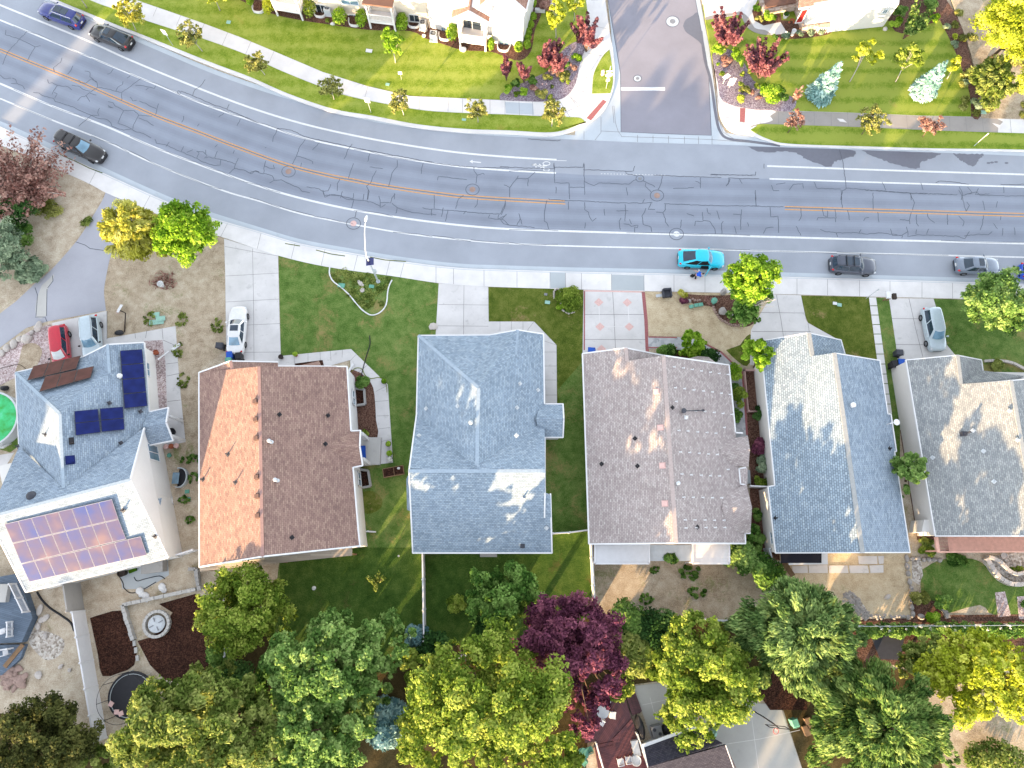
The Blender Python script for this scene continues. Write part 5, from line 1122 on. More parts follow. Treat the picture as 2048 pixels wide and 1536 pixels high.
# ------------------------------------------------------------------ trees and plants
M['lf_bright'] = leaf('bright_green_leaves', A(70, 110, 14), A(128, 168, 40), A(176, 204, 80), .4)
M['lf_yellow'] = leaf('yellow_green_leaves', A(118, 132, 26), A(172, 184, 52), A(212, 216, 100), .4)
M['lf_gold'] = leaf('golden_leaves', A(132, 134, 40), A(186, 184, 76), A(214, 212, 124), .4)
M['lf_green'] = leaf('green_leaves', A(46, 80, 26), A(96, 134, 58), A(142, 174, 92), .4)
M['lf_maple'] = leaf('maple_leaves', A(60, 92, 36), A(114, 148, 74), A(164, 190, 112), .42)
M['lf_olive'] = leaf('olive_leaves', A(66, 86, 28), A(118, 136, 62), A(172, 180, 102), .42)
M['lf_lime'] = leaf('olive_lime_leaves', A(72, 96, 26), A(126, 150, 54), A(180, 192, 92), .45)
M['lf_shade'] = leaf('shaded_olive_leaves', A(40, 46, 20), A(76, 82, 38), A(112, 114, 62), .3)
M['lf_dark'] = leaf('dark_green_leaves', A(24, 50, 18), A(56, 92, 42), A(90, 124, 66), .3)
M['lf_pine'] = leaf('pine_needles', A(46, 74, 28), A(100, 130, 62), A(154, 174, 96), .35)
M['lf_pineb'] = leaf('blue_green_pine_needles', A(52, 78, 36), A(104, 132, 72), A(154, 176, 106), .35)
M['lf_blue'] = leaf('blue_spruce_needles', A(84, 120, 116), A(136, 176, 172), A(182, 212, 206), .2)
M['lf_bluedk'] = leaf('dusky_blue_needles', A(56, 88, 92), A(98, 132, 134), A(150, 178, 172), .2)
M['lf_sage'] = leaf('sage_leaves', A(88, 108, 84), A(128, 148, 120), A(170, 186, 152), .25)
M['lf_purple'] = leaf('purple_plum_leaves', A(60, 26, 44), A(112, 60, 84), A(158, 96, 114), .3)
M['lf_red'] = leaf('copper_red_leaves', A(76, 40, 48), A(116, 70, 82), A(170, 118, 120), .35)
M['lf_rust'] = leaf('brownish_pink_leaves', A(112, 74, 66), A(158, 120, 110), A(196, 160, 146), .35)
M['lf_twig'] = leaf('olive_brown_leaves', A(90, 98, 40), A(140, 144, 74), A(184, 184, 112), .35)
M['lf_flow'] = leaf('white_blossom', A(190, 190, 180), A(230, 230, 225), A(250, 250, 250), .3)

NPR = np.random.default_rng(11)
def leaf_mesh(name, clumps, n, size, m, parent=None, org=None, up=.4, elong=1.5, outward=.8, ctr=None, jit=.17, surf=.55):
    C = np.array([c[:3] for c in clumps], float); Rr = np.array([c[3:6] for c in clumps], float)
    a = (Rr[:, 0]*Rr[:, 1]+Rr[:, 0]*Rr[:, 2]+Rr[:, 1]*Rr[:, 2]); a = a/a.sum()
    idx = NPR.choice(len(clumps), n, p=a)
    d = NPR.normal(size=(n, 3)); d /= np.linalg.norm(d, axis=1)[:, None]
    d[:, 2] = np.where(d[:, 2] < -.3, -d[:, 2]*.7, d[:, 2])
    rr = surf+(1.08-surf)*NPR.random(n)**.6
    P = C[idx]+d*Rr[idx]*rr[:, None]
    nn = d*outward+np.array([0, 0, up])+NPR.normal(size=(n, 3))*.45
    nn /= np.linalg.norm(nn, axis=1)[:, None]
    t = NPR.normal(size=(n, 3))
    if ctr is not None:
        t = (P-np.array(ctr))*np.array([1, 1, .3])+NPR.normal(size=(n, 3))*np.linalg.norm(Rr[idx], axis=1)[:, None]*.35
    t -= nn*(t*nn).sum(1)[:, None]; t /= np.linalg.norm(t, axis=1)[:, None]+1e-9
    b = np.cross(nn, t)
    s = size*NPR.uniform(.65, 1.35, n)[:, None]
    V = np.empty((n, 4, 3))
    V[:, 0] = P-t*s*.5*elong; V[:, 1] = P-b*s*.5; V[:, 2] = P+t*s*.5*elong; V[:, 3] = P+b*s*.5
    V[:, 1] += nn*s*.12; V[:, 3] += nn*s*.12
    ct = NPR.uniform(.12, .9, len(clumps))
    tint = np.clip(ct[idx]+NPR.normal(size=n)*jit, 0, 1)
    if org is None: org = np.array([P[:, 0].mean(), P[:, 1].mean(), max(.1, P[:, 2].min())])
    V = V.reshape(-1, 3)-np.array(org)
    me = bpy.data.meshes.new(name)
    me.vertices.add(4*n); me.vertices.foreach_set('co', V.ravel())
    me.loops.add(4*n); me.loops.foreach_set('vertex_index', np.arange(4*n, dtype=np.int32))
    me.polygons.add(n); me.polygons.foreach_set('loop_start', np.arange(0, 4*n, 4, dtype=np.int32))
    at = me.attributes.new('tint', 'FLOAT', 'POINT'); at.data.foreach_set('value', np.repeat(tint, 4).astype(np.float32))
    me.materials.append(m); me.update(calc_edges=True)
    ob = bpy.data.objects.new(name, me); COL.objects.link(ob)
    if parent is not None: ob.parent = parent; ORG[ob.name] = Vector(org)
    else: ob.location = org
    return ob
def clumps_round(c, r, K, q=(.26, .42), seed=0, fill=.78, flat=1.0):
    rr = random.Random(seed); out = []
    for i in range(K):
        z_ = rr.uniform(-.55, 1); a = rr.uniform(0, 6.283); s = math.sqrt(max(0, 1-z_*z_))
        f = rr.uniform(.45, 1)**.5*fill
        k = rr.uniform(*q); m = (r[0]+r[1])/2*k
        out.append((c[0]+s*math.cos(a)*r[0]*f, c[1]+s*math.sin(a)*r[1]*f, c[2]+z_*r[2]*f, m*rr.uniform(.8, 1.25), m*rr.uniform(.8, 1.25), min(m, r[2]*.6)*rr.uniform(.7, 1.0)))
    return out
def expand(cl, m, rr):
    out = []
    for c in cl:
        R_ = (c[3]+c[4])/2
        for i in range(m):
            a = rr.uniform(0, 6.283); z_ = rr.uniform(-.3, 1); s = math.sqrt(1-z_*z_) if abs(z_) < 1 else 0; f = rr.uniform(.35, 1.0)
            k = rr.uniform(.28, .5)
            out.append((c[0]+s*math.cos(a)*R_*f, c[1]+s*math.sin(a)*R_*f, c[2]+z_*c[5]*f, R_*k*rr.uniform(.8, 1.5), R_*k*rr.uniform(.8, 1.5), R_*k*.7))
    return out
def crown_at(cx, cy, rx, ry, z0, z1):
    zc = (z0+z1)/2; c = G(cx, cy, zc); s = PM(cx, cy, zc)
    return c, (rx/s, ry/s, (z1-z0)/2)
def limbs(b, base, clumps, rad, bark_k=5, seed=0, lean=None):
    rr = random.Random(seed); c = Vector(clumps[0][:3])
    cen = Vector((sum(k[0] for k in clumps)/len(clumps), sum(k[1] for k in clumps)/len(clumps), sum(k[2] for k in clumps)/len(clumps)))
    f = base.lerp(cen, .45); top = cen+Vector((0, 0, .3*(cen.z-base.z)*.5))
    b.tube([base-Vector((0, 0, .1)), base.lerp(f, .3)+Vector((rad*.4, 0, 0)), f, f.lerp(top, .6), top], [rad*1.35, rad, rad*.75, rad*.45, rad*.15], 7)
    for k in rr.sample(clumps, min(bark_k, len(clumps))):
        e = Vector(k[:3]); m_ = f.lerp(e, .5)+Vector((0, 0, .15*(e-f).length))
        b.tube([f, m_, e], [rad*.5, rad*.3, rad*.08], 5)
def tree(label, cat, base, cx, cy, rx, ry, z0, z1, K, n, size, m, name='tree', group=None, bark='log', rad=None, seed=None, q=(.26, .42), elong=1.5, extra=(), fill=.78, nl=6, ctr=False, surf=.55, up=.4):
    c, r = crown_at(cx, cy, rx, ry, z0, z1)
    B = G(base[0], base[1], .12) if base else Vector((c.x, c.y, .12))
    seed = seed if seed is not None else int(cx*7+cy*3)
    cl = clumps_round(c, r, K, q, seed, fill)
    if K > 24: cl += [(c.x+r[0]*.3*math.cos(k*1.26), c.y+r[1]*.3*math.sin(k*1.26), c.z-r[2]*.15, r[0]*.4, r[1]*.4, r[2]*.3) for k in range(5)]
    for (ex, ey, erx, ery, e0, e1, eK) in extra:
        c2, r2 = crown_at(ex, ey, erx, ery, e0, e1); cl += clumps_round(c2, r2, eK, q, seed+5, fill)
    t = thing(name, label, cat, B, group=group)
    leaf_mesh('crown', expand(cl, 6, random.Random(seed)) if K > 12 else cl, int(n*1.75), size*.8, m, t, tuple(B), elong=elong, ctr=tuple(c) if ctr else None, surf=min(surf, .25), up=up)
    b = MB(); limbs(b, B, cl, rad or max(.05, .028*z1), nl, seed); b.build('trunk', M[bark], t, True)
    return t
def shrub(label, cx, cy, rx, ry, h, n, size, m, name='shrub', group=None, cat='shrub', K=7, z0=.15, q=(.34, .5), elong=1.4, seed=None, fill=.62, surf=.5, up=.5):
    if name == 'weeds': K, q, h, fill = 18, (.12, .24), h*.8, .9; rx *= 1.3; n = int(n*.8)
    n = int(n*1.7); c, r = crown_at(cx, cy, rx*1.16, ry*1.16, z0, h)
    cl = clumps_round(c, r, K, q, seed if seed is not None else int(cx*3+cy*5), fill)
    return tag(leaf_mesh(name, cl, n, size, m, elong=elong, surf=surf, up=up), label, cat, group)
def topiary(label, cx, cy, rx, ry, h, m=None, group=None, n=900):
    c, r = crown_at(cx, cy, rx, ry, .15, h)
    cl = [(c.x, c.y, c.z, r[0]*.9, r[1]*.9, r[2]*.95)]+[(c.x+r[0]*.3*math.cos(k), c.y+r[1]*.3*math.sin(k), c.z+r[2]*.1*math.sin(3*k), r[0]*.62, r[1]*.62, r[2]*.8) for k in range(6)]
    return tag(leaf_mesh('shrub', cl, n, .13, m or M['lf_bright'], jit=.2, surf=.75, elong=1.3), label, 'shrub', group)
def spruce(label, base, top, rpx, h, m, n, name='spruce', group=None, cat='tree', size=.16):
    B = G(base[0], base[1], .12); T = G(top[0], top[1], h); s = PM(base[0], base[1]); r0 = rpx/s
    cl = []; rr = random.Random(int(base[0]))
    K = 15
    for i in range(K):
        t = i/(K-1); zc = .35+(h-.5)*t; c = B.lerp(T, t); rad = r0*(1-t)**.8+.1
        k = max(3, int(9*(1-t))+2)
        for j in range(k):
            a = 6.283*j/k+i*1.3; rj = rad*rr.uniform(.55, .8)
            cl.append((c.x+math.cos(a)*rj, c.y+math.sin(a)*rj, zc, rad*.36+.05, rad*.36+.05, .17+.12*(1-t)))
    t = thing(name, label, cat, B, group=group)
    ax = (B.x, B.y, h*.3)
    leaf_mesh('crown', cl, n, size, m, t, tuple(B), elong=2.4, ctr=ax, up=.7, jit=.2)
    b = MB(); b.tube([B-Vector((0, 0, .1)), B.lerp(T, .5), T], [.11, .07, .02], 7); b.build('trunk', M['log'], t)
    return t
def vase(label, base, top, rpx, h, m, n, name='shrub', group=None, cat='shrub', stems=12, size=.2, bark='log'):
    # many upright stems fanning out from the base, leaves along their upper part
    B = G(base[0], base[1], .14); T = G(top[0], top[1], h); s = PM(base[0], base[1]); r0 = rpx/s
    rr = random.Random(int(base[0]+base[1])); cl = []; b = MB()
    for i in range(stems):
        a = rr.uniform(0, 6.283); f = math.sqrt(rr.random())*r0; hh = h*rr.uniform(.7, 1)
        mid = B.lerp(T, .55); e = Vector((T.x*.5+B.x*.5+math.cos(a)*f*1.1, T.y*.5+B.y*.5+math.sin(a)*f*1.1, hh))
        m_ = B.lerp(e, .5)+Vector((0, 0, .15*hh))
        b.tube([B, m_, e], [.05, .03, .012], 5)
        for t in (.4, .58, .74, .88, 1.0):
            p = B.lerp(m_, t*2) if t < .5 else m_.lerp(e, t*2-1)
            cl.append((p.x, p.y, p.z, .1+.22*r0*(1.1-t)*1.1, .1+.22*r0*(1.1-t)*1.1, .26))
    t = thing(name, label, cat, B, group=group)
    leaf_mesh('crown', cl, n, size, m, t, tuple(B), elong=1.9, up=.4, jit=.2)
    b.build('stems', M[bark], t)
    return t

# --- verge saplings in the north
gp = 'young trees along the north verge'
for lab, base, cx, cy, rx, ry, h, m, n in (
    ('golden sapling on the verge right behind the black sedan', (272, 62), 261, 28, 32, 34, 4.6, 'lf_gold', 2600),
    ('olive sapling on the verge right of the small white sign', (405, 103), 378, 72, 28, 28, 4.2, 'lf_twig', 1700),
    ('gold-tinted sapling whose crown overlaps the walk below the lawn sun streak', (530, 150), 510, 127, 27, 24, 3.6, 'lf_twig', 1500),
    ('sparse sapling between the gold-tinted one and the speed sign', (668, 199), 660, 172, 27, 25, 3.6, 'lf_twig', 1500),
    ('sparse sapling on the verge right of the speed sign pole', (808, 231), 799, 203, 24, 27, 3.6, 'lf_twig', 1400),
    ('sparse sapling beside the blue lid on the verge', (956, 245), 953, 218, 24, 27, 3.6, 'lf_twig', 1500),
    ('last sapling of the verge row, nearest the side street corner', (1103, 253), 1108, 226, 28, 29, 3.6, 'lf_twig', 2000)):
    tree(lab, 'tree', base, cx, cy, rx, ry, 1.0, h, 34, n, .15, M[m], 'sapling', gp, 'logw', .05, q=(.13, .24), fill=.88, surf=.2, nl=14)
tree('leafy verge tree cut off by the top edge above the blue car', 'tree', (174, 16), 158, -22, 24, 24, 1.4, 4.4, 14, 1500, .18, M['lf_bright'], 'sapling', None, 'logw', .06)
tree('yellow lawn tree cut off by the top edge, trunk in a mulch ring', 'tree', (440, 21), 424, -14, 26, 22, 1.6, 4.6, 14, 1700, .18, M['lf_yellow'], 'sapling', None, 'logw', .06)
tree('slim bright green tree in a mulch ring on the condominium lawn', 'tree', (791, 126), 787, 84, 19, 30, 1.0, 4.6, 18, 2600, .16, M['lf_bright'], 'young_tree', None, 'logw', .06, q=(.24, .4))
tree('yellow-lit upright tree with bare lower limbs by the condominium end wall', 'tree', (1112, 76), 1114, 28, 20, 36, 1.3, 5.4, 20, 2600, .17, M['lf_yellow'], 'young_tree', None, 'logw', .07, q=(.2, .36), nl=12)
tree('round yellow tree on the top edge beside the side street walk', 'tree', (1148, 43), 1150, 2, 23, 20, 1.4, 4.4, 14, 2000, .17, M['lf_yellow'], 'young_tree', None, 'logw', .06)
for lab, base, top, r, h, n in [(l_, b_, t_, r_*1.15, h_, int(n_*1.7)) for l_, b_, t_, r_, h_, n_ in (
    ('copper-red bushy tree overlapping the side street walk', (1172, 104), (1176, 34), 30, 3.4, 1500),
    ('largest copper-red tree in the middle of the corner bed, twigs bare on its left', (1090, 138), (1104, 74), 28, 3.4, 1400),
    ('slim copper-red tree on a thin stem above the olive shrubs', (1114, 156), (1116, 100), 16, 3.0, 700),
    ('small red tree behind the green shrubs at the left of the corner bed', (1048, 166), (1046, 118), 13, 2.7, 700))]:
    vase(lab, base, top, r, h, M['lf_red'], n, 'red_tree', 'copper red trees in the corner bed', 'tree', 11)
vase('little red-tipped sapling in a round mulch ring on the lawn', (1013, 161), (1009, 112), 13, 2.8, M['lf_red'], 800, 'red_sapling', None, 'tree', 10)
tops = [('clipped golden-topped bush left of the sunlit white balcony', 537, 12, 13, 21, 2.0, 'lf_yellow'), ('clipped bush between the sunlit white balcony and an air conditioner, lit gold on its left', 619, 15, 14, 25, 2.2, 'lf_lime'), ('big round clipped bush right of the first air conditioner', 679, 33, 16, 20, 2.0, 'lf_bright'), ('clipped bush left of the slatted balcony with patio doors', 723, 37, 13, 22, 2.0, 'lf_bright'), ('clipped bush right of the slatted balcony with patio doors', 804, 44, 13, 22, 2.0, 'lf_bright'), ('clipped bush left of the gabled balcony', 904, 65, 13, 21, 2.0, 'lf_bright'), ('narrow clipped bush right of the gabled balcony', 982, 88, 7.5, 14, 1.5, 'lf_bright'), ('square clipped bush at the condominium corner', 1037, 94, 9.5, 12, 1.2, 'lf_bright'),
        ('topmost round bush along the condominium end wall', 1065, 33, 8.5, 9, 1.1, 'lf_bright'), ('second round bush down the condominium end wall', 1061, 49, 7.5, 8, 1.0, 'lf_bright'), ('third round bush down the condominium end wall', 1057, 63, 7, 7.5, 1.0, 'lf_bright'), ('fourth round bush down the condominium end wall', 1055, 76, 8, 8, 1.0, 'lf_bright'), ('bottom round bush along the condominium end wall', 1054, 89, 8, 10, 1.1, 'lf_bright'),
        ('clipped bush cut by the top edge above the end wall row', 1066, 6, 7, 10, 1.4, 'lf_bright')]
for lab, x, y, rx, ry, h_, m in tops: topiary(lab, x, y, rx, ry, h_, M[m], 'clipped bushes against the condominium')
topiary('tiny clipped bush on the bare soil under the first air conditioner', 655, 41, 4.5, 4.5, .6, M['lf_lime'], None, 260)
topiary('bush cut by the top left edge of the condominium lawn', 500, 2, 8, 10, 1.6, M['lf_bright'], None, 500)
shrub('brownish shrub between the end wall and the boulders at the top edge', 1090, 12, 10, 14, 1.4, 500, .14, M['lf_rust'])
gp = 'shrubs in the north-west corner bed'
for lab, x, y, r, h_, m in (
    ('bright green shrub at the lower left tip of the corner bed', 1017, 178, 10, .9, 'lf_bright'), ('dark green shrub just above the bright one at the left tip of the corner bed', 1031, 167, 10, .9, 'lf_green'),
    ('small lime shrub between two bright green ones at the bed edge', 1033, 188, 6.5, .6, 'lf_lime'), ('bright green shrub right of the small lime one', 1048, 183, 9, .8, 'lf_bright'), ('loose green shrub below the small red tree', 1068, 160, 12, .9, 'lf_green'),
    ('green shrub left of the round bush at the top of the corner bed', 1131, 127, 9.5, 1.0, 'lf_green'), ('round clipped green bush at the walk edge of the corner bed', 1152, 116, 10, 1.0, 'lf_bright'), ('reddish-green shrub under the round clipped bush', 1145, 132, 9, .8, 'lf_rust'),
    ('olive shrub left of the bare mulch triangle', 1093, 153, 9, .7, 'lf_twig'), ('yellow-green tuft beside the left olive shrub', 1103, 157, 5, .5, 'lf_lime'), ('larger olive shrub right of the thin stem', 1129, 150, 11, .8, 'lf_twig'), ('yellow-green tuft under the larger olive shrub', 1124, 160, 5, .5, 'lf_lime'), ('yellow-green tuft nearest the walk in the corner bed', 1137, 164, 5, .5, 'lf_lime'),
    ('rose bush with a red bloom in the middle of the bed', 1066, 178, 9, .8, 'lf_rust'), ('wide olive shrub on the lower edge of the corner bed', 1082, 186, 12, .8, 'lf_twig'), ('yellow-green shrub at the lowest point of the corner bed', 1101, 194, 7, .6, 'lf_lime'), ('tiny green tuft alone on the mulch of the corner bed', 1104, 173, 4, .35, 'lf_olive'), ('brown-leaved shrub left of the thin red tree', 1104, 140, 9, .7, 'lf_rust')):
    shrub(lab, x, y, r, r*.95, h_, int(90+r*r*3), .12, M[m], group=gp, K=5)
for i, (x, y, m) in enumerate(((1071, 176, 'red'), (1093, 168, 'pinkp'), (1085, 168, 'pinkp'))):
    b = MB(); b.rock(G(x, y, .55), (.09, .09, .07), i); single('rose_bloom', b, M[m], ['red bloom on the rose bush in the corner bed', 'pink bloom right of its twin in the corner bed', 'pink bloom left of its twin in the corner bed'][i], 'flower')

# --- north-east garden
vase('purple-red shrub by the curved walk of the white house', (1452, 94), (1466, 28), 38, 3.0, M['lf_red'], 3600, 'red_shrub', 'purple red shrubs of the white house', stems=22)
vase('purple-red shrub standing over the two white signs', (1517, 158), (1532, 84), 42, 3.4, M['lf_red'], 4200, 'red_shrub', 'purple red shrubs of the white house', stems=24)
for lab, x, y, rx, ry, h_, m in (
    ('round bright green bush by the kerb end of the north-east bed', 1437, 97, 12, 13, 1.2, 'lf_bright'), ('upper lobe of bright leaves in the north-east bed', 1470, 105, 12, 12, 1.1, 'lf_bright'), ('bright shrub between the two purple-red shrubs', 1482, 122, 12, 12, 1.1, 'lf_bright'),
    ('large dense bright shrub at the bottom of the north-east bed', 1543, 184, 24, 22, 1.6, 'lf_bright'), ('green shrub on the right flank of the large bright one', 1564, 190, 12, 14, 1.2, 'lf_green'),
    ('pinkish shrub below the round bush by the kerb', 1452, 122, 11, 12, .8, 'lf_rust'), ('yellow ball shrub lowest in the north-east bed', 1484, 198, 9, 9, .7, 'lf_yellow'), ('olive shrub above the yellow ball', 1490, 180, 10, 10, .7, 'lf_twig'), ('yellow tuft beside the square white sign', 1443, 147, 5, 5, .5, 'lf_lime'), ('tiny lime tuft on the gravel', 1436, 128, 3, 3, .3, 'lf_bright'), ('lime tuft right of the long white sign', 1485, 147, 5, 5, .5, 'lf_lime'), ('lime tuft beneath the long white sign end', 1482, 168, 5.5, 5.5, .5, 'lf_lime'), ('pale lime tuft left of the large bright shrub', 1515, 172, 6, 6, .5, 'lf_lime'), ('olive tuft under the second purple-red shrub', 1500, 142, 6, 6, .5, 'lf_olive'), ('rosy tuft right of the olive shrub', 1503, 184, 6, 6, .5, 'lf_rust'), ('rosy tuft touching the large bright shrub', 1517, 195, 5.5, 6, .5, 'lf_rust')):
    shrub(lab, x, y, rx, ry, h_, int(120+rx*ry*2.6), .13, M[m], group='shrubs in the north-east bed', K=6)
spruce('blue spruce left of the two yellow saplings', (1638, 191), (1683, 124), 24, 4.6, M['lf_blue'], 5200, group='blue spruces on the lawn of the white house')
spruce('blue spruce right of the two yellow saplings', (1843, 186), (1894, 122), 22, 4.6, M['lf_blue'], 5200, group='blue spruces on the lawn of the white house')
gp = 'yellow saplings on the lawn of the white house'
tree('yellow sapling just right of the left blue spruce', 'tree', (1699, 164), 1735, 112, 27, 30, 1.2, 5.4, 18, 2600, .17, M['lf_yellow'], 'young_tree', gp, 'logw', .06, q=(.22, .36))
tree('greener sapling just left of the right blue spruce', 'tree', (1791, 164), 1818, 115, 26, 28, 1.2, 5.0, 18, 2300, .17, M['lf_lime'], 'young_tree', gp, 'logw', .06, q=(.22, .36))
tree('thin small sapling tucked behind the right blue spruce', 'tree', (1894, 158), 1908, 128, 14, 14, 1.0, 3.6, 9, 500, .17, M['lf_yellow'], 'young_tree', gp, 'logw', .05)
vase('tall juniper leaning over the corner of the white house', (1806, 78), (1850, 10), 26, 3.2, M['lf_pine'], 2600, 'juniper', None, 'shrub', 26, .16)
gp = 'bronze saplings along the north-east verge'
tree('smallest bronze sapling on the verge, nearest the side street', 'tree', (1575, 266), 1588, 240, 23, 21, .9, 3.2, 26, 1100, .13, M['lf_rust'], 'sapling', gp, 'log', .05, q=(.12, .22), nl=14, surf=.2, fill=.9)
tree('largest bronze-green sapling in the middle of the north-east verge', 'tree', (1723, 269), 1746, 241, 34, 32, .9, 3.8, 40, 2600, .13, M['lf_twig'], 'sapling', gp, 'log', .05, q=(.12, .22), nl=18, surf=.2, fill=.9)
tree('thin bronze sapling right of the largest one on the north-east verge', 'tree', (1845, 274), 1861, 249, 28, 24, .9, 3.2, 28, 1300, .13, M['lf_rust'], 'sapling', gp, 'log', .05, q=(.12, .22), nl=16, surf=.2, fill=.9)
vase('spindly bronze sapling at the lawn edge right of the large bright shrub', (1584, 206), (1606, 174), 10, 2.0, M['lf_rust'], 260, 'sapling', None, 'tree', 7, .13)
tree('huge golden tree in the top right corner', 'tree', (1975, 120), 2030, 50, 62, 96, 2.0, 9.5, 46, 15000, .2, M['lf_yellow'], 'tree', None, 'log', .2, extra=[(2040, 140, 40, 50, 1.5, 6.5, 14)])
tree('feathery olive willow under the huge golden tree', 'tree', (1960, 190), 1990, 165, 44, 52, .6, 4.4, 26, 5600, .18, M['lf_olive'], 'willow', None, 'log', .1, elong=2.6, ctr=True)
for lab, x, y, r, h_, m in (('silvery plant highest along the lawn edge', 1894, 53, 8, .6, 'lf_sage'), ('silvery plant between two yellow tufts of the lawn edge', 1909, 88, 8, .6, 'lf_sage'), ('silvery plant lowest along the lawn edge', 1934, 167, 8, .6, 'lf_sage'), ('yellow tuft above the second silvery plant', 1909, 73, 7, .6, 'lf_yellow'), ('grey-green shrub at the lower right lawn corner', 1954, 207, 12, .9, 'lf_sage'), ('green bush between juniper and lawn edge', 1873, 36, 10, .9, 'lf_bright'), ('green bush at the foot of the white house wall', 1790, 42, 13, 1.2, 'lf_bright'), ('dark bush behind the wall bush', 1800, 20, 15, 1.4, 'lf_green'), ('bush behind the juniper at the top edge', 1862, 10, 16, 1.2, 'lf_green'), ('green bush in the porch bed of the white house', 1540, 32, 13, 1.3, 'lf_bright'), ('smaller bush left in the porch bed', 1513, 18, 8, 1.0, 'lf_bright'), ('low reddish-green plants at the porch bed edge', 1519, 38, 8, .6, 'lf_twig'), ('sage bush right of the urn', 1598, 67, 8, .7, 'lf_sage'), ('sage bush below the porch railing', 1620, 63, 8, .7, 'lf_sage'), ('sage bush nearest the white house corner', 1641, 62, 8, .7, 'lf_sage'), ('sage bush left of the urn', 1571, 70, 9, .7, 'lf_sage'), ('tiny bush at the end of the curved walk', 1551, 72, 5, .5, 'lf_green')):
    shrub(lab, x, y, r, r, h_, int(110+r*r*3), .13, M[m], K=6)
b = MB(); P0 = []
cl = []
for i in range(60):
    x, y = rng.uniform(1900, 2060), rng.uniform(-20, 232); x += (y-100)*.12
    if x < 1925 and y > 60: continue
    p = G(x, y, .2); cl.append((p.x, p.y, .2, .5, .5, .22))
o = leaf_mesh('rough_ground_cover', cl, 5200, .14, M['lf_twig'], up=.3, elong=2.5); o['kind'] = 'stuff'

# --- west side
tree('bright yellow-green maple between the private drive and the white driveway', 'tree', (372, 497), 375, 462, 72, 62, 1.6, 7.6, 40, 12000, .22, M['lf_bright'], 'tree', None, 'log', .17, q=(.22, .36))
tree('golden bristly conifer beside the bright maple', 'tree', (272, 490), 268, 462, 70, 62, .8, 8.4, 44, 13000, .17, M['lf_gold'], 'conifer', None, 'log', .18, elong=2.6, ctr=True, q=(.2, .32), extra=[(300, 500, 52, 30, .5, 4.5, 14)])
vase('large twiggy purple-leaved bush at the left edge below the pavement', (56, 388), (42, 322), 104, 3.2, M['lf_rust'], 9000, 'plum_bush', None, 'shrub', 60, .17, 'logw')
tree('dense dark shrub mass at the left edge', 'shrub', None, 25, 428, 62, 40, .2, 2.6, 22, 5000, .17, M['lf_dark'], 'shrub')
tree('silver blue-green shrub at the left edge above the private drive', 'shrub', None, 14, 502, 52, 56, .2, 3.2, 24, 6000, .17, M['lf_sage'], 'shrub')
shrub('small green bush right of the dark shrub mass', 48, 470, 22, 22, 1.4, 1300, .16, M['lf_green'], K=9)
shrub('low weedy bush on the bank below the purple bush', 95, 420, 28, 20, .9, 800, .14, M['lf_twig'], K=9)
shrub('strip of weeds hugging the rim of the private drive bank', 172, 440, 12, 14, .5, 300, .13, M['lf_olive'])
shrub('bare grey twigs lying under the golden conifer', 330, 560, 30, 18, .25, 110, .1, M['lf_rust'], 'brush_pile', None, 'brush pile', K=8, elong=5)
for i, (x, y) in enumerate(((357, 700), (366, 760), (364, 640), (300, 640), (435, 650))):
    shrub(['green weeds beside the upper garden path of the solar house', 'green weeds midway along the path of the solar house', 'tall green weeds at the pad corner', 'weeds above the pad edge', 'weeds along the white driveway edge'][i], x, y, 10, 15, .3, 260, .12, M['lf_olive'], 'weeds', None, 'weeds', K=7)
for i, (x, y, r) in enumerate(((372, 920, 8), (388, 918, 9), (388, 955, 12), (368, 1000, 8), (380, 1040, 7))):
    shrub(['green weed clump highest between solar and brown house', 'dark weed clump touching the brown eave', 'largest weed clump beside the steel window well', 'weed clump by the two green lids', 'lowest weed clump in the side yard gap'][i], x, y, r, r, .5, 260, .13, M['lf_green'], 'weeds', None, 'weeds', K=5)

# --- front yards
tree('feathery bright street tree overhanging the kerb beside the cyan car', 'tree', (1494, 622), 1502, 556, 58, 50, 3.4, 8.2, 34, 6600, .19, M['lf_bright'], 'tree', None, 'logw', .15, elong=2.3, q=(.24, .38), surf=.3)
tree('dark leafy half-dead tree with bare pale branches left of driveway', 'tree', (1498, 632), 1494, 600, 48, 48, 1.0, 4.8, 24, 5600, .22, M['lf_green'], 'tree', None, 'logw', .14, extra=[(1510, 645, 16, 16, .8, 2.8, 5), (1470, 640, 22, 20, .8, 3.0, 6)], nl=14)
b = MB(); c0 = G(1497, 615, 3.4)
for k in range(14):
    a = rng.uniform(-.5, .45); L_ = rng.uniform(1.0, 2.1); e_ = c0+Vector((math.cos(a)*L_, math.sin(a)*L_*.6, rng.uniform(1.0, 2.2)))
    b.tube([c0, c0.lerp(e_, .5)+Vector((0, 0, .2)), e_], [.05, .03, .012], 5)
bpy_t = [o for o in bpy.data.objects if o.type == 'EMPTY' and str(o.get('label', '')).startswith('dark leafy half-dead')][0]
b.build('bare_branch', M['logw'], bpy_t)
tree('round lime tree touching the blue-grey roof corner', 'tree', (1508, 735), 1514, 712, 34, 31, 1.2, 5.0, 20, 4200, .19, M['lf_bright'], 'tree', None, 'log', .1, q=(.26, .4), extra=[(1502, 686, 9, 8, .8, 2.4, 3)])
tree('leafy shrub-tree over the flagstone walk of the rose-roofed house', 'tree', (1376, 706), 1380, 686, 30, 31, .6, 3.6, 18, 3400, .18, M['lf_bright'], 'tree', None, 'log', .07, q=(.24, .38))
shrub('olive bush ringed by white stones in front of the blue house', 1139, 597, 23, 25, 1.5, 1900, .15, M['lf_lime'], K=10)
shrub('small green plant beneath the stone-ringed bush', 1120, 612, 9, 8, .5, 240, .13, M['lf_bright'])
shrub('green plant at the lower rim of the stone ring', 1140, 618, 10, 8, .5, 240, .13, M['lf_green'])
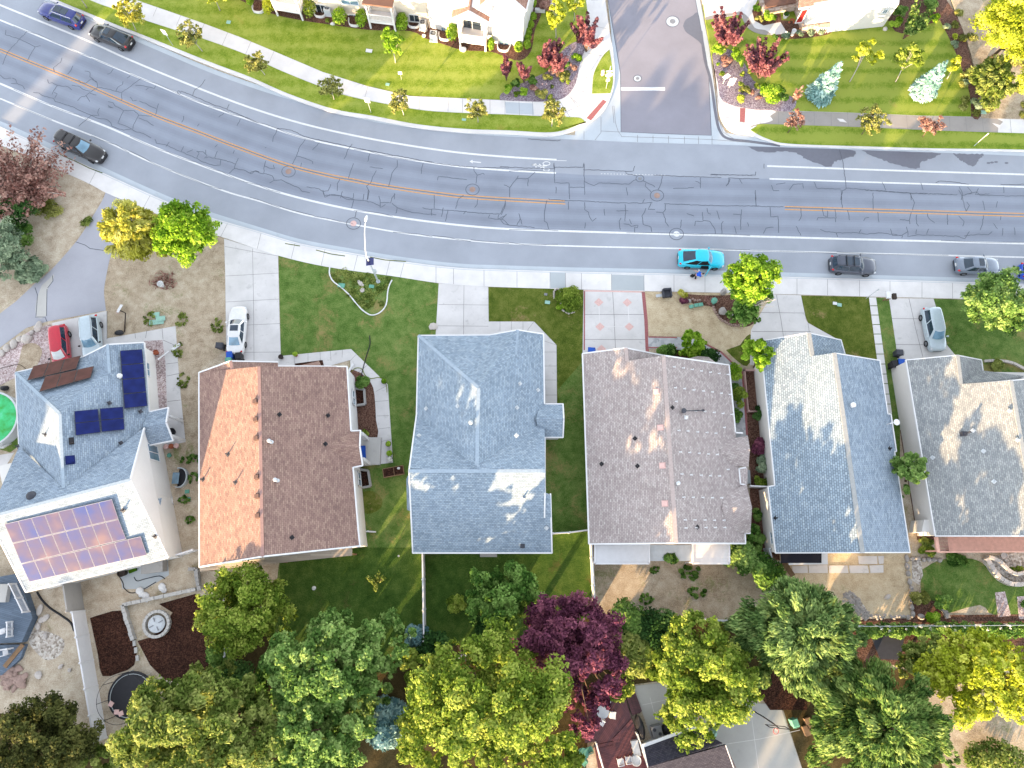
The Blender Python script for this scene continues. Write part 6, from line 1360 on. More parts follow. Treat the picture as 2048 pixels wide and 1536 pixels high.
shrub('green bush between the flagstone walk and the garage gable', 1334, 702, 24, 12, .9, 900, .15, M['lf_green'], K=8)
shrub('dark bush right of the leafy shrub-tree against the roof', 1412, 708, 26, 16, 1.0, 1100, .15, M['lf_dark'], K=9)
shrub('pale-topped yellow shrub by the kerb stones', 1366, 588, 10, 9, .8, 420, .14, M['lf_gold'])
shrub('dark maroon shrub under the pale-topped one', 1369, 599, 10, 7, .6, 380, .13, M['lf_purple'])
shrub('rusty dry ornamental grass in the kerb bed', 1424, 598, 14, 9, .5, 420, .13, M['lf_rust'], elong=3)
for lab, x, y, rx, ry, h_, m in (('lime bush nearest the roof corner in the rose house side bed', 1471, 742, 13, 17, 1.6, 'lf_bright'), ('arching bright shrub midway in the rose house side bed', 1481, 796, 16, 20, 1.7, 'lf_lime'), ('dark green shrub just above the arching bright one', 1468, 770, 9, 10, 1.2, 'lf_green'), ('low bush below the arching bright shrub', 1474, 834, 9, 17, 1.2, 'lf_green'), ('dark round bush high in the passage left of the long blue house', 1517, 826, 11, 15, 1.2, 'lf_dark'), ('dusky purple bush in the passage left of the long blue house', 1521, 892, 18, 18, 1.4, 'lf_purple'), ('pale variegated round bush below the dusky purple one', 1524, 929, 16, 18, 1.4, 'lf_sage'), ('yellow-green bush above the passage fence', 1523, 963, 19, 9, 1.1, 'lf_lime'), ('green climber in the notch of the rose roof', 1484, 950, 5, 12, 1.0, 'lf_bright'), ('sprawling green plant in the lower passage', 1514, 1030, 8, 16, .8, 'lf_green')):
    shrub(lab, x, y, rx, ry, h_, int(160+rx*ry*2.4), .14, M[m], K=8)
shrub('leafy white-flowered bush by the upper window well of the brown house', 725, 763, 15, 12, .9, 700, .14, M['lf_green'], K=8)
shrub('yellow-green plant beside the brown house porch', 728, 868, 9, 8, .5, 240, .12, M['lf_lime'])
tree('tree squeezed between the long blue house and the grey house', 'tree', (1812, 962), 1820, 936, 30, 32, 2.2, 5.6, 22, 4400, .19, M['lf_maple'], 'tree', None, 'log', .09, extra=[(1803, 978, 12, 20, 1.6, 3.8, 6)])
tree('big round tree with sunlit gold side at the right edge of the row', 'tree', (1985, 650), 1992, 607, 70, 66, 1.8, 8.0, 44, 15000, .2, M['lf_maple'], 'tree', None, 'log', .2, q=(.22, .36), extra=[(2040, 615, 44, 56, 1.6, 6.5, 16), (2035, 550, 30, 24, 2.0, 6.0, 8)])

# --- back gardens and the tree belt at the bottom
big = 'tall trees along the bottom of the photo'
tree('yellow-lit leafy tree behind the brown house patio', 'tree', None, 486, 1214, 96, 86, 1.2, 8.0, 50, 16000, .2, M['lf_lime'], 'tree', big, 'log', .18, q=(.18, .32), extra=[(430, 1215, 50, 50, 1.0, 5.5, 14), (560, 1240, 40, 50, .8, 5.0, 12)])
tree('broad maple with blue-green tiers left of the white fence', 'tree', None, 652, 1326, 152, 100, 2.0, 10.0, 60, 24000, .25, M['lf_maple'], 'tree', big, 'log', .26, q=(.14, .26), extra=[(770, 1285, 72, 66, 2.0, 9.0, 24)])
tree('second maple lower down, in front of the blue spruce', 'tree', None, 650, 1462, 120, 100, 1.5, 9.0, 52, 20000, .25, M['lf_maple'], 'tree', big, 'log', .24, q=(.16, .28))
tree('low deep green tree in the back lawn of the blue house', 'tree', None, 1008, 1188, 78, 66, .8, 5.4, 34, 11000, .22, M['lf_green'], 'tree', big, 'log', .16, q=(.2, .34))
shrub('small lime sapling left of the deep green back lawn tree', 914, 1206, 20, 18, 1.8, 700, .17, M['lf_lime'], 'shrub', K=8)
shrub('bluish shrub at the foot of the deep green back lawn tree', 958, 1248, 28, 16, 1.3, 1100, .16, M['lf_dark'], K=8)
vase('tiny star-shaped sapling on the dark back lawn', (751, 1165), (751, 1160), 19, 1.1, M['lf_olive'], 260, 'sapling', None, 'tree', 9, .13)
tree('purple-leaved plum tree in the middle of the bottom belt', 'tree', None, 1142, 1272, 116, 92, 1.0, 7.6, 50, 19000, .2, M['lf_purple'], 'plum_tree', big, 'log', .2, elong=2.0, q=(.16, .3), nl=24, extra=[(1190, 1340, 70, 80, 1.0, 6.0, 20), (1165, 1430, 44, 60, .8, 4.5, 12), (1060, 1228, 34, 24, 1.0, 5.0, 6)])
tree('largest yellow-olive tree of the bottom belt, left of the plum tree', 'tree', None, 980, 1392, 182, 138, 2.0, 12.5, 80, 34000, .23, M['lf_lime'], 'tree', big, 'log', .32, q=(.12, .24), extra=[(870, 1450, 100, 120, 1.5, 9.0, 34), (1000, 1530, 150, 60, 1.5, 9.0, 24), (1080, 1470, 80, 76, 1.5, 10.0, 24), (890, 1310, 46, 40, 1.5, 8.0, 10)])
tree('wide olive-gold tree covering the trampoline edge', 'tree', None, 405, 1452, 190, 116, 2.0, 11.0, 70, 30000, .21, M['lf_olive'], 'tree', big, 'log', .3, q=(.12, .24), elong=2.0, extra=[(420, 1350, 60, 40, 1.5, 6.5, 12), (300, 1510, 110, 60, 1.5, 8.0, 20)])
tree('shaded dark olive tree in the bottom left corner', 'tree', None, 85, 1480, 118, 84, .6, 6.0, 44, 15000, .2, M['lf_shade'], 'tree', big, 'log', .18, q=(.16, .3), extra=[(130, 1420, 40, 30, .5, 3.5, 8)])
spruce('lone silvery spruce between the maples and the yellow-olive tree', (775, 1440), (762, 1488), 42, 9.0, M['lf_bluedk'], 7000, group=None, size=.22)
shrub('dusky blue shrub at the end of the white fence', 830, 1272, 24, 22, 2.4, 1500, .17, M['lf_bluedk'], K=10)
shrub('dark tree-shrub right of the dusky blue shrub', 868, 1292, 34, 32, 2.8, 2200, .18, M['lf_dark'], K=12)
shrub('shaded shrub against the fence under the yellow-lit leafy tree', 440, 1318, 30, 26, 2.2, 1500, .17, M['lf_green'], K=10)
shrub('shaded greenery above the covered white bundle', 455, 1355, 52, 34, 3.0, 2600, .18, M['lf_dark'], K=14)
tree('yellow-topped tree over the neighbour patio', 'tree', None, 1412, 1350, 116, 98, 1.8, 9.0, 56, 20000, .22, M['lf_lime'], 'tree', big, 'log', .24, q=(.15, .28), extra=[(1392, 1270, 70, 54, 1.5, 8.5, 20), (1400, 1425, 96, 60, 1.5, 7.0, 24)])
tree('spreading pine with gold lower branches behind the long blue house', 'tree', None, 1594, 1256, 150, 108, 1.5, 9.4, 76, 30000, .17, M['lf_pineb'], 'pine', big, 'log', .28, q=(.13, .24), elong=3.0, ctr=True, extra=[(1630, 1330, 110, 70, 1.5, 7.0, 28)])
tree('second pine at the bottom right, gold tufts over dark gaps', 'tree', None, 1752, 1440, 160, 124, 1.5, 9.8, 70, 30000, .17, M['lf_pine'], 'pine', big, 'log', .28, q=(.12, .22), elong=3.0, ctr=True, extra=[(1690, 1360, 80, 66, 1.2, 6.5, 18), (1720, 1520, 140, 60, 1.2, 7.5, 22), (1860, 1500, 70, 60, 1.2, 6.5, 12)])
tree('glowing yellow tree at the right edge below the fence hedge', 'tree', None, 1955, 1356, 126, 84, 1.4, 8.6, 52, 19000, .21, M['lf_yellow'], 'tree', big, 'log', .22, q=(.15, .28), extra=[(2030, 1390, 60, 56, 1.2, 7.0, 16), (1920, 1290, 70, 34, 1.0, 6.0, 14)])
tree('dark bushy tree left of the glowing yellow tree', 'tree', None, 1852, 1318, 62, 52, .6, 5.4, 30, 9000, .19, M['lf_olive'], 'tree', big, 'log', .14, q=(.2, .34))
shrub('leafy bush at the bottom right corner of the dry yard', 1990, 1520, 70, 24, 1.6, 2200, .17, M['lf_olive'], K=16)
shrub('shrub mass below the end of the rose house fence', 1252, 1245, 40, 40, 2.2, 3000, .18, M['lf_green'], K=16)
shrub('sprawling yellow-green canes right of the plum tree', 1268, 1312, 46, 44, 2.4, 2600, .17, M['lf_olive'], K=16, elong=3)
shrub('dark green bush in the shade beside the canes', 1318, 1262, 40, 44, 2.6, 3000, .18, M['lf_dark'], K=16)
shrub('loose lime bush under the plum tree beside the deck', 1240, 1380, 26, 24, 1.6, 900, .17, M['lf_lime'], K=10)
shrub('bush behind the white pergola corner', 1480, 1118, 34, 30, 2.6, 2400, .18, M['lf_maple'], K=14)
shrub('green bush by the wooden board beside the awning', 1538, 1140, 42, 30, 2.4, 2600, .18, M['lf_green'], K=14)
shrub('small seedling poking above the pergola', 1341, 1118, 14, 12, 2.9, 260, .16, M['lf_green'], z0=2.2)
for lab, x, y, rx, ry, h_, m in (('leafy bush at the lower end of the passage beside the white gate', 1508, 1078, 16, 30, 1.6, 'lf_green'), ('broad bush at the left edge below the dusky purple-leaved bush', 40, 372, 46, 26, 1.2, 'lf_rust'), ('green bush on the left bank between dark and silver shrubs', 60, 540, 34, 26, 1.2, 'lf_sage'), ('shaded bush between the olive-gold tree and the broad maple', 548, 1365, 46, 50, 2.6, 'lf_green'), ('dark understory bush beneath the two maples', 745, 1392, 44, 46, 3.0, 'lf_maple'), ('bush filling the gap left of the yellow-olive tree top', 838, 1330, 40, 36, 3.0, 'lf_lime'), ('leafy bush between the canes and the patio tree', 1322, 1320, 40, 38, 3.2, 'lf_lime'), ('bush bridging the patio tree and the spreading pine', 1500, 1318, 44, 50, 3.0, 'lf_pine'), ('bush joining the spreading pine to the second pine', 1650, 1362, 54, 42, 3.2, 'lf_pineb'), ('shaded bush in the bottom left corner by the fence end', 200, 1515, 50, 26, 2.2, 'lf_olive'), ('low bush at the bottom edge under the second maple', 560, 1500, 50, 44, 2.8, 'lf_maple'), ('low bush at the bottom edge left of the green chairs', 1120, 1520, 44, 40, 2.6, 'lf_lime')):
    shrub(lab, x, y, rx, ry, h_, 3000, .2, M[m], 'shrub', 'understory bushes' if y > 1300 else None, K=26, q=(.16, .28), fill=.85, surf=.2)
cl = []
for i in range(70):
    x = 1722+i*5.6; y = 1258+rng.uniform(-5, 9); p = G(x, y, .8); cl.append((p.x, p.y, rng.uniform(.5, 1.1), .55, .5, .5))
tag(leaf_mesh('hedge', cl, 9000, .16, M['lf_green']), 'long leafy hedge with white flowers growing along the rear fence', 'hedge')
cl = []
for x in (1762, 1778, 1812, 1830, 1842, 1890, 1928, 1950, 1975, 2000, 2020, 1860, 1910):
    p = G(x, 1256+rng.uniform(-4, 6), 1.5); cl.append((p.x, p.y, 1.55, .14, .14, .08))
tag(leaf_mesh('blossoms', cl, 200, .07, M['lf_flow'], surf=.1), 'scattered white blossoms on the long rear hedge', 'flowers')
for lab, x, y, r, h_, m in (('olive shrub left in the bed below the grey house lawn', 1838, 1195, 18, 1.0, 'lf_twig'), ('leafy green shrub in the bed of the grey house lawn', 1884, 1200, 21, 1.3, 'lf_green'), ('bright fern-like shrub against the rear fence', 1862, 1232, 17, 1.1, 'lf_bright'), ('yellowing weeds at the left foot of the coral patio', 1856, 1102, 16, .6, 'lf_lime'), ('weedy shrub left of the coral patio roof', 1850, 1086, 14, .7, 'lf_olive'), ('green weeds in front of the coral patio', 1918, 1116, 22, .5, 'lf_green'), ('lime tuft left in the terraced bed', 2023, 1140, 7, .5, 'lf_lime'), ('lime tuft right in the terraced bed', 2040, 1137, 7, .5, 'lf_lime'), ('green plant on the right gravel path', 2046, 1206, 9, .5, 'lf_green'), ('plants in the block-edged flower bed at the right edge', 1990, 731, 16, .5, 'lf_olive')):
    shrub(lab, x, y, r, r*.8, h_, int(160+r*r*2.6), .14, M[m], K=7)
for lab, x, y, r in (('bright weeds in the back yard left of the pale stones', 1310, 1140, 8), ('low weed patch below the pergola middle', 1380, 1145, 16), ('tall green weed in the dry back yard', 1292, 1198, 11), ('weed patch right of the tall green weed', 1395, 1185, 14)):
    shrub(lab, x, y, r, r*.8, .5, int(120+r*r*2), .13, M['lf_green'], 'weeds', None, 'weeds', K=6)

# unseen ridge added beyond the lower left, shaped to throw the long shade
_t = Vector((SUN_TO.x, SUN_TO.y, 0)); _s = Vector((-_t.y, _t.x, 0)); rb = random.Random(3); b = MB(); prev = None
def ridge_h(w):
    h_ = 19.5 if w < -46 else (13.0 if w < -16 else (13.2 if 19 < w < 33 else 10.6))
    if -46 <= w < -40: h_ += 6.5*(-40-w)/6
    if -16 <= w < -12: h_ += 2.4*(-12-w)/4
    if abs(w+73) < 1.0: h_ -= 12
    return h_
n_ = 460; H_ = []
for i in range(n_+1):
    w = -150+i*.5; h_ = ridge_h(w)+.5*math.sin(w*1.7)+.4*math.sin(w*4.1+1)+rb.uniform(-.3, .3)
    for d, k in ((82, 0), (92, .72), (97, 1), (108, .8), (170, 0)): b.v.append(_t*d+_s*w+Vector((0, 0, h_*k-.1)))
for i in range(n_):
    for j in range(4): b.f.append([i*5+j, (i+1)*5+j, (i+1)*5+j+1, i*5+j+1]); b.m.append(0)
struct('shade_ridge', b, M['g_back'])
# ------------------------------------------------------------------ vehicles
M['p_navy'] = paint('navy_paint', A(26, 42, 132)); M['p_black'] = paint('black_paint', A(36, 32, 34)); M['p_cyan'] = paint('cyan_paint', A(0, 196, 226, .75))
M['p_char'] = paint('charcoal_paint', A(86, 92, 108), .3); M['p_silver'] = paint('silver_paint', A(140, 152, 170), .3); M['p_white'] = paint('white_paint', A(246, 246, 248))
M['p_red'] = paint('red_paint', A(206, 14, 52)); M['p_pale'] = paint('pale_silver_paint', A(206, 222, 232), .2); M['p_blue'] = paint('blue_paint', A(30, 90, 220))
M['sunshade'] = plain('white_sunshade', A(244, 250, 252), .5)
M['carglass'] = glass('car_glass', A(40, 60, 78), .05); M['carglassl'] = glass('reflective_car_glass', A(120, 160, 186), .08); M['cabin'] = plain('dark_cabin', A(24, 22, 26), .8)
def wheel(root, x, y, r, w, side):
    b = MB(); n = 18; prof = [(r*.6, -.5), (r*.94, -.5), (r, -.3), (r, .3), (r*.94, .5), (r*.6, .5)]
    for k in range(len(prof)):
        for i in range(n): a = 6.2832*i/n; b.v.append(Vector((x+prof[k][0]*math.cos(a), y+prof[k][1]*w, r+prof[k][0]*math.sin(a))))
    for k in range(len(prof)-1):
        for i in range(n): b.f.append([k*n+i, k*n+(i+1) % n, (k+1)*n+(i+1) % n, (k+1)*n+i]); b.m.append(0)
    t = bpy.data.objects.new('wheel', None); COL.objects.link(t); t.parent = root; ORG[t.name] = Vector((0, 0, 0)); t.empty_display_size = .1
    b.build('tyre', M['tyre'], t)
    b = MB(); o = y+side*w*.42
    for i in range(10):
        a = 6.2832*i/10; b.poly([(x+math.cos(a-.12)*r*.16, o+side*.02, r+math.sin(a-.12)*r*.16), (x+math.cos(a-.2)*r*.62, o, r+math.sin(a-.2)*r*.62), (x+math.cos(a+.2)*r*.62, o, r+math.sin(a+.2)*r*.62), (x+math.cos(a+.12)*r*.16, o+side*.02, r+math.sin(a+.12)*r*.16)])
    b.poly([(x+math.cos(6.2832*i/18)*r*.64, o-side*.03, r+math.sin(6.2832*i/18)*r*.64) for i in range(18)]); b.poly([(x+math.cos(6.2832*i/12)*r*.18, o+side*.02, r+math.sin(6.2832*i/12)*r*.18) for i in range(12)])
    b.build('rim', M['rim'], t)
def car(name, label, front, rear, W, H, style, pm, glassm='carglass', ws=None, sunroof=False, rails=None, mirror=None, dooropen=False, plate='rear', name_cat='car', ground=0.0, pano=False):
    F, Rr = G(front[0], front[1], .75), G(rear[0], rear[1], .75); F.z = Rr.z = 0
    L = (F-Rr).length; c = (F+Rr)/2; ang = math.atan2(F.y-Rr.y, F.x-Rr.x)
    t = thing(name, label, name_cat, (c.x, c.y, ground), ang, world=False)
    w = W/2
    if style == 'suv': zr, zm, zc, zf, gb, rb, rf, gf = 1.02, 1.04, 1.04, .86, -.485, -.43, .08, .225
    elif style == 'hatch': zr, zm, zc, zf, gb, rb, rf, gf = 1.0, 1.0, 1.02, .84, -.49, -.44, .12, .29
    elif style == 'coupe': zr, zm, zc, zf, gb, rb, rf, gf = 1.04, 1.02, 1.0, .8, -.455, -.17, .12, .235
    else: zr, zm, zc, zf, gb, rb, rf, gf = .98, .94, .94, .76, -.37, -.2, .08, .225
    xs = [-.5, -.488, -.455, -.39, -.28, -.1, .1, .24, .33, .41, .46, .488, .5]
    wf = [.70, .82, .91, .965, .99, 1, 1, .99, .975, .93, .86, .74, .60]
    zt = [zr-.16, zr-.05, zr, zr, zm, zm, zm, zc, zc-.03, (zc+zf)/2, zf, zf-.06, zf-.16]
    b = MB(); half = []
    for X, f, z_ in zip(xs, wf, zt):
        q = w*f; cw = .05 if X > .2 or X < -.4 else .02
        half.append([(X*L, 0, z_+cw), (X*L, q*.5, z_+cw*.7), (X*L, q*.82, z_), (X*L, q*.95, z_-.09), (X*L, q, z_*.66), (X*L, q*.985, .42), (X*L, q*.93, .24), (X*L, q*.6, .2)])
    n = len(half[0]); ring_n = 2*n-1
    for st in half:
        b.v += [Vector(p) for p in st]+[Vector((p[0], -p[1], p[2])) for p in st[1:]]
    def ix(s, k): return s*ring_n+k
    order = list(range(n))+[]
    for s in range(len(half)-1):
        for k in range(n-1):
            b.f.append([ix(s, k), ix(s+1, k), ix(s+1, k+1), ix(s, k+1)]); b.m.append(0)
            l0 = 0 if k == 0 else n+k-1; l1 = n+k
            b.f.append([ix(s, l0), ix(s, l1), ix(s+1, l1), ix(s+1, l0)]); b.m.append(0)
    for s, rev in ((0, False), (len(half)-1, True)):
        loop = [ix(s, k) for k in range(n)]+[ix(s, n+k-1) for k in range(n-1, 0, -1)]
        b.f.append(loop if rev else loop[::-1]); b.m.append(0)
    # cabin
    U = []
    for i in range(7): u = -.8+1.6*i/6; U.append((1-.16*u*u, u, 'f'))
    U += [(.86, .94, 'p'), (.78, 1, 'p')]
    for i, u in enumerate((.5, .22, .02, -.04, -.3, -.56, -.8)): U.append((u, 1, 's' if i != 3 else 'p'))
    U += [(-.9, .93, 'p')]
    for i in range(5): u = .78-1.56*i/4; U.append((-1+.08*u*u, u, 'r'))
    U += [(-.9, -.93, 'p')]
    for i, u in enumerate((-.8, -.56, -.3, -.04, .02, .22, .5)): U.append((u, -1, 's' if i not in (0, 4) else 'p'))
    U += [(.78, -1, 's'), (.86, -.94, 'p')]
    def pt(u, v, lev):
        x0, x1 = (gb+(rb-gb)*lev)*L, (gf+(rf-gf)*lev)*L
        wd = w*(.90+(.70-.90)*lev); z0 = zm-.02; z_ = z0+(H-.05-z0)*lev
        x = (x0+x1)/2+u*(x1-x0)/2
        tp = 1-.10*max(0, -u)**2*(1+.3*lev)-.06*max(0, u)**2
        return Vector((x, v*wd*tp, z_))
    N = len(U); surf = {'f': MB(), 'r': MB(), 'sl': MB(), 'sr': MB()}
    for i in range(N):
        j = (i+1) % N; a, q = U[i], U[j]
        kind = q[2] if q[2] in 'frs' and (a[2] == q[2] or q[2] == 's') else 'p'
        if kind == 's' and not (abs(a[1]) > .9): kind = 'p'
        quad = [pt(a[0], a[1], 0), pt(q[0], q[1], 0), pt(q[0], q[1], 1), pt(a[0], a[1], 1)]
        if kind == 'p': b.add(quad, [[3, 2, 1, 0]])
        else: surf[kind if kind != 's' else ('sl' if a[1] > 0 else 'sr')].add(quad, [[3, 2, 1, 0]])
    prev = None
    for lv, (sc_, dz) in enumerate(((1.02, -.01), (.985, .015), (.8, .04), (.4, .052), (0.02, .055))):
        cur = []
        for u in U:
            p = pt(u[0], u[1], 1); cx_ = ((rb+rf)/2)*L; cur.append(Vector((cx_+(p.x-cx_)*sc_, p.y*sc_, p.z+dz)))
        base = len(b.v); b.v += cur
        if prev is not None:
            for i in range(N): j = (i+1) % N; b.f.append([prev+j, prev+i, base+i, base+j]); b.m.append(0)
        prev = base
    b.f.append([prev+i for i in range(N)][::-1]); b.m.append(0)
    body = b.build('body', M[pm], t, True)
    md = body.modifiers.new('edges', 'EDGE_SPLIT'); md.split_angle = R(38)
    surf['f'].build('windshield', M[ws or glassm], t, True); surf['r'].build('rear_window', M[glassm], t, True)
    for s in ('sl', 'sr'): surf[s].build('side_window', M['cabin' if dooropen and s == 'sr' else 'carglass'], t, True)
    for sx in (.305, -.295):
        for sy in (1, -1): wheel(t, sx*L, sy*(w-.1), .345 if style != 'sedan' else .33, .24, sy)
    for sy in (1, -1):
        b = MB(); b.rock((.452*L, sy*w*.68, zf-.09), (.2, .2, .1), 3, -sy*.55); b.build('headlight', M['lamp'], t, True)
        b = MB(); b.rock((-.468*L, sy*w*.78, zr-.1), (.13, .17, .13), 5, sy*.5); b.build('taillight', M['red'], t, True)
        b = MB(); b.rock((gf*L-.42, sy*(w+.1), zm+.06), (.1, .15, .09), 6); b.build('mirror', M[mirror or pm], t, True)
    px_ = -.503*L if plate == 'rear' else .503*L
    b = MB(); b.frame((px_, 0, .72), (0, 1, 0), (1, 0, 0), (0, 0, 1), .34, .03, .17); b.build('license_plate', M['white'], t)
    b = MB(); b.frame((-.497*L, 0, .42), (0, 1, 0), (1, 0, 0), (0, 0, 1), w*1.3, .08, .16); b.build('rear_bumper', M['black'], t)
    if style in ('sedan', 'coupe', 'hatch', 'suv'):
        b = MB(); b.frame((.492*L, 0, .5), (0, 1, 0), (1, 0, 0), (0, 0, 1), w*1.0, .08, .22); b.build('grille', M['black'], t)
    if sunroof:
        x0, x1 = (rf-.03)*L, (rf-(.34 if pano else .15))*L; wy = w*.45
        b = MB(); b.poly([(x0, -wy, H+.012), (x0, wy, H+.012), (x1, wy, H+.014), (x1, -wy, H+.014)]); b.build('sunroof', M['carglass'], t)
        if pano:
            b = MB(); b.frame(((x0+x1)/2, 0, H+.02), (0, 1, 0), (1, 0, 0), (0, 0, 1), wy*2.1, .06, .02); b.build('sunroof_bar', M['dkgrey'], t)
    if rails:
        for sy in (1, -1): b = MB(); b.tube([((rf-.04)*L, sy*w*.64, H-.0), ((rf-.1)*L, sy*w*.66, H+.05), ((rb+.1)*L, sy*w*.64, H+.05), ((rb+.03)*L, sy*w*.6, H)], .025, 5); b.build('roof_rail', M[rails], t)
        if rails == 'black':
            for f in (.3, .62):
                b = MB(); x = (rf+(rb-rf)*f)*L; b.frame((x, 0, H+.075), (0, 1, 0), (1, 0, 0), (0, 0, 1), w*1.3, .08, .03); b.build('cross_bar', M['black'], t)
    if dooropen:
        hx = .12*L+.35; b = MB(); d = Vector((-.52, -.86, 0)).normalized()
        b.frame(Vector((hx, -w*.98, .68))+d*.52, d, (d.y, -d.x, 0), (0, 0, 1), 1.04, .09, .66); fr_ = [Vector((hx, -w*.98, 1.0)), Vector((hx, -w*.95, 1.05))+d*.1+Vector((0, 0, .1)), Vector((hx, -w*.9, 1.42))+d*.5, Vector((hx, -w*.9, 1.42))+d*.9, Vector((hx, -w*.98, 1.0))+d*1.03]
        b.tube(fr_, .035, 6); b.build('open_door', M[pm], t)
        b = MB(); b.frame((hx-.52, -w*.985, .66), (1, 0, 0), (0, 1, 0), (0, 0, 1), 1.0, .05, .66); b.build('door_opening', M['cabin'], t)
        b = MB(); b.frame((hx-.5, -w*.5, .75), (1, 0, 0), (0, 1, 0), (0, 0, 1), .5, .5, .3); b.build('seat', M['dkgrey'], t)
    return t
car('parked_car', 'glossy navy blue estate with two-panel panoramic roof, nearest the top left corner', (80, 13), (163, 44), 1.88, 1.62, 'suv', 'p_navy', sunroof=True, pano=True, rails='trim')
car('parked_car', 'black four-door sedan parked behind the navy blue estate', (182, 57), (262, 87), 1.86, 1.46, 'coupe', 'p_black', sunroof=True)
car('parked_car', 'black sport utility with black roof bars parked facing downhill at left kerb', (205, 314), (115, 272), 1.9, 1.66, 'suv', 'p_black', glassm='carglass', ws='carglassl', rails='black', plate='front')
car('parked_car', 'bright cyan coupe-backed car with its kerbside door open', (1449, 519), (1357, 515), 1.95, 1.6, 'coupe', 'p_cyan', dooropen=True, ws='carglassl')
car('parked_car', 'charcoal sport utility parked right of the leafy street tree', (1752, 533), (1661, 527), 1.9, 1.68, 'suv', 'p_char', rails='black', ws='carglass', sunroof=True, pano=True)
car('parked_car', 'silver-blue sedan half under the big round tree', (2000, 531), (1912, 529), 1.85, 1.48, 'sedan', 'p_silver', sunroof=True)
car('parked_car', 'vivid blue car peeking from behind the big round tree at the right edge', (2130, 545), (2042, 541), 1.82, 1.5, 'hatch', 'p_blue')
car('parked_car', 'white sedan on the wide driveway beside the brown house', (478, 613), (470, 708), 1.8, 1.44, 'sedan', 'p_white', glassm='carglassl', ws='carglass', sunroof=True, ground=.13)
car('parked_car', 'red hatchback with white sunshade behind its windshield', (126, 743), (117, 652), 1.72, 1.55, 'hatch', 'p_red', ws='sunshade', mirror='black', ground=.13)
car('parked_car', 'pale silver sport utility beside the red hatchback', (187, 724), (180, 633), 1.84, 1.7, 'suv', 'p_pale', ws='carglassl', mirror='black', rails='grey', ground=.13)
car('parked_car', 'silver crossover parked on the driveway of the grey house', (1876, 702), (1858, 616), 1.84, 1.66, 'hatch', 'p_pale', ws='carglassl', ground=.13)

# ------------------------------------------------------------------ person
def skin_obj(name, pts, edges, rad, m, parent, root=0):
    me = bpy.data.meshes.new(name); o0 = ORG.get(parent.name, Vector((0, 0, 0)))
    me.from_pydata([tuple(Vector(p)-o0) for p in pts], edges, []); me.materials.append(m)
    ob = bpy.data.objects.new(name, me); COL.objects.link(ob); ob.parent = parent
    md = ob.modifiers.new('skin', 'SKIN'); md.use_smooth_shade = True
    sv = me.skin_vertices
    if not sv:
        bm = bmesh.new(); bm.from_mesh(me); bm.verts.layers.skin.verify(); bm.to_mesh(me); bm.free(); sv = me.skin_vertices
    for i, r_ in enumerate(rad): sv[0].data[i].radius = (r_, r_); sv[0].data[i].use_root = (i == root)
    ob.modifiers.new('sub', 'SUBSURF').levels = 1
    ob.modifiers['sub'].render_levels = 1
    return ob
M['skin'] = plain('skin', A(226, 176, 156), .5); M['shirt'] = plain('royal_blue_shirt', A(20, 96, 226), .8); M['trous'] = plain('black_trousers', A(40, 40, 46), .85); M['hair'] = plain('dark_hair', A(54, 42, 36), .7)
pel = G(1391, 550, .9); che = G(1400, 548.5, 1.2); nec = G(1404, 548, 1.32); hea = G(1406.5, 547.5, 1.44)
per = thing('person', 'person in royal blue shirt and black trousers leaning towards the open cyan door', 'person', (pel.x, pel.y, .14))
def V3(x, y, z): return Vector((x, y, z))
fl, frt = pel+V3(-.1, .2, 0), pel+V3(.12, -.16, 0); fl.z = frt.z = .2
kl, kr = pel.lerp(fl, .5)+V3(.06, .02, 0), pel.lerp(frt, .5)+V3(.08, 0, 0); kl.z = kr.z = .54
shl, shr = che+V3(.02, .2, .02), che+V3(.02, -.2, .02)
ell, hal = shl+V3(-.24, .16, -.14), shl+V3(-.5, .34, -.3)
elr, har = shr+V3(.16, .0, -.26), shr+V3(.36, .1, -.34)
hl, hr_ = pel+V3(0, .1, -.06), pel+V3(0, -.1, -.06)
toel, toer = fl+V3(.2, 0, -.02), frt+V3(.2, 0, -.02)
skin_obj('body', [pel, che, nec, hea, shl, ell, hal, shr, elr, har, hl, kl, fl, toel, hr_, kr, frt, toer], [(0, 1), (1, 2), (2, 3), (1, 4), (4, 5), (5, 6), (1, 7), (7, 8), (8, 9), (0, 10), (10, 11), (11, 12), (12, 13), (0, 14), (14, 15), (15, 16), (16, 17)],
         [.13, .14, .06, .1, .065, .045, .035, .065, .045, .035, .08, .06, .045, .04, .08, .06, .045, .04], M['skin'], per)
skin_obj('shirt', [pel.lerp(che, .2), che, nec.lerp(che, .4), shl, shl.lerp(ell, .6), shr, shr.lerp(elr, .6)], [(0, 1), (1, 2), (1, 3), (3, 4), (1, 5), (5, 6)], [.17, .185, .1, .1, .075, .1, .075], M['shirt'], per)
skin_obj('trousers', [pel, pel.lerp(che, .16), hl, kl, fl, hr_, kr, frt], [(0, 1), (0, 2), (2, 3), (3, 4), (0, 5), (5, 6), (6, 7)], [.15, .14, .105, .085, .07, .105, .085, .07], M['trous'], per)
b = MB(); b.rock(hea+V3(-.02, 0, .04), (.115, .1, .1), 2); b.build('hair', M['hair'], per, True)
for hnd, d in ((hal, (hal-ell).normalized()), (har, (har-elr).normalized())):
    s = d.cross(V3(0, 0, 1)).normalized(); b = MB()
    for k in range(4): st = hnd+s*(k-1.5)*.018+d*.03; b.tube([st, st+d*.05, st+d*(.075+.012*(k in (1, 2)))-V3(0, 0, .02)], [.009, .008, .006], 5)
    st = hnd+s*.04; b.tube([st, st+s*.02+d*.035, st+s*.025+d*.06], [.011, .009, .007], 5); b.build('fingers', M['skin'], per)
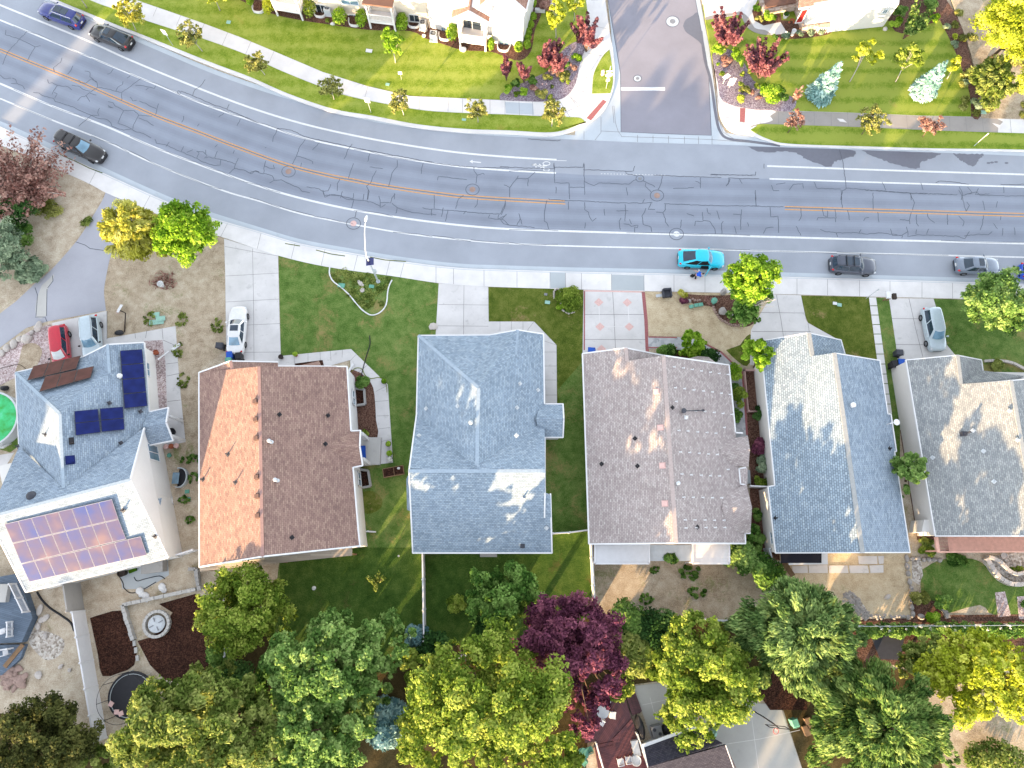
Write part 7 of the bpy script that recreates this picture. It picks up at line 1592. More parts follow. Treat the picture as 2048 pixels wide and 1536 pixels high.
b = MB(); c = G(1384.5, 552.5, .3); b.rock(c+V3(0, 0, .06), (.24, .21, .22), 8); single('backpack', b, M['trous'], 'bulging black backpack set on the pavement behind the person', 'backpack', None, True)
b = MB(); c = G(1398, 541.5, .9); b.rock(c, (.1, .16, .12), 4); single('paper_bag', b, M['white'], 'crumpled white bag held towards the cyan car', 'bag')

# ------------------------------------------------------------------ bins, street furniture, signs
def bin_(label, x, y, bodym, lidm, ang=0.0, tip=False):
    p = G(x, y, 1.0); t = thing('wheelie_bin', label, 'bin', (p.x, p.y, .13), ang, world=False)
    b = MB(); vs = []
    for z_, a, c in ((0.08, .24, .26), (.95, .29, .33)): vs += [(-a, -c, z_), (a, -c, z_), (a, c, z_), (-a, c, z_)]
    b.add(vs, [[3, 2, 1, 0], [4, 5, 6, 7], [0, 1, 5, 4], [1, 2, 6, 5], [2, 3, 7, 6], [3, 0, 4, 7]]); b.frame((0, 0, .93), (1, 0, 0), (0, 1, 0), (0, 0, 1), .64, .72, .05); b.build('bin_body', M[bodym], t)
    b = MB(); vs = [(-.31, -.35, .96), (.31, -.35, .96), (.31, .37, .96), (-.31, .37, .96), (-.25, -.28, 1.04), (.25, -.28, 1.04), (.26, .33, 1.06), (-.26, .33, 1.06)]
    b.add(vs, [[4, 5, 6, 7], [0, 1, 5, 4], [1, 2, 6, 5], [2, 3, 7, 6], [3, 0, 4, 7]]); b.tube([(-.2, -.4, .97), (.2, -.4, .97)], .02, 6); b.build('lid', M[lidm], t)
    for s in (-1, 1):
        b = MB(); b.tube([(s*.26, -.25, .12), (s*.33, -.25, .12)], .12, 12); b.build('wheel', M['black'], t)
    return t
bin_('charcoal wheelie bin beside the white sedan driver side', 439, 691, 'dkgrey', 'dkgrey', 1.5); bin_('blue-lidded bin in the cluster behind the white sedan', 459, 710, 'blue', 'blue', .1); bin_('black bin in the cluster behind the white sedan', 477, 712, 'black', 'black', .1)
bin_('green bin mostly hidden by the brown roof edge', 457, 722, 'green', 'green', .1); bin_('blue bin poking out over the rose house garage eave', 1183, 701, 'blue', 'blue', 1.5)
bin_('dark grey bin topmost at the grey house corner', 1799, 705, 'dkgrey', 'dkgrey', 1.5); bin_('blue-lidded bin at the grey house corner', 1803, 724, 'black', 'blue', 1.5); bin_('black bin beside the blue-lidded one at the grey house corner', 1789, 728, 'black', 'black', .2)
bin_('green bin at the edge of the neighbour court under the pine', 1590, 1446, 'green', 'green', .3); bin_('black bin hidden behind the blue-grey garage gable', 1522, 684, 'black', 'black', .4)
# solar street lamp
bz = G(756.5, 563.6, .12); t = thing('street_lamp', 'pale solar-powered street lamp arching over the bottom traffic lane', 'street lamp', bz)
tp_ = G(724.5, 505, 6.6); tp_.x, tp_.y = bz.x+(tp_.x-bz.x)*.15, bz.y+(tp_.y-bz.y)*.15
tp_ = Vector((bz.x, bz.y, 6.6)); ae = G(730.5, 446, 7.3)
b = MB(); b.tube([bz, Vector((bz.x, bz.y, 6.7))], [.1, .07], 10); b.cyl(bz, .22, .12, 12); b.build('pole', M['steel'], t)
b = MB(); b.tube([tp_, tp_.lerp(ae, .15)+Vector((0, 0, .35)), tp_.lerp(ae, .6)+Vector((0, 0, .45)), ae], .042, 8); b.build('arm', M['white'], t)
hd = G(732, 437, 7.25); b = MB(); b.rock(hd, (.17, .4, .08), 12, math.atan2(hd.y-ae.y, hd.x-ae.x)-1.57); b.build('lamp_head', M['white'], t, True)
b = MB(); c = Vector((bz.x+.12, bz.y-.05, 5.3)); b.frame(c, (1, .15, 0), (-.15, 1, -.5), (0, .5, 1), .75, 1.1, .05); o = b.build('solar_panel', M['pv'], t)
b = MB(); b.box((bz.x+.12, bz.y, 2.6), (.3, .25, .5)); b.build('battery_box', M['steel'], t)
def pole_sign(name, label, cat, base, h, parts, r=.03, m='steel', z=.16):
    B = G(base[0], base[1], z); t = thing(name, label, cat, B)
    b = MB(); b.tube([B, B+Vector((0, 0, h))], r, 6); b.build('pole', M[m], t)
    for nm, zc_, sx, sz, mm, ax, shape in parts:
        b = MB(); u = Vector((math.cos(ax), math.sin(ax), 0)); n_ = Vector((-u.y, u.x, 0)); c = B+Vector((0, 0, zc_))-n_*.06
        if shape == 'box': b.frame(c, u, n_, (0, 0, 1), sx, .02, sz)
        else:
            k = 8 if shape == 'oct' else 4; o_ = math.pi/8 if k == 8 else 0
            for s_ in (-.012, .012): b.poly([c+n_*s_+(u*math.cos(o_+6.2832*i/k)+Vector((0, 0, 1))*math.sin(o_+6.2832*i/k))*sx for i in range(k)][::1 if s_ < 0 else -1])
        b.build(nm, M[mm], t)
    return t
t = pole_sign('street_sign', 'stop sign post seen from behind on the lens-shaped verge, pink balloons tied on', 'sign', (1212, 177), 3.7, [('stop_board', 2.35, .42, 0, 'sidc', .1, 'oct'), ('notice_board', 1.5, .42, .42, 'white', .1, 'box'), ('name_board', 2.95, .8, .2, 'white', .1, 'box'), ('name_board', 3.2, .8, .2, 'teal', 1.4, 'box')])
b = MB()
for k, (x, y, z_) in enumerate(((1206, 143, 1.9), (1205.5, 148, 1.7))): b.rock(G(x, y, z_), (.24, .22, .26), k)
single('balloon', b, M['pinkp'], 'two pink balloons tied to the stop sign post', 'balloons', None, True)
pole_sign('speed_sign', 'thin white-backed sign leaning over the walk between the sparse saplings', 'sign', (742, 225), 2.5, [('board', 2.2, .6, .75, 'white', -.2, 'box')])
pole_sign('verge_sign', 'white-backed sign between golden sapling and olive sapling on the verge', 'sign', (346, 91), 2.4, [('board', 2.1, .6, .8, 'white', -.35, 'box')])
pole_sign('lawn_sign', 'small white sign on a stake in the condominium lawn below the slim tree', 'sign', (803, 159), 1.3, [('board', 1.15, .45, .45, 'white', 0, 'box')], .02)
pole_sign('garden_sign', 'diamond-tilted white sign on a stake in the gravel bed', 'sign', (1446, 167), 1.5, [('board', 1.25, .5, .5, 'white', .2, 'dia')], .03, 'white')
pole_sign('garden_sign', 'long white sign board standing beside the diamond-tilted one', 'sign', (1458, 175), 1.7, [('board', 1.05, .75, 1.2, 'white', .1, 'box')], .03, 'white')
pole_sign('verge_pole', 'thin pale pole slanting on the north-east verge at right', 'pole', (1948, 292), 2.4, [('board', 2.2, .06, .5, 'white', 0, 'box')], .035)
pole_sign('sign_post', 'thin grey post leaning over the pavement left of the mailbox', 'post', (1732, 597), 2.6, [('board', 2.45, .1, .3, 'steel', 0, 'box')], .03)
B = G(1773, 601, .14); t = thing('mailbox', 'dark mailbox on a post with a white newspaper box at the driveway corner', 'mailbox', B)
b = MB(); b.box((B.x, B.y, .1), (.1, .1, 1.1)); b.box((B.x-.35, B.y, .1), (.1, .1, .9)); b.build('post', M['wood'], t)
b = MB(); b.frame(B+Vector((.2, 0, 1.15)), (1, 0, 0), (0, 1, 0), (0, 0, 1), .36, .6, .3); b.build('box', M['hair'], t); b = MB(); b.frame(B+Vector((-.35, .2, 1.05)), (1, 0, 0), (0, 1, 0), (0, 0, 1), .42, .7, .26); b.build('paper_box', M['white'], t)
# basketball hoops
B = G(1509, 1423, .13); t = thing('basketball_hoop', 'standing basketball hoop over the neighbour court at bottom right', 'basketball hoop', B)
b = MB(); b.tube([B, B+Vector((0, 0, 2.2)), B+Vector((.5, -.35, 3.1)), B+Vector((.75, -.55, 3.2))], .06, 8); b.build('pole', M['black'], t)
c = B+Vector((.8, -.6, 3.25)); b = MB()
for dx, dz, sx, sz in ((0, .5, 1.7, .07), (0, -.5, 1.7, .07), (-.85, 0, .07, 1.07), (.85, 0, .07, 1.07), (0, 0, .07, 1.0)): b.frame(c+Vector((dx*.98, -dx*.1, dz)), (1, -.1, 0), (.1, 1, 0), (0, 0, 1), sx, .05, sz)
b.build('backboard', M['black'], t); b = MB(); rc = c+Vector((-.05, -.4, -.35)); b.tube([rc+Vector((.23*math.cos(k*.5236), .23*math.sin(k*.5236), 0)) for k in range(13)], .02, 5); b.build('rim', M['red'], t)
b = MB()
for k in range(12): a = k*.5236; b.tube([rc+Vector((.22*math.cos(a), .22*math.sin(a), 0)), rc+Vector((.12*math.cos(a+.4), .12*math.sin(a+.4), -.4))], .012, 4)
b.build('net', M['white'], t)
B = G(249, 664, .15); E_ = G(251, 626, .4); t = thing('basketball_hoop', 'toppled portable basketball hoop lying on the dry yard by the pad', 'basketball hoop', B)
b = MB(); b.tube([B, E_, G(240, 621, .5)], .06, 8); b.build('pole', M['hair'], t); b = MB(); b.frame(G(239, 617, .5), (.4, 1, 0), (1, -.4, .6), (0, 0, 1), .9, .5, .05); b.build('backboard', M['white'], t)
b = MB(); b.rock(G(238, 666, .25), (.5, .34, .16), 5); b.build('base', M['black'], t, True); b = MB(); rc = G(236, 624, .45); b.tube([rc+Vector((.2*math.cos(k*.5236), .2*math.sin(k*.5236), 0)) for k in range(13)], .02, 5); b.build('rim', M['pinkp'], t)

# ------------------------------------------------------------------ fences and walls
def fence(label, pts, h, m='vinyl', z0=.1, postm=None, step=2.4, name='fence', cat='fence', thick=.06, cap=True, open_=False):
    P = GL(pts, z0); t = thing(name, label, cat, P[0])
    b = MB()
    for i in range(len(P)-1):
        a, q = P[i], P[i+1]
        if open_:
            for zc_ in (.1, h*.5, h-.05): b.beam(a+Vector((0, 0, zc_)), q+Vector((0, 0, zc_)), .05, .06)
        else: b.beam(a+Vector((0, 0, h*.5)), q+Vector((0, 0, h*.5)), thick, h-.04)
    b.build('panel', M[m], t)
    if cap and not open_:
        b = MB()
        for i in range(len(P)-1): b.beam(P[i]+Vector((0, 0, h)), P[i+1]+Vector((0, 0, h)), .13, .06)
        b.build('rail', M[m], t)
    for i in range(len(P)-1):
        k = max(1, round((P[i+1]-P[i]).length/step))
        for j in range(k+(i == len(P)-2)):
            q = P[i].lerp(P[i+1], j/k); b = MB(); b.box((q.x, q.y, z0-.1), (.14, .14, h+.22)); b.lathe(Vector((q.x, q.y, z0+h+.12)), [(.1, 0), (.1, .04), (.01, .1)], 8); b.build('post', M[postm or m], t)
    return t
fence('tall white vinyl fence left of the trampoline', [(170, 1221), (214, 1474)], 2.0)
fence('grey panel fence running from the solar roof down to the tall white fence', [(160, 1166), (168, 1219)], 2.6, 'found', step=6, thick=.12)
fence('short white fence bridging the solar house and the brown house', [(345, 1117), (399, 1100)], 1.5, step=3)
fence('grey fence half buried in leaves right of the dark mulch', [(462, 1178), (464, 1308)], 1.7, 'grime')
fence('white vinyl fence between the two dark back lawns', [(849, 1100), (852, 1278)], 1.8, step=2.6)
fence('low white gate fence joining the blue house and the rose house', [(1104, 1068), (1137, 1066), (1176, 1061)], 1.5, step=1.7)
fence('white vinyl fence dividing the green back lawn from the dry back yard', [(1178, 1062), (1186, 1226)], 1.8, step=2.4)
fence('short white fence angled under the yellow-olive tree', [(915, 1312), (962, 1300)], 1.7)
fence('white fence across the passage beside the variegated bush', [(1490, 975), (1538, 977)], 1.5, step=2.6)
fence('thin grey wire fence along the long rear hedge', [(1700, 1250), (1880, 1249), (2110, 1247)], 1.5, 'steel', thick=.04, cap=False, step=3.0, open_=True)
fence('weathered board fence glimpsed between the two maples', [(536, 1408), (632, 1376)], 1.7, 'wood', step=2.4)
fence('dark green-topped fence sliver between pine and passage greenery', [(1366, 1234), (1452, 1240)], 1.6, 'grime')
fence('low white rail enclosing the bare bed in the passage', [(1487, 742), (1512, 742), (1517, 824), (1494, 824), (1487, 742)], .5, 'pinkp', step=9, cap=False)
fence('white gate at the foot of the passage beside the blue-grey eave', [(1527, 1098), (1534, 1128)], 1.6, 'grime')
def blockwall(label, pts, h, m='rockg', w=.32, L=.42, name='block_wall', cat='wall', z=.1, jit=.03, rock=False):
    P = GL(pts, z); b = MB(); k_ = 0
    for i in range(len(P)-1):
        n_ = max(1, round((P[i+1]-P[i]).length/L)); a = math.atan2(P[i+1].y-P[i].y, P[i+1].x-P[i].x)
        for j in range(n_):
            q = P[i].lerp(P[i+1], (j+.5)/n_); l_ = (P[i+1]-P[i]).length/n_*.95; k_ += 1
            if rock: b.rock(q+Vector((rng.uniform(-jit, jit), rng.uniform(-jit, jit), h*.3)), (l_*.55, w*.6, h*.75), k_, a+rng.uniform(-.3, .3))
            else: b.box((q.x+rng.uniform(-jit, jit), q.y, z-.05), (l_, w*rng.uniform(.9, 1.1), h+.05), a+rng.uniform(-.05, .05))
    return single(name, b, M[m], label, cat)
blockwall('pale block retaining wall around the fire pit corner', [(396, 1178), (250, 1209), (258, 1240), (271, 1279)], .55, 'conc3')
blockwall('grey block wall running down from the brown house patio', [(381, 1138), (396, 1138), (403, 1180)], .6, 'found')
for i, (x, y) in enumerate(((270, 1286), (273, 1300), (276, 1316))):
    b = MB(); p = G(x, y, .12); b.box((p.x, p.y, .1), (.26, .5, .2), .2); single('paver_block', b, M['conc3'], ['loose block nearest the retaining wall end', 'middle loose block between the two mulch beds', 'loose block nearest the trampoline'][i], 'block', 'loose blocks below the retaining wall')
blockwall('outer curve of stacked pale blocks around the terraced bed', cr([(1966, 1116), (1974, 1130), (1985, 1146), (2000, 1160), (2020, 1168), (2048, 1166), (2090, 1152)], 2), .6, 'rockw', .4, .42, 'terrace_wall')
blockwall('inner curve of smaller pale blocks in the terraced bed', cr([(1970, 1114), (1990, 1122), (2006, 1138), (2024, 1148), (2048, 1142), (2090, 1130)], 2), .75, 'rockw', .3, .36, 'terrace_wall')
blockwall('line of squared stones between the dry yard and the grey house lawn', [(1813, 1108), (1815, 1140), (1820, 1170), (1822, 1192), (1824, 1236)], .3, 'rockg', .4, .6, 'stone_edging', 'edging', jit=.06, rock=True)
blockwall('short row of stones below the coral patio weeds', [(1818, 1117), (1884, 1121)], .35, 'rockg', .4, .5, 'stone_edging', 'edging', rock=True)
blockwall('scalloped block edging of the flower bed at the right edge', cr([(1966, 723), (1985, 722), (2006, 723), (2024, 727), (2040, 735), (2060, 744)], 2), .25, 'rockw', .26, .34, 'stone_edging', 'edging')
blockwall('ring of small white stones round the olive bush', cr([(1110, 599), (1107, 588), (1112, 578), (1120, 580)], 2)+cr([(1122, 618), (1130, 624), (1140, 627), (1150, 622)], 2), .2, 'rockw', .2, .22, 'stone_edging', 'edging', rock=True)
blockwall('arc of stones edging the kerb bed under the half-dead tree', cr([(1425, 611), (1430, 624), (1442, 640), (1460, 650), (1478, 652), (1494, 648)], 2), .25, 'rockr', .28, .3, 'stone_edging', 'edging', rock=True)
blockwall('row of reddish stones between the green lids and yellow shrub', [(1382, 597), (1392, 602), (1402, 600)], .2, 'rockr', .24, .3, 'stone_edging', 'edging', rock=True)
blockwall('three flat stones curving by the fern-like shrub', [(1882, 1216), (1890, 1226), (1894, 1236)], .3, 'rockg', .4, .55, 'stone_edging', 'edging')
b = MB(); b.tube([G(x, y, .17) for x, y in cr([(659.5, 534.5), (659, 548), (666, 562), (680, 573), (697, 588), (712, 606), (726, 621), (742, 630), (758, 626), (770, 614), (774, 600), (775, 587), (778, 572), (784, 560)], 4)], .07, 6)
single('garden_edging', b, M['white'], 'white wavy edging looping under the solar street lamp', 'edging')
cl = []
for i in range(120):
    x, y = rng.uniform(664, 778), rng.uniform(540, 625)
    if y > 560+ (x-664)*.9 or y < 534+(x-660)*.2 or (x > 768 and y > 595): continue
    p = G(x, y, .14); cl.append((p.x, p.y, .14, .35, .35, .09))
o = leaf_mesh('ground_cover', cl, 3600, .1, M['lf_olive'], up=1.0); o['kind'] = 'stuff'
def rocks(name, items, m='rockw', cat='rock', z=.12, group=None):
    for i, (lab, x, y, sx, sy, sz) in enumerate(items):
        b = MB(); b.rock(G(x, y, z)+Vector((0, 0, sz*.4)), (sx, sy, sz), int(x+y), rng.uniform(0, 3)); single(name, b, M[m], lab, cat, group)
rocks('boulder', [('squarish white boulder at the top of the pink gravel bed', 78, 654, .62, .4, .35), ('largest rounded boulder of the pink gravel bed', 55, 678, .62, .55, .5), ('pale bluish boulder left of the largest one', 40, 678, .34, .36, .3), ('flat boulder lower left of the bluish one', 28, 689, .55, .4, .3), ('pinkish boulder next along the gravel bed rim', 15, 697, .45, .36, .3), ('boulder nearest the left edge of the gravel bed', 3, 707, .4, .4, .3), ('small boulder between the squarish and largest ones', 64, 666, .3, .24, .2), ('tall pale rock on the bank below the purple bush', 107, 392, .3, .5, .4)], 'rockw', 'boulder', group='boulders of the pink gravel bed')
rocks('boulder', [('pale angular boulder by the kerb at the half-dead tree', 1446, 585, .34, .42, .4), ('round grey boulder inside the stone arc', 1445, 624, .5, .5, .4), ('pinkish stone beside the round grey boulder', 1464, 629, .3, .4, .3), ('white stone at the tip of the yellow shrub', 1378, 602, .26, .26, .2), ('rough dark boulder under the hedge end', 1797, 1266, .36, .3, .3), ('grey boulder below the stone line near the rear fence', 1841, 1233, .34, .3, .3)], 'rockg', 'boulder')
rocks('stepping_stone', [('upper pale slab in the loop of white edging', 721.5, 567, .24, .5, .1), ('lower rounder slab in the loop of white edging', 725, 580, .28, .3, .1), ('round concrete disc beside the blue house driveway', 866, 654, .46, .5, .12)], 'rockw', 'stone')
rocks('rock', [('wedge-shaped pale rock in the dry yard', 1774, 1194, .4, .22, .15), ('loose white rock left of the rubble slope, topmost', 81, 1220, .3, .55, .2), ('loose white rock touching the topmost one', 84, 1240, .3, .3, .2), ('loose white block right of its neighbour', 92, 1236, .28, .45, .2), ('pale rock below the loose white block', 77, 1252, .4, .3, .2), ('grey cinder block on the pale rubble', 92, 1272, .28, .36, .22), ('flat grey rock low in the rubble yard', 78, 1350, .4, .36, .16), ('round pale stone far right in the rubble yard', 140, 1340, .2, .2, .14), ('pale stone left of the round one', 122, 1333, .3, .2, .14), ('boulder pair at the top edge behind the condominium, upper', 1104, 6, .55, .6, .5), ('boulder pair at the top edge behind the condominium, lower', 1101, 17, .5, .6, .5), ('white stone at the white house corner', 1769, 59, .3, .3, .25)], 'rockw', 'rock')
b = MB()
for i in range(38):
    a = rng.uniform(0, 6.283); r_ = math.sqrt(rng.random()); x, y = 26+30*r_*math.cos(a), 1356+22*r_*math.sin(a)
    b.rock(G(x, y, .12)+Vector((0, 0, rng.uniform(0, .2))), (rng.uniform(.2, .5), rng.uniform(.2, .4), rng.uniform(.12, .25)), i, rng.uniform(0, 3))
o = single('stone_pile', b, M['rockr'], 'heap of flat reddish stones at the foot of the grey deck', 'stones'); o['kind'] = 'stuff'
b = MB()
for i in range(130):
    t_ = rng.random(); 
    if rng.random() < .6: x, y = 1690+46*t_+rng.uniform(-10, 8), 1186+48*t_+rng.uniform(-10, 12)
    else: x, y = rng.uniform(1720, 1826), 1234+rng.uniform(-4, 4)
    s_ = rng.uniform(.08, .22); b.rock(G(x, y, .12), (s_, s_*.8, s_*.6), i, rng.uniform(0, 3))
o = single('loose_stones', b, M['rockg'], 'loose grey stones banked along the rear of the dry yard', 'stones'); o['kind'] = 'stuff'

# ------------------------------------------------------------------ stepping slabs
gp = 'square stepping stones beside the long blue house'
ys = [594, 611.5, 630, 649, 668, 688, 708, 728, 748, 767, 788, 808, 828]
names = ['first', 'second', 'third', 'fourth', 'fifth', 'sixth', 'seventh', 'eighth', 'ninth', 'tenth', 'eleventh', 'twelfth']
for i in range(12):
    y0, y1 = ys[i]+.8, ys[i+1]-.8; xa = lambda y: 1738+(y-594)*.132; xb = lambda y: 1752+(y-594)*.137
    b = MB(); b.prism(GL([(xa(y0), y0), (xb(y0), y0), (xb(y1), y1), (xa(y1), y1)], .16), .1, .16)
    single('stepping_stone', b, M['conc'], f'square pale stepping stone, {names[i]} of the row counted from the pavement', 'stepping stone', gp)
gp = 'large pale slabs behind the long blue house'
for lab, q in (('slab at the left end of the lower row, under the awning', [(1584, 1132), (1615, 1131), (1616, 1146), (1586, 1146)]), ('second slab of the lower row', [(1617, 1131), (1655, 1130), (1656, 1146), (1618, 1146)]), ('third slab of the lower row', [(1657, 1131), (1695, 1131), (1697, 1146), (1659, 1146)]), ('fourth slab of the lower row', [(1698, 1131), (1735, 1131), (1738, 1146), (1700, 1146)]), ('slab at the right end of the lower row', [(1739, 1131), (1767, 1130), (1767, 1145), (1741, 1146)]), ('wide slab of the short upper row', [(1716, 1112), (1754, 1112), (1755, 1128), (1718, 1128)]), ('narrow slab of the short upper row', [(1756, 1112), (1768, 1112), (1767, 1127), (1758, 1128)])):
    b = MB(); b.prism(GL(q, .17), .1, .17); single('patio_slab', b, M['conc2'], 'pale '+lab, 'slab', gp)
b = MB(); p = G(1576, 1137, .5); b.frame(p, (.6, -1, 0), (1, .6, .8), (-.4, -.3, 1), 1.6, .5, .05); single('wooden_board', b, M['wood'], 'tan wooden board leaning at the end of the pale slabs', 'board')

# ------------------------------------------------------------------ small things
def box_thing(name, lab, cat, x, y, s, m, a=0.0, z=.12, group=None):
    p = G(x, y, z+s[2]); b = MB(); b.box((p.x, p.y, z), (s[0], s[1], s[2]*.8), a); b.box((p.x, p.y, z+s[2]*.8), (s[0]*1.06, s[1]*1.06, s[2]*.2), a); return single(name, b, M[m], lab, cat, group)
box_thing('utility_box', 'left of the twin green utility lids by the white edging', 'utility box', 679, 570, (.34, .42, .1), 'green', -.15, group='utility boxes'); box_thing('utility_box', 'right of the twin green utility lids by the white edging', 'utility box', 685.5, 571, (.36, .46, .14), 'green', -.15, group='utility boxes')
box_thing('utility_box', 'single green utility lid right of the pale slabs', 'utility box', 743, 572.5, (.5, .34, .1), 'green', -.1, group='utility boxes')
box_thing('utility_box', 'upper green lid beside the steel window well', 'utility box', 374, 983, (.4, .34, .08), 'green', .1, group='utility boxes'); box_thing('utility_box', 'lower green lid in the side yard gap', 'utility box', 377, 999, (.34, .42, .08), 'green', .1, group='utility boxes')
for i, (x, y) in enumerate(((1383, 612.5), (1393, 610), (1402, 608.5))): box_thing('utility_box', ['leftmost of three green boxes in the kerb bed', 'middle of three green boxes in the kerb bed', 'rightmost of three green boxes in the kerb bed'][i], 'utility box', x, y, (.42, .34, .2), 'green', .2, .14, group='utility boxes')
b = MB(); b.rock(G(1428, 602, .35), (.46, .4, .32), 9, .4); single('utility_cover', b, M['green'], 'large rounded green cover beside the half-dead tree', 'utility box')
for lab, x, y, m, s in (('white concrete box set in the condominium lawn', 738, 101, 'white', (.7, .4, .1)), ('white lid at the walk edge under the lawn sign', 775, 168.5, 'teal', (.42, .3, .06)), ('pale blue lid between the two walks at top left', 457, 44, 'teal', (.46, .4, .06)), ('blue lid on the verge left of the sixth sapling', 928, 239, 'teal', (.44, .26, .06)), ('blue lid at the right end of the north-east lawn', 1967, 224, 'teal', (.6, .4, .08)), ('pale lid left of the stone-ringed bush', 1095, 604.5, 'teal', (.5, .34, .06)), ('upper pale lid on the lawn of the long blue house', 1670, 606.5, 'white', (.4, .3, .06)), ('lower pale lid on the lawn of the long blue house', 1679, 609.5, 'teal', (.44, .34, .06)), ('round grey lid above the pale lid', 1091.5, 588.5, 'grey', (.3, .24, .04))):
    box_thing('access_cover', lab, 'utility lid', x, y, s, m, -.15, .14)
for i, (x, y, sx, sy) in enumerate(((311, 630, .75, .55), (313, 644, 1.4, .5), (321, 637, .9, .5))): box_thing('panel_board', ['pale green board topmost in the dry yard pile', 'wide pale green board lowest in the dry yard pile', 'pale green board right in the dry yard pile'][i], 'board', x, y, (sx, sy, .06), 'teal', .12, .12+.07*i)
def pot(lab, x, y, r, h_, m, plant=None, soil=True):
    p = G(x, y, h_); t = thing('plant_pot', lab, 'plant pot', (p.x, p.y, .13)); b = MB(); q = Vector((p.x, p.y, .13))
    b.lathe(q, [(r*.72, 0), (r, h_), (r*1.08, h_), (r*1.08, h_*.88), (r*.92, h_*.88), (r*.9, h_*.8)], 14); b.build('pot', M[m], t)
    if plant: leaf_mesh('plant', [(p.x, p.y, h_+.15, r*.9, r*.9, .22)], 150, .12, M[plant], t, (p.x, p.y, .13))
    return t
pot('bare dark pot at the left end of the brown house walk', 562, 714, .24, .4, 'pot'); pot('potted green plant on the brown house walk near the driveway', 591, 709, .22, .4, 'terra', 'lf_bright'); pot('dark pot with bright plant at the walk bend', 768, 763, .26, .4, 'pot', 'lf_bright')
pot('topmost of three dark pots at the end of the walk', 777, 888, .27, .35, 'pot', 'lf_bright'); pot('middle of three dark pots at the end of the walk', 779, 907, .27, .35, 'pot', 'lf_bright'); pot('lowest of three dark pots, with pale flowers', 780, 919, .27, .35, 'pot', 'lf_flow')
pot('orange clay pot tipped on the gravel by the solar house', 312, 705, .26, .4, 'terra'); pot('green toy pot at the foot of the solar house wall', 339, 911, .2, .3, 'green'); pot('white bucket standing in the dry front yard', 321, 568, .3, .6, 'white'); pot('white urn in the sage bed of the white house', 1588, 62, .24, .8, 'trim'); pot('white flower pot on the porch of the white house', 1572, 30, .32, .5, 'trim', 'lf_green'); pot('brown barrel planter behind the solar house eave', 243, 1146, .34, .8, 'pot'); pot('round pale pot under the coral patio edge', 2007, 1112, .3, .35, 'rockw'); pot('black round planter under the solar house porch', 344, 863, .32, .5, 'black')
b = MB(); p = G(1582, 40, .6); 
for k in range(7): b.rock(p+Vector((rng.uniform(-.35, .4), rng.uniform(-.4, .2), rng.uniform(-.1, .15))), (.14, .14, .1), k)
single('porch_flowers', b, M['terra'], 'orange-red flowers beside the porch pot of the white house', 'flowers')
for k, (x, y) in enumerate(((334, 894), (344, 893), (354, 892))): b = MB(); b.lathe(G(x, y, .12), [(.24, 0), (.26, .24), (.2, .3), (.05, .3)], 12); single('garden_toy', b, M['terra' if k == 1 else 'pinkp'], ['pinkish round toy nearest the solar house wall', 'orange round toy in the middle of the trio', 'pinkish round toy farthest from the solar house wall'][k], 'toy')
def tubething(name, lab, cat, pts, r, m, z=.15): b = MB(); b.tube([G(x, y, z) for x, y in cr(pts, 4)], r, 6); return single(name, b, M[m], lab, cat)
tubething('garden_hose', 'dark hose snaking across the front lawn of the brown house', 'hose', [(739, 671), (740, 688), (735, 705), (730, 722), (724, 745), (722, 756)], .05, 'black'); tubething('garden_hose', 'yellow-green hose looping over the walk bend', 'hose', [(702, 744), (712, 736), (724, 738), (730, 750), (742, 757), (760, 755), (772, 768), (774, 785)], .035, 'lf_yellow')
tubething('drain_pipe', 'black drain pipe curving beside the grey panel fence', 'pipe', [(74, 1184), (84, 1200), (100, 1216), (124, 1232), (142, 1246), (148, 1262)], .1, 'black'); tubething('garden_hose', 'brown hose left on the dirt behind the solar house', 'hose', [(238, 1152), (246, 1166), (248, 1176), (262, 1186), (284, 1180), (312, 1164)], .04, 'pot'); tubething('garden_hose', 'dark hose on the grey patio behind the solar house', 'hose', [(268, 1154), (274, 1162), (290, 1158), (318, 1152), (330, 1158)], .035, 'black')
tubething('wire_frame', 'thin bent wire frame lying by the pool', 'wire', [(-8, 739), (16, 733), (38, 729), (52, 738), (60, 742)], .03, 'hair', .3)
tubething('downspout_extension', 'white downspout elbow lying on the lawn by the brown house', 'pipe', [(723, 1063), (738, 1063), (752, 1064)], .07, 'white', .2)
b = MB(); p = G(702, 735, .5); b.frame(p, (.5, 1, 0), (1, -.5, 0), (0, 0, 1), .9, .2, .12); single('downspout_extension', b, M['white'], 'white splash chute at the front corner of the brown house', 'pipe')
b = MB(); p = G(352, 694, .2); b.frame(p, (.75, .62, 0), (-.62, .75, 0), (0, 0, 1), 1.0, .3, .1); single('downspout_extension', b, M['white'], 'white splash chute across the solar house path', 'pipe')
b = MB(); b.lathe(G(629, 1176, .12), [(.05, 0), (.17, .08), (.2, .2), (.14, .33), (.03, .38)], 12); single('ball', b, M['white'], 'white ball on the dark back lawn of the brown house', 'ball', None, True)
b = MB(); b.lathe(G(797.5, 1112, .12), [(.04, 0), (.1, .07), (.04, .14)], 10); single('ball', b, M['white'], 'tiny white ball near the blue house fence', 'ball', None, True)
# planter box
p = G(787, 943, .3); t = thing('planter_box', 'long wooden planter box on the lawn near the blue house', 'planter', (p.x, p.y, .12), .18, world=False)
b = MB()
for s in (-1, 1): b.box((0, s*.42, 0), (2.0, .06, .3)); b.box((s*1.0, 0, 0), (.06, .9, .3))
b.box((.05, 0, 0), (.05, .84, .28)); b.build('frame', M['wood'], t); b = MB(); b.poly([(-.98, -.4, .22), (.98, -.4, .22), (.98, .4, .22), (-.98, .4, .22)]); b.build('soil', M['mulchd'], t); b = MB(); b.rock((.55, .2, .32), (.16, .13, .13), 4); b.build('white_jug', M['white'], t)
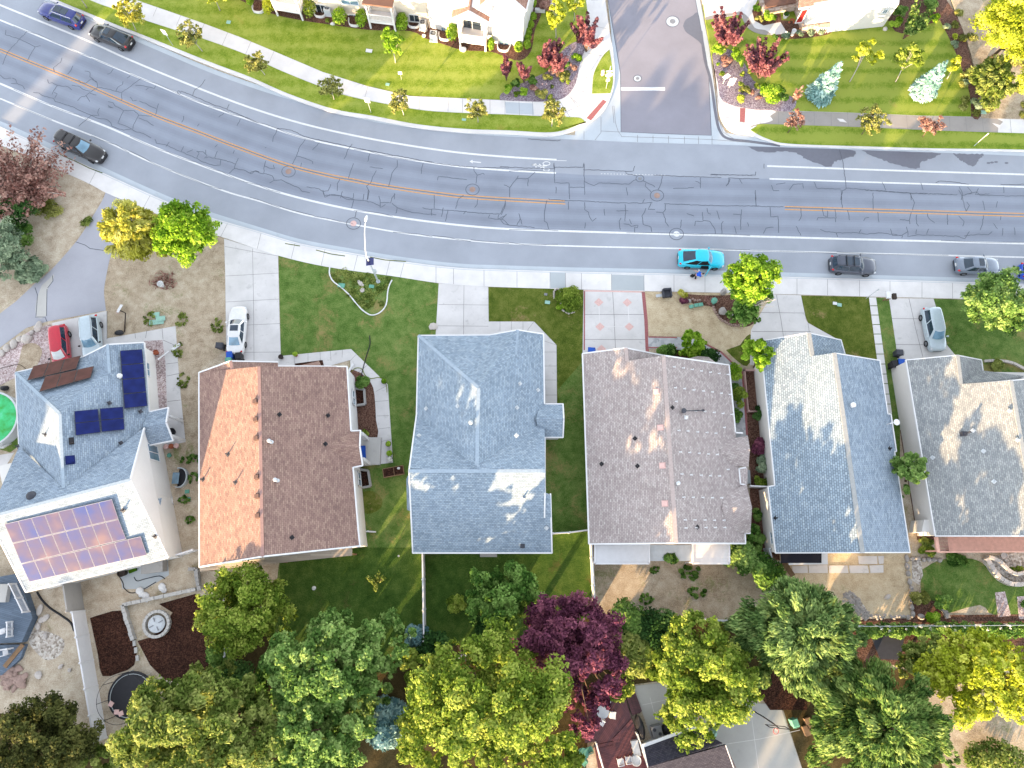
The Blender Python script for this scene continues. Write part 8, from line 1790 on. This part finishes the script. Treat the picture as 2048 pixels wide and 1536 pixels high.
# armchair put out by the pavement
p = G(1334, 586, .5); t = thing('armchair', 'discarded dark grey armchair at the pavement edge', 'armchair', (p.x, p.y, .12), .1, world=False)
b = MB(); b.frame((0, -.05, .25), (1, 0, 0), (0, 1, 0), (0, 0, 1), .8, .75, .34); b.build('seat', M['dkgrey'], t); b = MB(); b.frame((0, .38, .45), (1, 0, 0), (0, 1, .2), (0, -.2, 1), .8, .16, .8); b.build('backrest', M['dkgrey'], t)
for s in (-1, 1): b = MB(); b.frame((s*.4, -.05, .34), (1, 0, 0), (0, 1, 0), (0, 0, 1), .14, .8, .56); b.build('armrest', M['dkgrey'], t)
box_thing('flat_board', 'pale board lying left of the discarded armchair', 'board', 1319, 591, (.7, .3, .05), 'grime', .15)
# air conditioners
for lab, x, y in (('air conditioner beside the big round clipped bush', 658, 27), ('left air conditioner of the pair by the downspout', 847, 56), ('right air conditioner of the pair by the downspout', 868, 78)):
    p = G(x, y, .16); t = thing('air_conditioner', lab, 'air conditioner', p, -.1, 'condominium air conditioners', world=False)
    b = MB(); b.box((0, 0, 0), (.95, .95, .08)); b.build('pad', M['conc'], t); b = MB(); b.box((0, 0, .08), (.8, .8, .85)); b.build('casing', M['grime'], t)
    b = MB(); b.lathe(Vector((0, 0, .935)), [(.34, 0), (.34, .01), (.1, .012)], 18); b.build('fan_opening', M['dkgrey'], t); b = MB(); b.tube([(.33*math.cos(k*.3927), .33*math.sin(k*.3927), .96) for k in range(17)], .02, 5); b.tube([(-.33, 0, .96), (.33, 0, .96)], .015, 5); b.tube([(0, -.33, .96), (0, .33, .96)], .015, 5); b.build('grille', M['steel'], t)
for lab, x, y, s in (('white bundle left of the big round clipped bush', 665, 47, .3), ('upper white sack by the air conditioner pair', 849, 62, .2), ('lower white sack by the air conditioner pair', 848, 71, .26), ('white domed drum under the gabled balcony', 926, 98, .42)): b = MB(); b.rock(G(x, y, .3), (s, s*.9, s*.8), int(x)); single('garden_sack', b, M['white'], lab, 'sack', None, True)
b = MB(); p = G(1080, 22, .3); b.box((p.x, p.y, .15), (1.2, .3, .5)); single('bench', b, M['white'], 'low white bench at the end of the bush row', 'bench')
# pool
pc = G(-21, 839, 1.2); R_ = 2.75; t = thing('swimming_pool', 'round above-ground pool of green water cut by the left edge', 'pool', (pc.x, pc.y, .1))
b = MB(); b.lathe(Vector((pc.x, pc.y, .1)), [(R_, 0), (R_, 1.15), (R_+.08, 1.15), (R_+.08, 1.22), (R_-.1, 1.22), (R_-.1, .9)], 40); b.build('pool_wall', M['grime'], t)
N_ = NT('green_pool_water', .08, .6); f_ = N_.noise(.9, 4, .6, N_.pos()); N_.base(N_.ramp(f_, [(.3, A(50, 170, 50)), (.55, A(60, 214, 130)), (.75, A(110, 232, 180))])); N_.bump(N_.noise(5, 3, .5, N_.pos()), .15, .05)
b = MB(); b.poly([(pc.x+(R_-.1)*math.cos(k*.157), pc.y+(R_-.1)*math.sin(k*.157), 1.02) for k in range(40)]); b.build('water', N_.m, t)
b = MB(); q = G(10, 896, .6)
for s in (-.25, .25): b.tube([q+Vector((s, .5, -.4)), q+Vector((s, -.1, .6)), q+Vector((s, .3, .9))], .04, 6)
for k in range(4): b.tube([q+Vector((-.25, .4-.16*k, -.3+.25*k)), q+Vector((.25, .4-.16*k, -.3+.25*k))], .035, 6)
b.build('ladder', M['white'], t)
b = MB(); b.rock(G(9, 776, .4), (.45, .3, .3), 3); single('pool_pump', b, M['black'], 'black pump unit beside the pool rim', 'pump')
# trampoline
tc = G(261.6, 1391, .85); R_ = 2.05; t = thing('trampoline', 'round black trampoline half hidden by the olive-gold tree', 'trampoline', (tc.x, tc.y, .12))
b = MB(); b.lathe(Vector((tc.x, tc.y, .8)), [(R_-.28, .06), (R_-.02, .08), (R_, .04), (R_, .0), (R_-.28, .0)], 36); b.build('pad', M['black'], t)
b = MB(); b.poly([(tc.x+(R_-.27)*math.cos(k*.1745), tc.y+(R_-.27)*math.sin(k*.1745), .84) for k in range(36)]); b.build('mat', plain('trampoline_mat', A(52, 54, 72), .6), t)
b = MB(); b.tube([(tc.x+(R_-.24)*math.cos(k*.1745), tc.y+(R_-.24)*math.sin(k*.1745), .9) for k in range(37)], .025, 5); b.build('rim', M['steel'], t)
for k in range(8):
    a = k*.785+.2; q = Vector((tc.x+R_*math.cos(a), tc.y+R_*math.sin(a), .12)); b = MB(); b.tube([q, q+Vector((0, 0, 2.5))], .028, 6); b.build('net_pole', M['black'], t)
    b = MB(); b.tube([q, q+Vector((0, 0, .75))], .03, 6); b.build('leg', M['steel'], t)
b = MB(); b.tube([(tc.x+R_*math.cos(k*.1745), tc.y+R_*math.sin(k*.1745), 2.6) for k in range(37)], .02, 5); b.build('net_ring', M['black'], t)
for i, (x, y) in enumerate(((222, 1408), (233, 1424), (242, 1427))): b = MB(); p = G(x, y, .9); b.frame(p, (1, .5*(i-1), 0), (-.5*(i-1), 1, 0), (0, 0, 1), .4, .4, .1); single('cushion', b, M['pinkp'], ['pale cushion alone on the trampoline edge', 'left of the two touching cushions on the trampoline', 'right of the two touching cushions on the trampoline'][i], 'cushion', 'cushions on the trampoline')
# fire pit
fc = G(313, 1248, .4); t = thing('fire_pit', 'round block fire pit with grey cover on the mulch bed', 'fire pit', (fc.x, fc.y, .12))
b = MB()
for k in range(22): a = k*.2856; b.box((fc.x+1.12*math.cos(a), fc.y+1.12*math.sin(a), .12), (.26, .3, .4), a)
b.build('block_ring', M['conc3'], t); b = MB(); b.lathe(Vector((fc.x, fc.y, .3)), [(.78, 0), (.78, .12), (.6, .2), (.1, .24)], 24); b.build('cover', M['grime'], t)
b = MB()
for k in range(4): a = k*1.57+.5; b.frame((fc.x+.45*math.cos(a), fc.y+.45*math.sin(a), .53), (math.cos(a), math.sin(a), 0), (-math.sin(a), math.cos(a), 0), (0, 0, 1), .4, .08, .06)
b.build('cover_clip', M['grey'], t)
for i, (x, y) in enumerate(((280, 1182), (291, 1192), (324, 1174))):
    b = MB(); b.rock(G(x, y, .2), (.42, .36, .16), i+20, i); b.rock(G(x+3, y+6, .2), (.3, .34, .14), i+30, i*2); single('sack_pile', b, M['white'], ['crumpled white sacks behind the retaining wall, left heap', 'crumpled white sacks touching the retaining wall top', 'crumpled white sacks with torn ends, right heap'][i], 'sacks')
b = MB(); p = G(265, 1141, .3); b.box((p.x, p.y, .13), (.7, .3, .2), .4); single('tool_box', b, M['lf_bright'], 'bright green box under the solar house eave', 'box')
b = MB(); b.rock(G(395, 1368, .5), (.9, .7, .5), 6); b.rock(G(420, 1372, .5), (.7, .6, .4), 7); single('covered_bundle', b, M['grime'], 'large pale covered bundle beneath the shaded greenery', 'bundle', None, True)
# grey deck at left
M['deckg'] = planks('blue_grey_decking', A(112, 128, 148), .15, .24, .55); M['deckr'] = planks('red_brown_decking', A(108, 70, 74), .14, 1.0, .5, .12); M['deckr2'] = planks('red_brown_decking_cross', A(110, 70, 74), .14, .25, .5, .12)
t = thing('grey_deck', 'blue-grey deck with white railings at the left edge', 'deck', G(10, 1240, .1))
b = MB(); b.prism(GL([(-80, 1168), (34, 1147), (41, 1164), (65, 1236), (43, 1285), (-80, 1290)], .9), .1, .9); b.build('platform', M['deckg'], t)
b = MB(); b.prism(GL([(-80, 1291), (51, 1289), (40, 1318), (4, 1350), (-80, 1370)], .5), .1, .5); b.build('platform', M['deckg'], t)
b = MB(); b.beam(G(46, 1289, .56), G(9, 1334, .56), .4, .08); b.build('edge_board', M['wood'], t)
def rail(root, a, q, z, h=1.0, k=24, m='vinyl'):
    A_, B_ = G(*a, z), G(*q, z); b = MB()
    for zc_ in (.12, h): b.beam(A_+Vector((0, 0, zc_)), B_+Vector((0, 0, zc_)), .09, .09)
    for i in range(k+1):
        p = A_.lerp(B_, i/k); w_ = .12 if i in (0, k//2, k) else .045; b.box((p.x, p.y, z), (w_, w_, h+(.1 if w_ > .1 else 0)))
    b.build('railing', M[m], root)
rail(t, (33, 1167), (60, 1223), .9); rail(t, (26, 1243), (26, 1272), .9, .8, 10); rail(t, (0, 1300), (26, 1296), .9, .8, 8)
b = MB(); b.box(G(8, 1186, .9), (1.2, 1.6, .5)); b.build('step_box', M['conc3'], t)
for lab, x, y in (('white plastic chair on the grey deck below the railing', 8, 1262), ('white stool on the lower grey deck', 8, 1306)):
    p = G(x, y, 1.1); t2 = thing('plastic_chair', lab, 'chair', (p.x, p.y, .9 if y < 1290 else .5), .3, world=False); b = MB(); b.box((0, 0, .38), (.46, .46, .05)); b.build('seat', M['vinyl'], t2)
    b = MB(); b.frame((0, -.22, .62), (1, 0, 0), (0, 1, 0), (0, 0, 1), .46, .05, .5); b.build('backrest', M['vinyl'], t2)
    for sx in (-1, 1):
        for sy in (-1, 1): b = MB(); b.box((sx*.19, sy*.19, 0), (.05, .05, .38)); b.build('leg', M['vinyl'], t2)
# red deck
t = thing('red_deck', 'red-brown stepped deck under the plum tree at the bottom', 'deck', G(1230, 1450, .1))
b = MB(); b.prism(GL([(1170, 1408), (1246, 1381), (1263, 1437), (1227, 1479), (1170, 1486)], .9), .1, .9); b.build('platform', M['deckr'], t)
b = MB(); b.prism(GL([(1188, 1486), (1228, 1480), (1265, 1441), (1298, 1540), (1200, 1560)], .5), .1, .5); b.build('platform', M['deckr2'], t)
for i, z_ in enumerate((.7, .5, .3)):
    x0 = 1248+i*6.5; b = MB(); b.prism(GL([(x0, 1381-i*2), (x0+6, 1379-i*2), (x0+23, 1428-i*3), (x0+17, 1432-i*2)], z_), .1, z_); b.build('step', M['deckr2'], t)
for i, z_ in enumerate((1.02, .75)):
    b = MB(); b.prism(GL([(1226-i*2, 1478+i*6), (1263, 1438+i*8), (1266, 1443+i*8), (1229-i*2, 1486+i*6)], z_), .3, z_); b.build('bench_board', M['deckr2'], t)
for i in range(3): b = MB(); z_ = .8-i*.12; b.prism(GL([(1192+i*3, 1482+i*7), (1226+i*2, 1475+i*7), (1228+i*2, 1481+i*7), (1194+i*3, 1488+i*7)], z_), .1, z_); b.build('step', M['deckr2'], t)
rail(t, (1190, 1482), (1208, 1545), .5, 1.0, 16); rail(t, (1271, 1464), (1296, 1536), .5, 1.0, 18)
def chair(lab, x, y, z, a, m='vinyl', group=None):
    p = G(x, y, z+.45); t2 = thing('plastic_chair', lab, 'chair', (p.x, p.y, z), a, group, world=False)
    b = MB(); b.box((0, 0, .38), (.5, .5, .05)); b.build('seat', M[m], t2); b = MB(); b.frame((0, -.27, .66), (1, 0, 0), (0, 1, -.2), (0, .2, 1), .5, .05, .56); b.build('backrest', M[m], t2)
    for s in (-1, 1):
        b = MB(); b.box((s*.26, 0, .6), (.06, .5, .04)); b.build('armrest', M[m], t2)
        for s2 in (-1, 1): b = MB(); b.box((s*.21, s2*.21, 0), (.06, .06, .38)); b.build('leg', M[m], t2)
def rtable(lab, x, y, z, r, m):
    p = G(x, y, z+.7); t2 = thing('garden_table', lab, 'table', (p.x, p.y, z), 0, world=False)
    b = MB(); b.lathe(Vector((0, 0, .66)), [(r, 0), (r, .04), (.06, .045)], 20); b.build('table_top', M[m], t2)
    for k in range(4): b = MB(); a = k*1.57+.78; b.tube([(r*.7*math.cos(a), r*.7*math.sin(a), 0), (r*.5*math.cos(a), r*.5*math.sin(a), .66)], .03, 6); b.build('leg', M[m], t2)
rtable('white round table on the red-brown deck', 1206, 1424, .9, .55, 'grime'); chair('white armchair above the round deck table', 1214, 1406, .9, -.3, group='white chairs on the red deck'); chair('white armchair right of the round deck table', 1226, 1430, .9, -1.7, group='white chairs on the red deck'); chair('white armchair below left of the round deck table', 1202, 1444, .9, 2.6, group='white chairs on the red deck')
b = MB(); p = G(1272, 1497, .9); b.box((p.x, p.y, .5), (.6, 1.3, .5), .2); single('patio_cabinet', b, M['grime'], 'pale blue-white cabinet against the right deck railing', 'cabinet')
chair('white chair with coloured towel at the bottom edge', 1241, 1524, .5, .2); chair('white chair between towel chair and round tub', 1257, 1520, .5, .1); b = MB(); b.lathe(G(1270, 1518, .5), [(.4, 0), (.45, .6), (.4, .6), (.38, .5), (.05, .48)], 20); single('round_tub', b, M['grime'], 'round pale tub right of the bottom edge chairs', 'tub')
chair('green chair nearest the plum branches at the bottom', 1179, 1500, .13, .4, 'green'); chair('green chair at the bottom edge left of the white railing', 1167, 1524, .13, 2.4, 'green'); rtable('dark green table between the green chairs', 1166, 1508, .13, .5, 'green')
b = MB(); b.rock(G(1280, 1455, .8), (.4, 1.1, .55), 11, .25); single('grill_cover', b, M['black'], 'long black covered grill along the deck side', 'grill')
b = MB(); b.rock(G(1338, 1458, .5), (.75, .6, .45), 13); single('grill_cover', b, M['black'], 'round black covered kettle beside the grey cart', 'grill', None, True)
p = G(1314, 1463, .8); t = thing('heat_pump', 'grey square outdoor unit with two round vents', 'outdoor unit', (p.x, p.y, .13), .2, world=False); b = MB(); b.box((0, 0, 0), (.9, .95, .85)); b.build('casing', M['grey'], t)
for k, (x, y) in enumerate(((-.2, .2), (.2, -.2))): b = MB(); b.lathe(Vector((x, y, .85)), [(.15, 0), (.15, .02), (.02, .02)], 14); b.build('vent', M['dkgrey'], t)
b = MB(); b.tube([G(1425, 1466, .3), G(1432, 1470, .5)], .25, 10); b.rock(G(1430, 1458, .4), (.3, .3, .3), 5); single('garden_cart', b, M['teal'], 'pale cart with red wheel at the garage corner', 'cart')
for i, (x, y) in enumerate(((1618, 1446), (1614, 1462))): box_thing('crate', ['pale crate upper beside the court', 'pale crate lower beside the court'][i], 'crate', x, y, (.5, .8, .4), 'wood', .3)
wwc = G(358, 955, .5); t = thing('window_well', 'oval steel window well beside the solar house wall', 'window well', (wwc.x, wwc.y, .1))
b = MB(); pts = [wwc+Vector((.75*math.cos(a), .95*math.sin(a), 0)) for a in [-1.9+3.8*k/16 for k in range(17)]]
for i in range(16): b.beam(pts[i]+Vector((0, 0, -.15)), pts[i+1]+Vector((0, 0, -.15)), .1, .5)
b.build('rim', M['steel'], t); b = MB(); b.poly([Vector((p.x, p.y, .15)) for p in pts]); b.build('pit', M['black'], t); b = MB(); b.poly([wwc+Vector((x, y, -.1)) for x, y in ((-.7, -.6), (-.05, -.6), (-.05, .5), (-.7, .5))]); b.build('cover', M['glassb'], t)
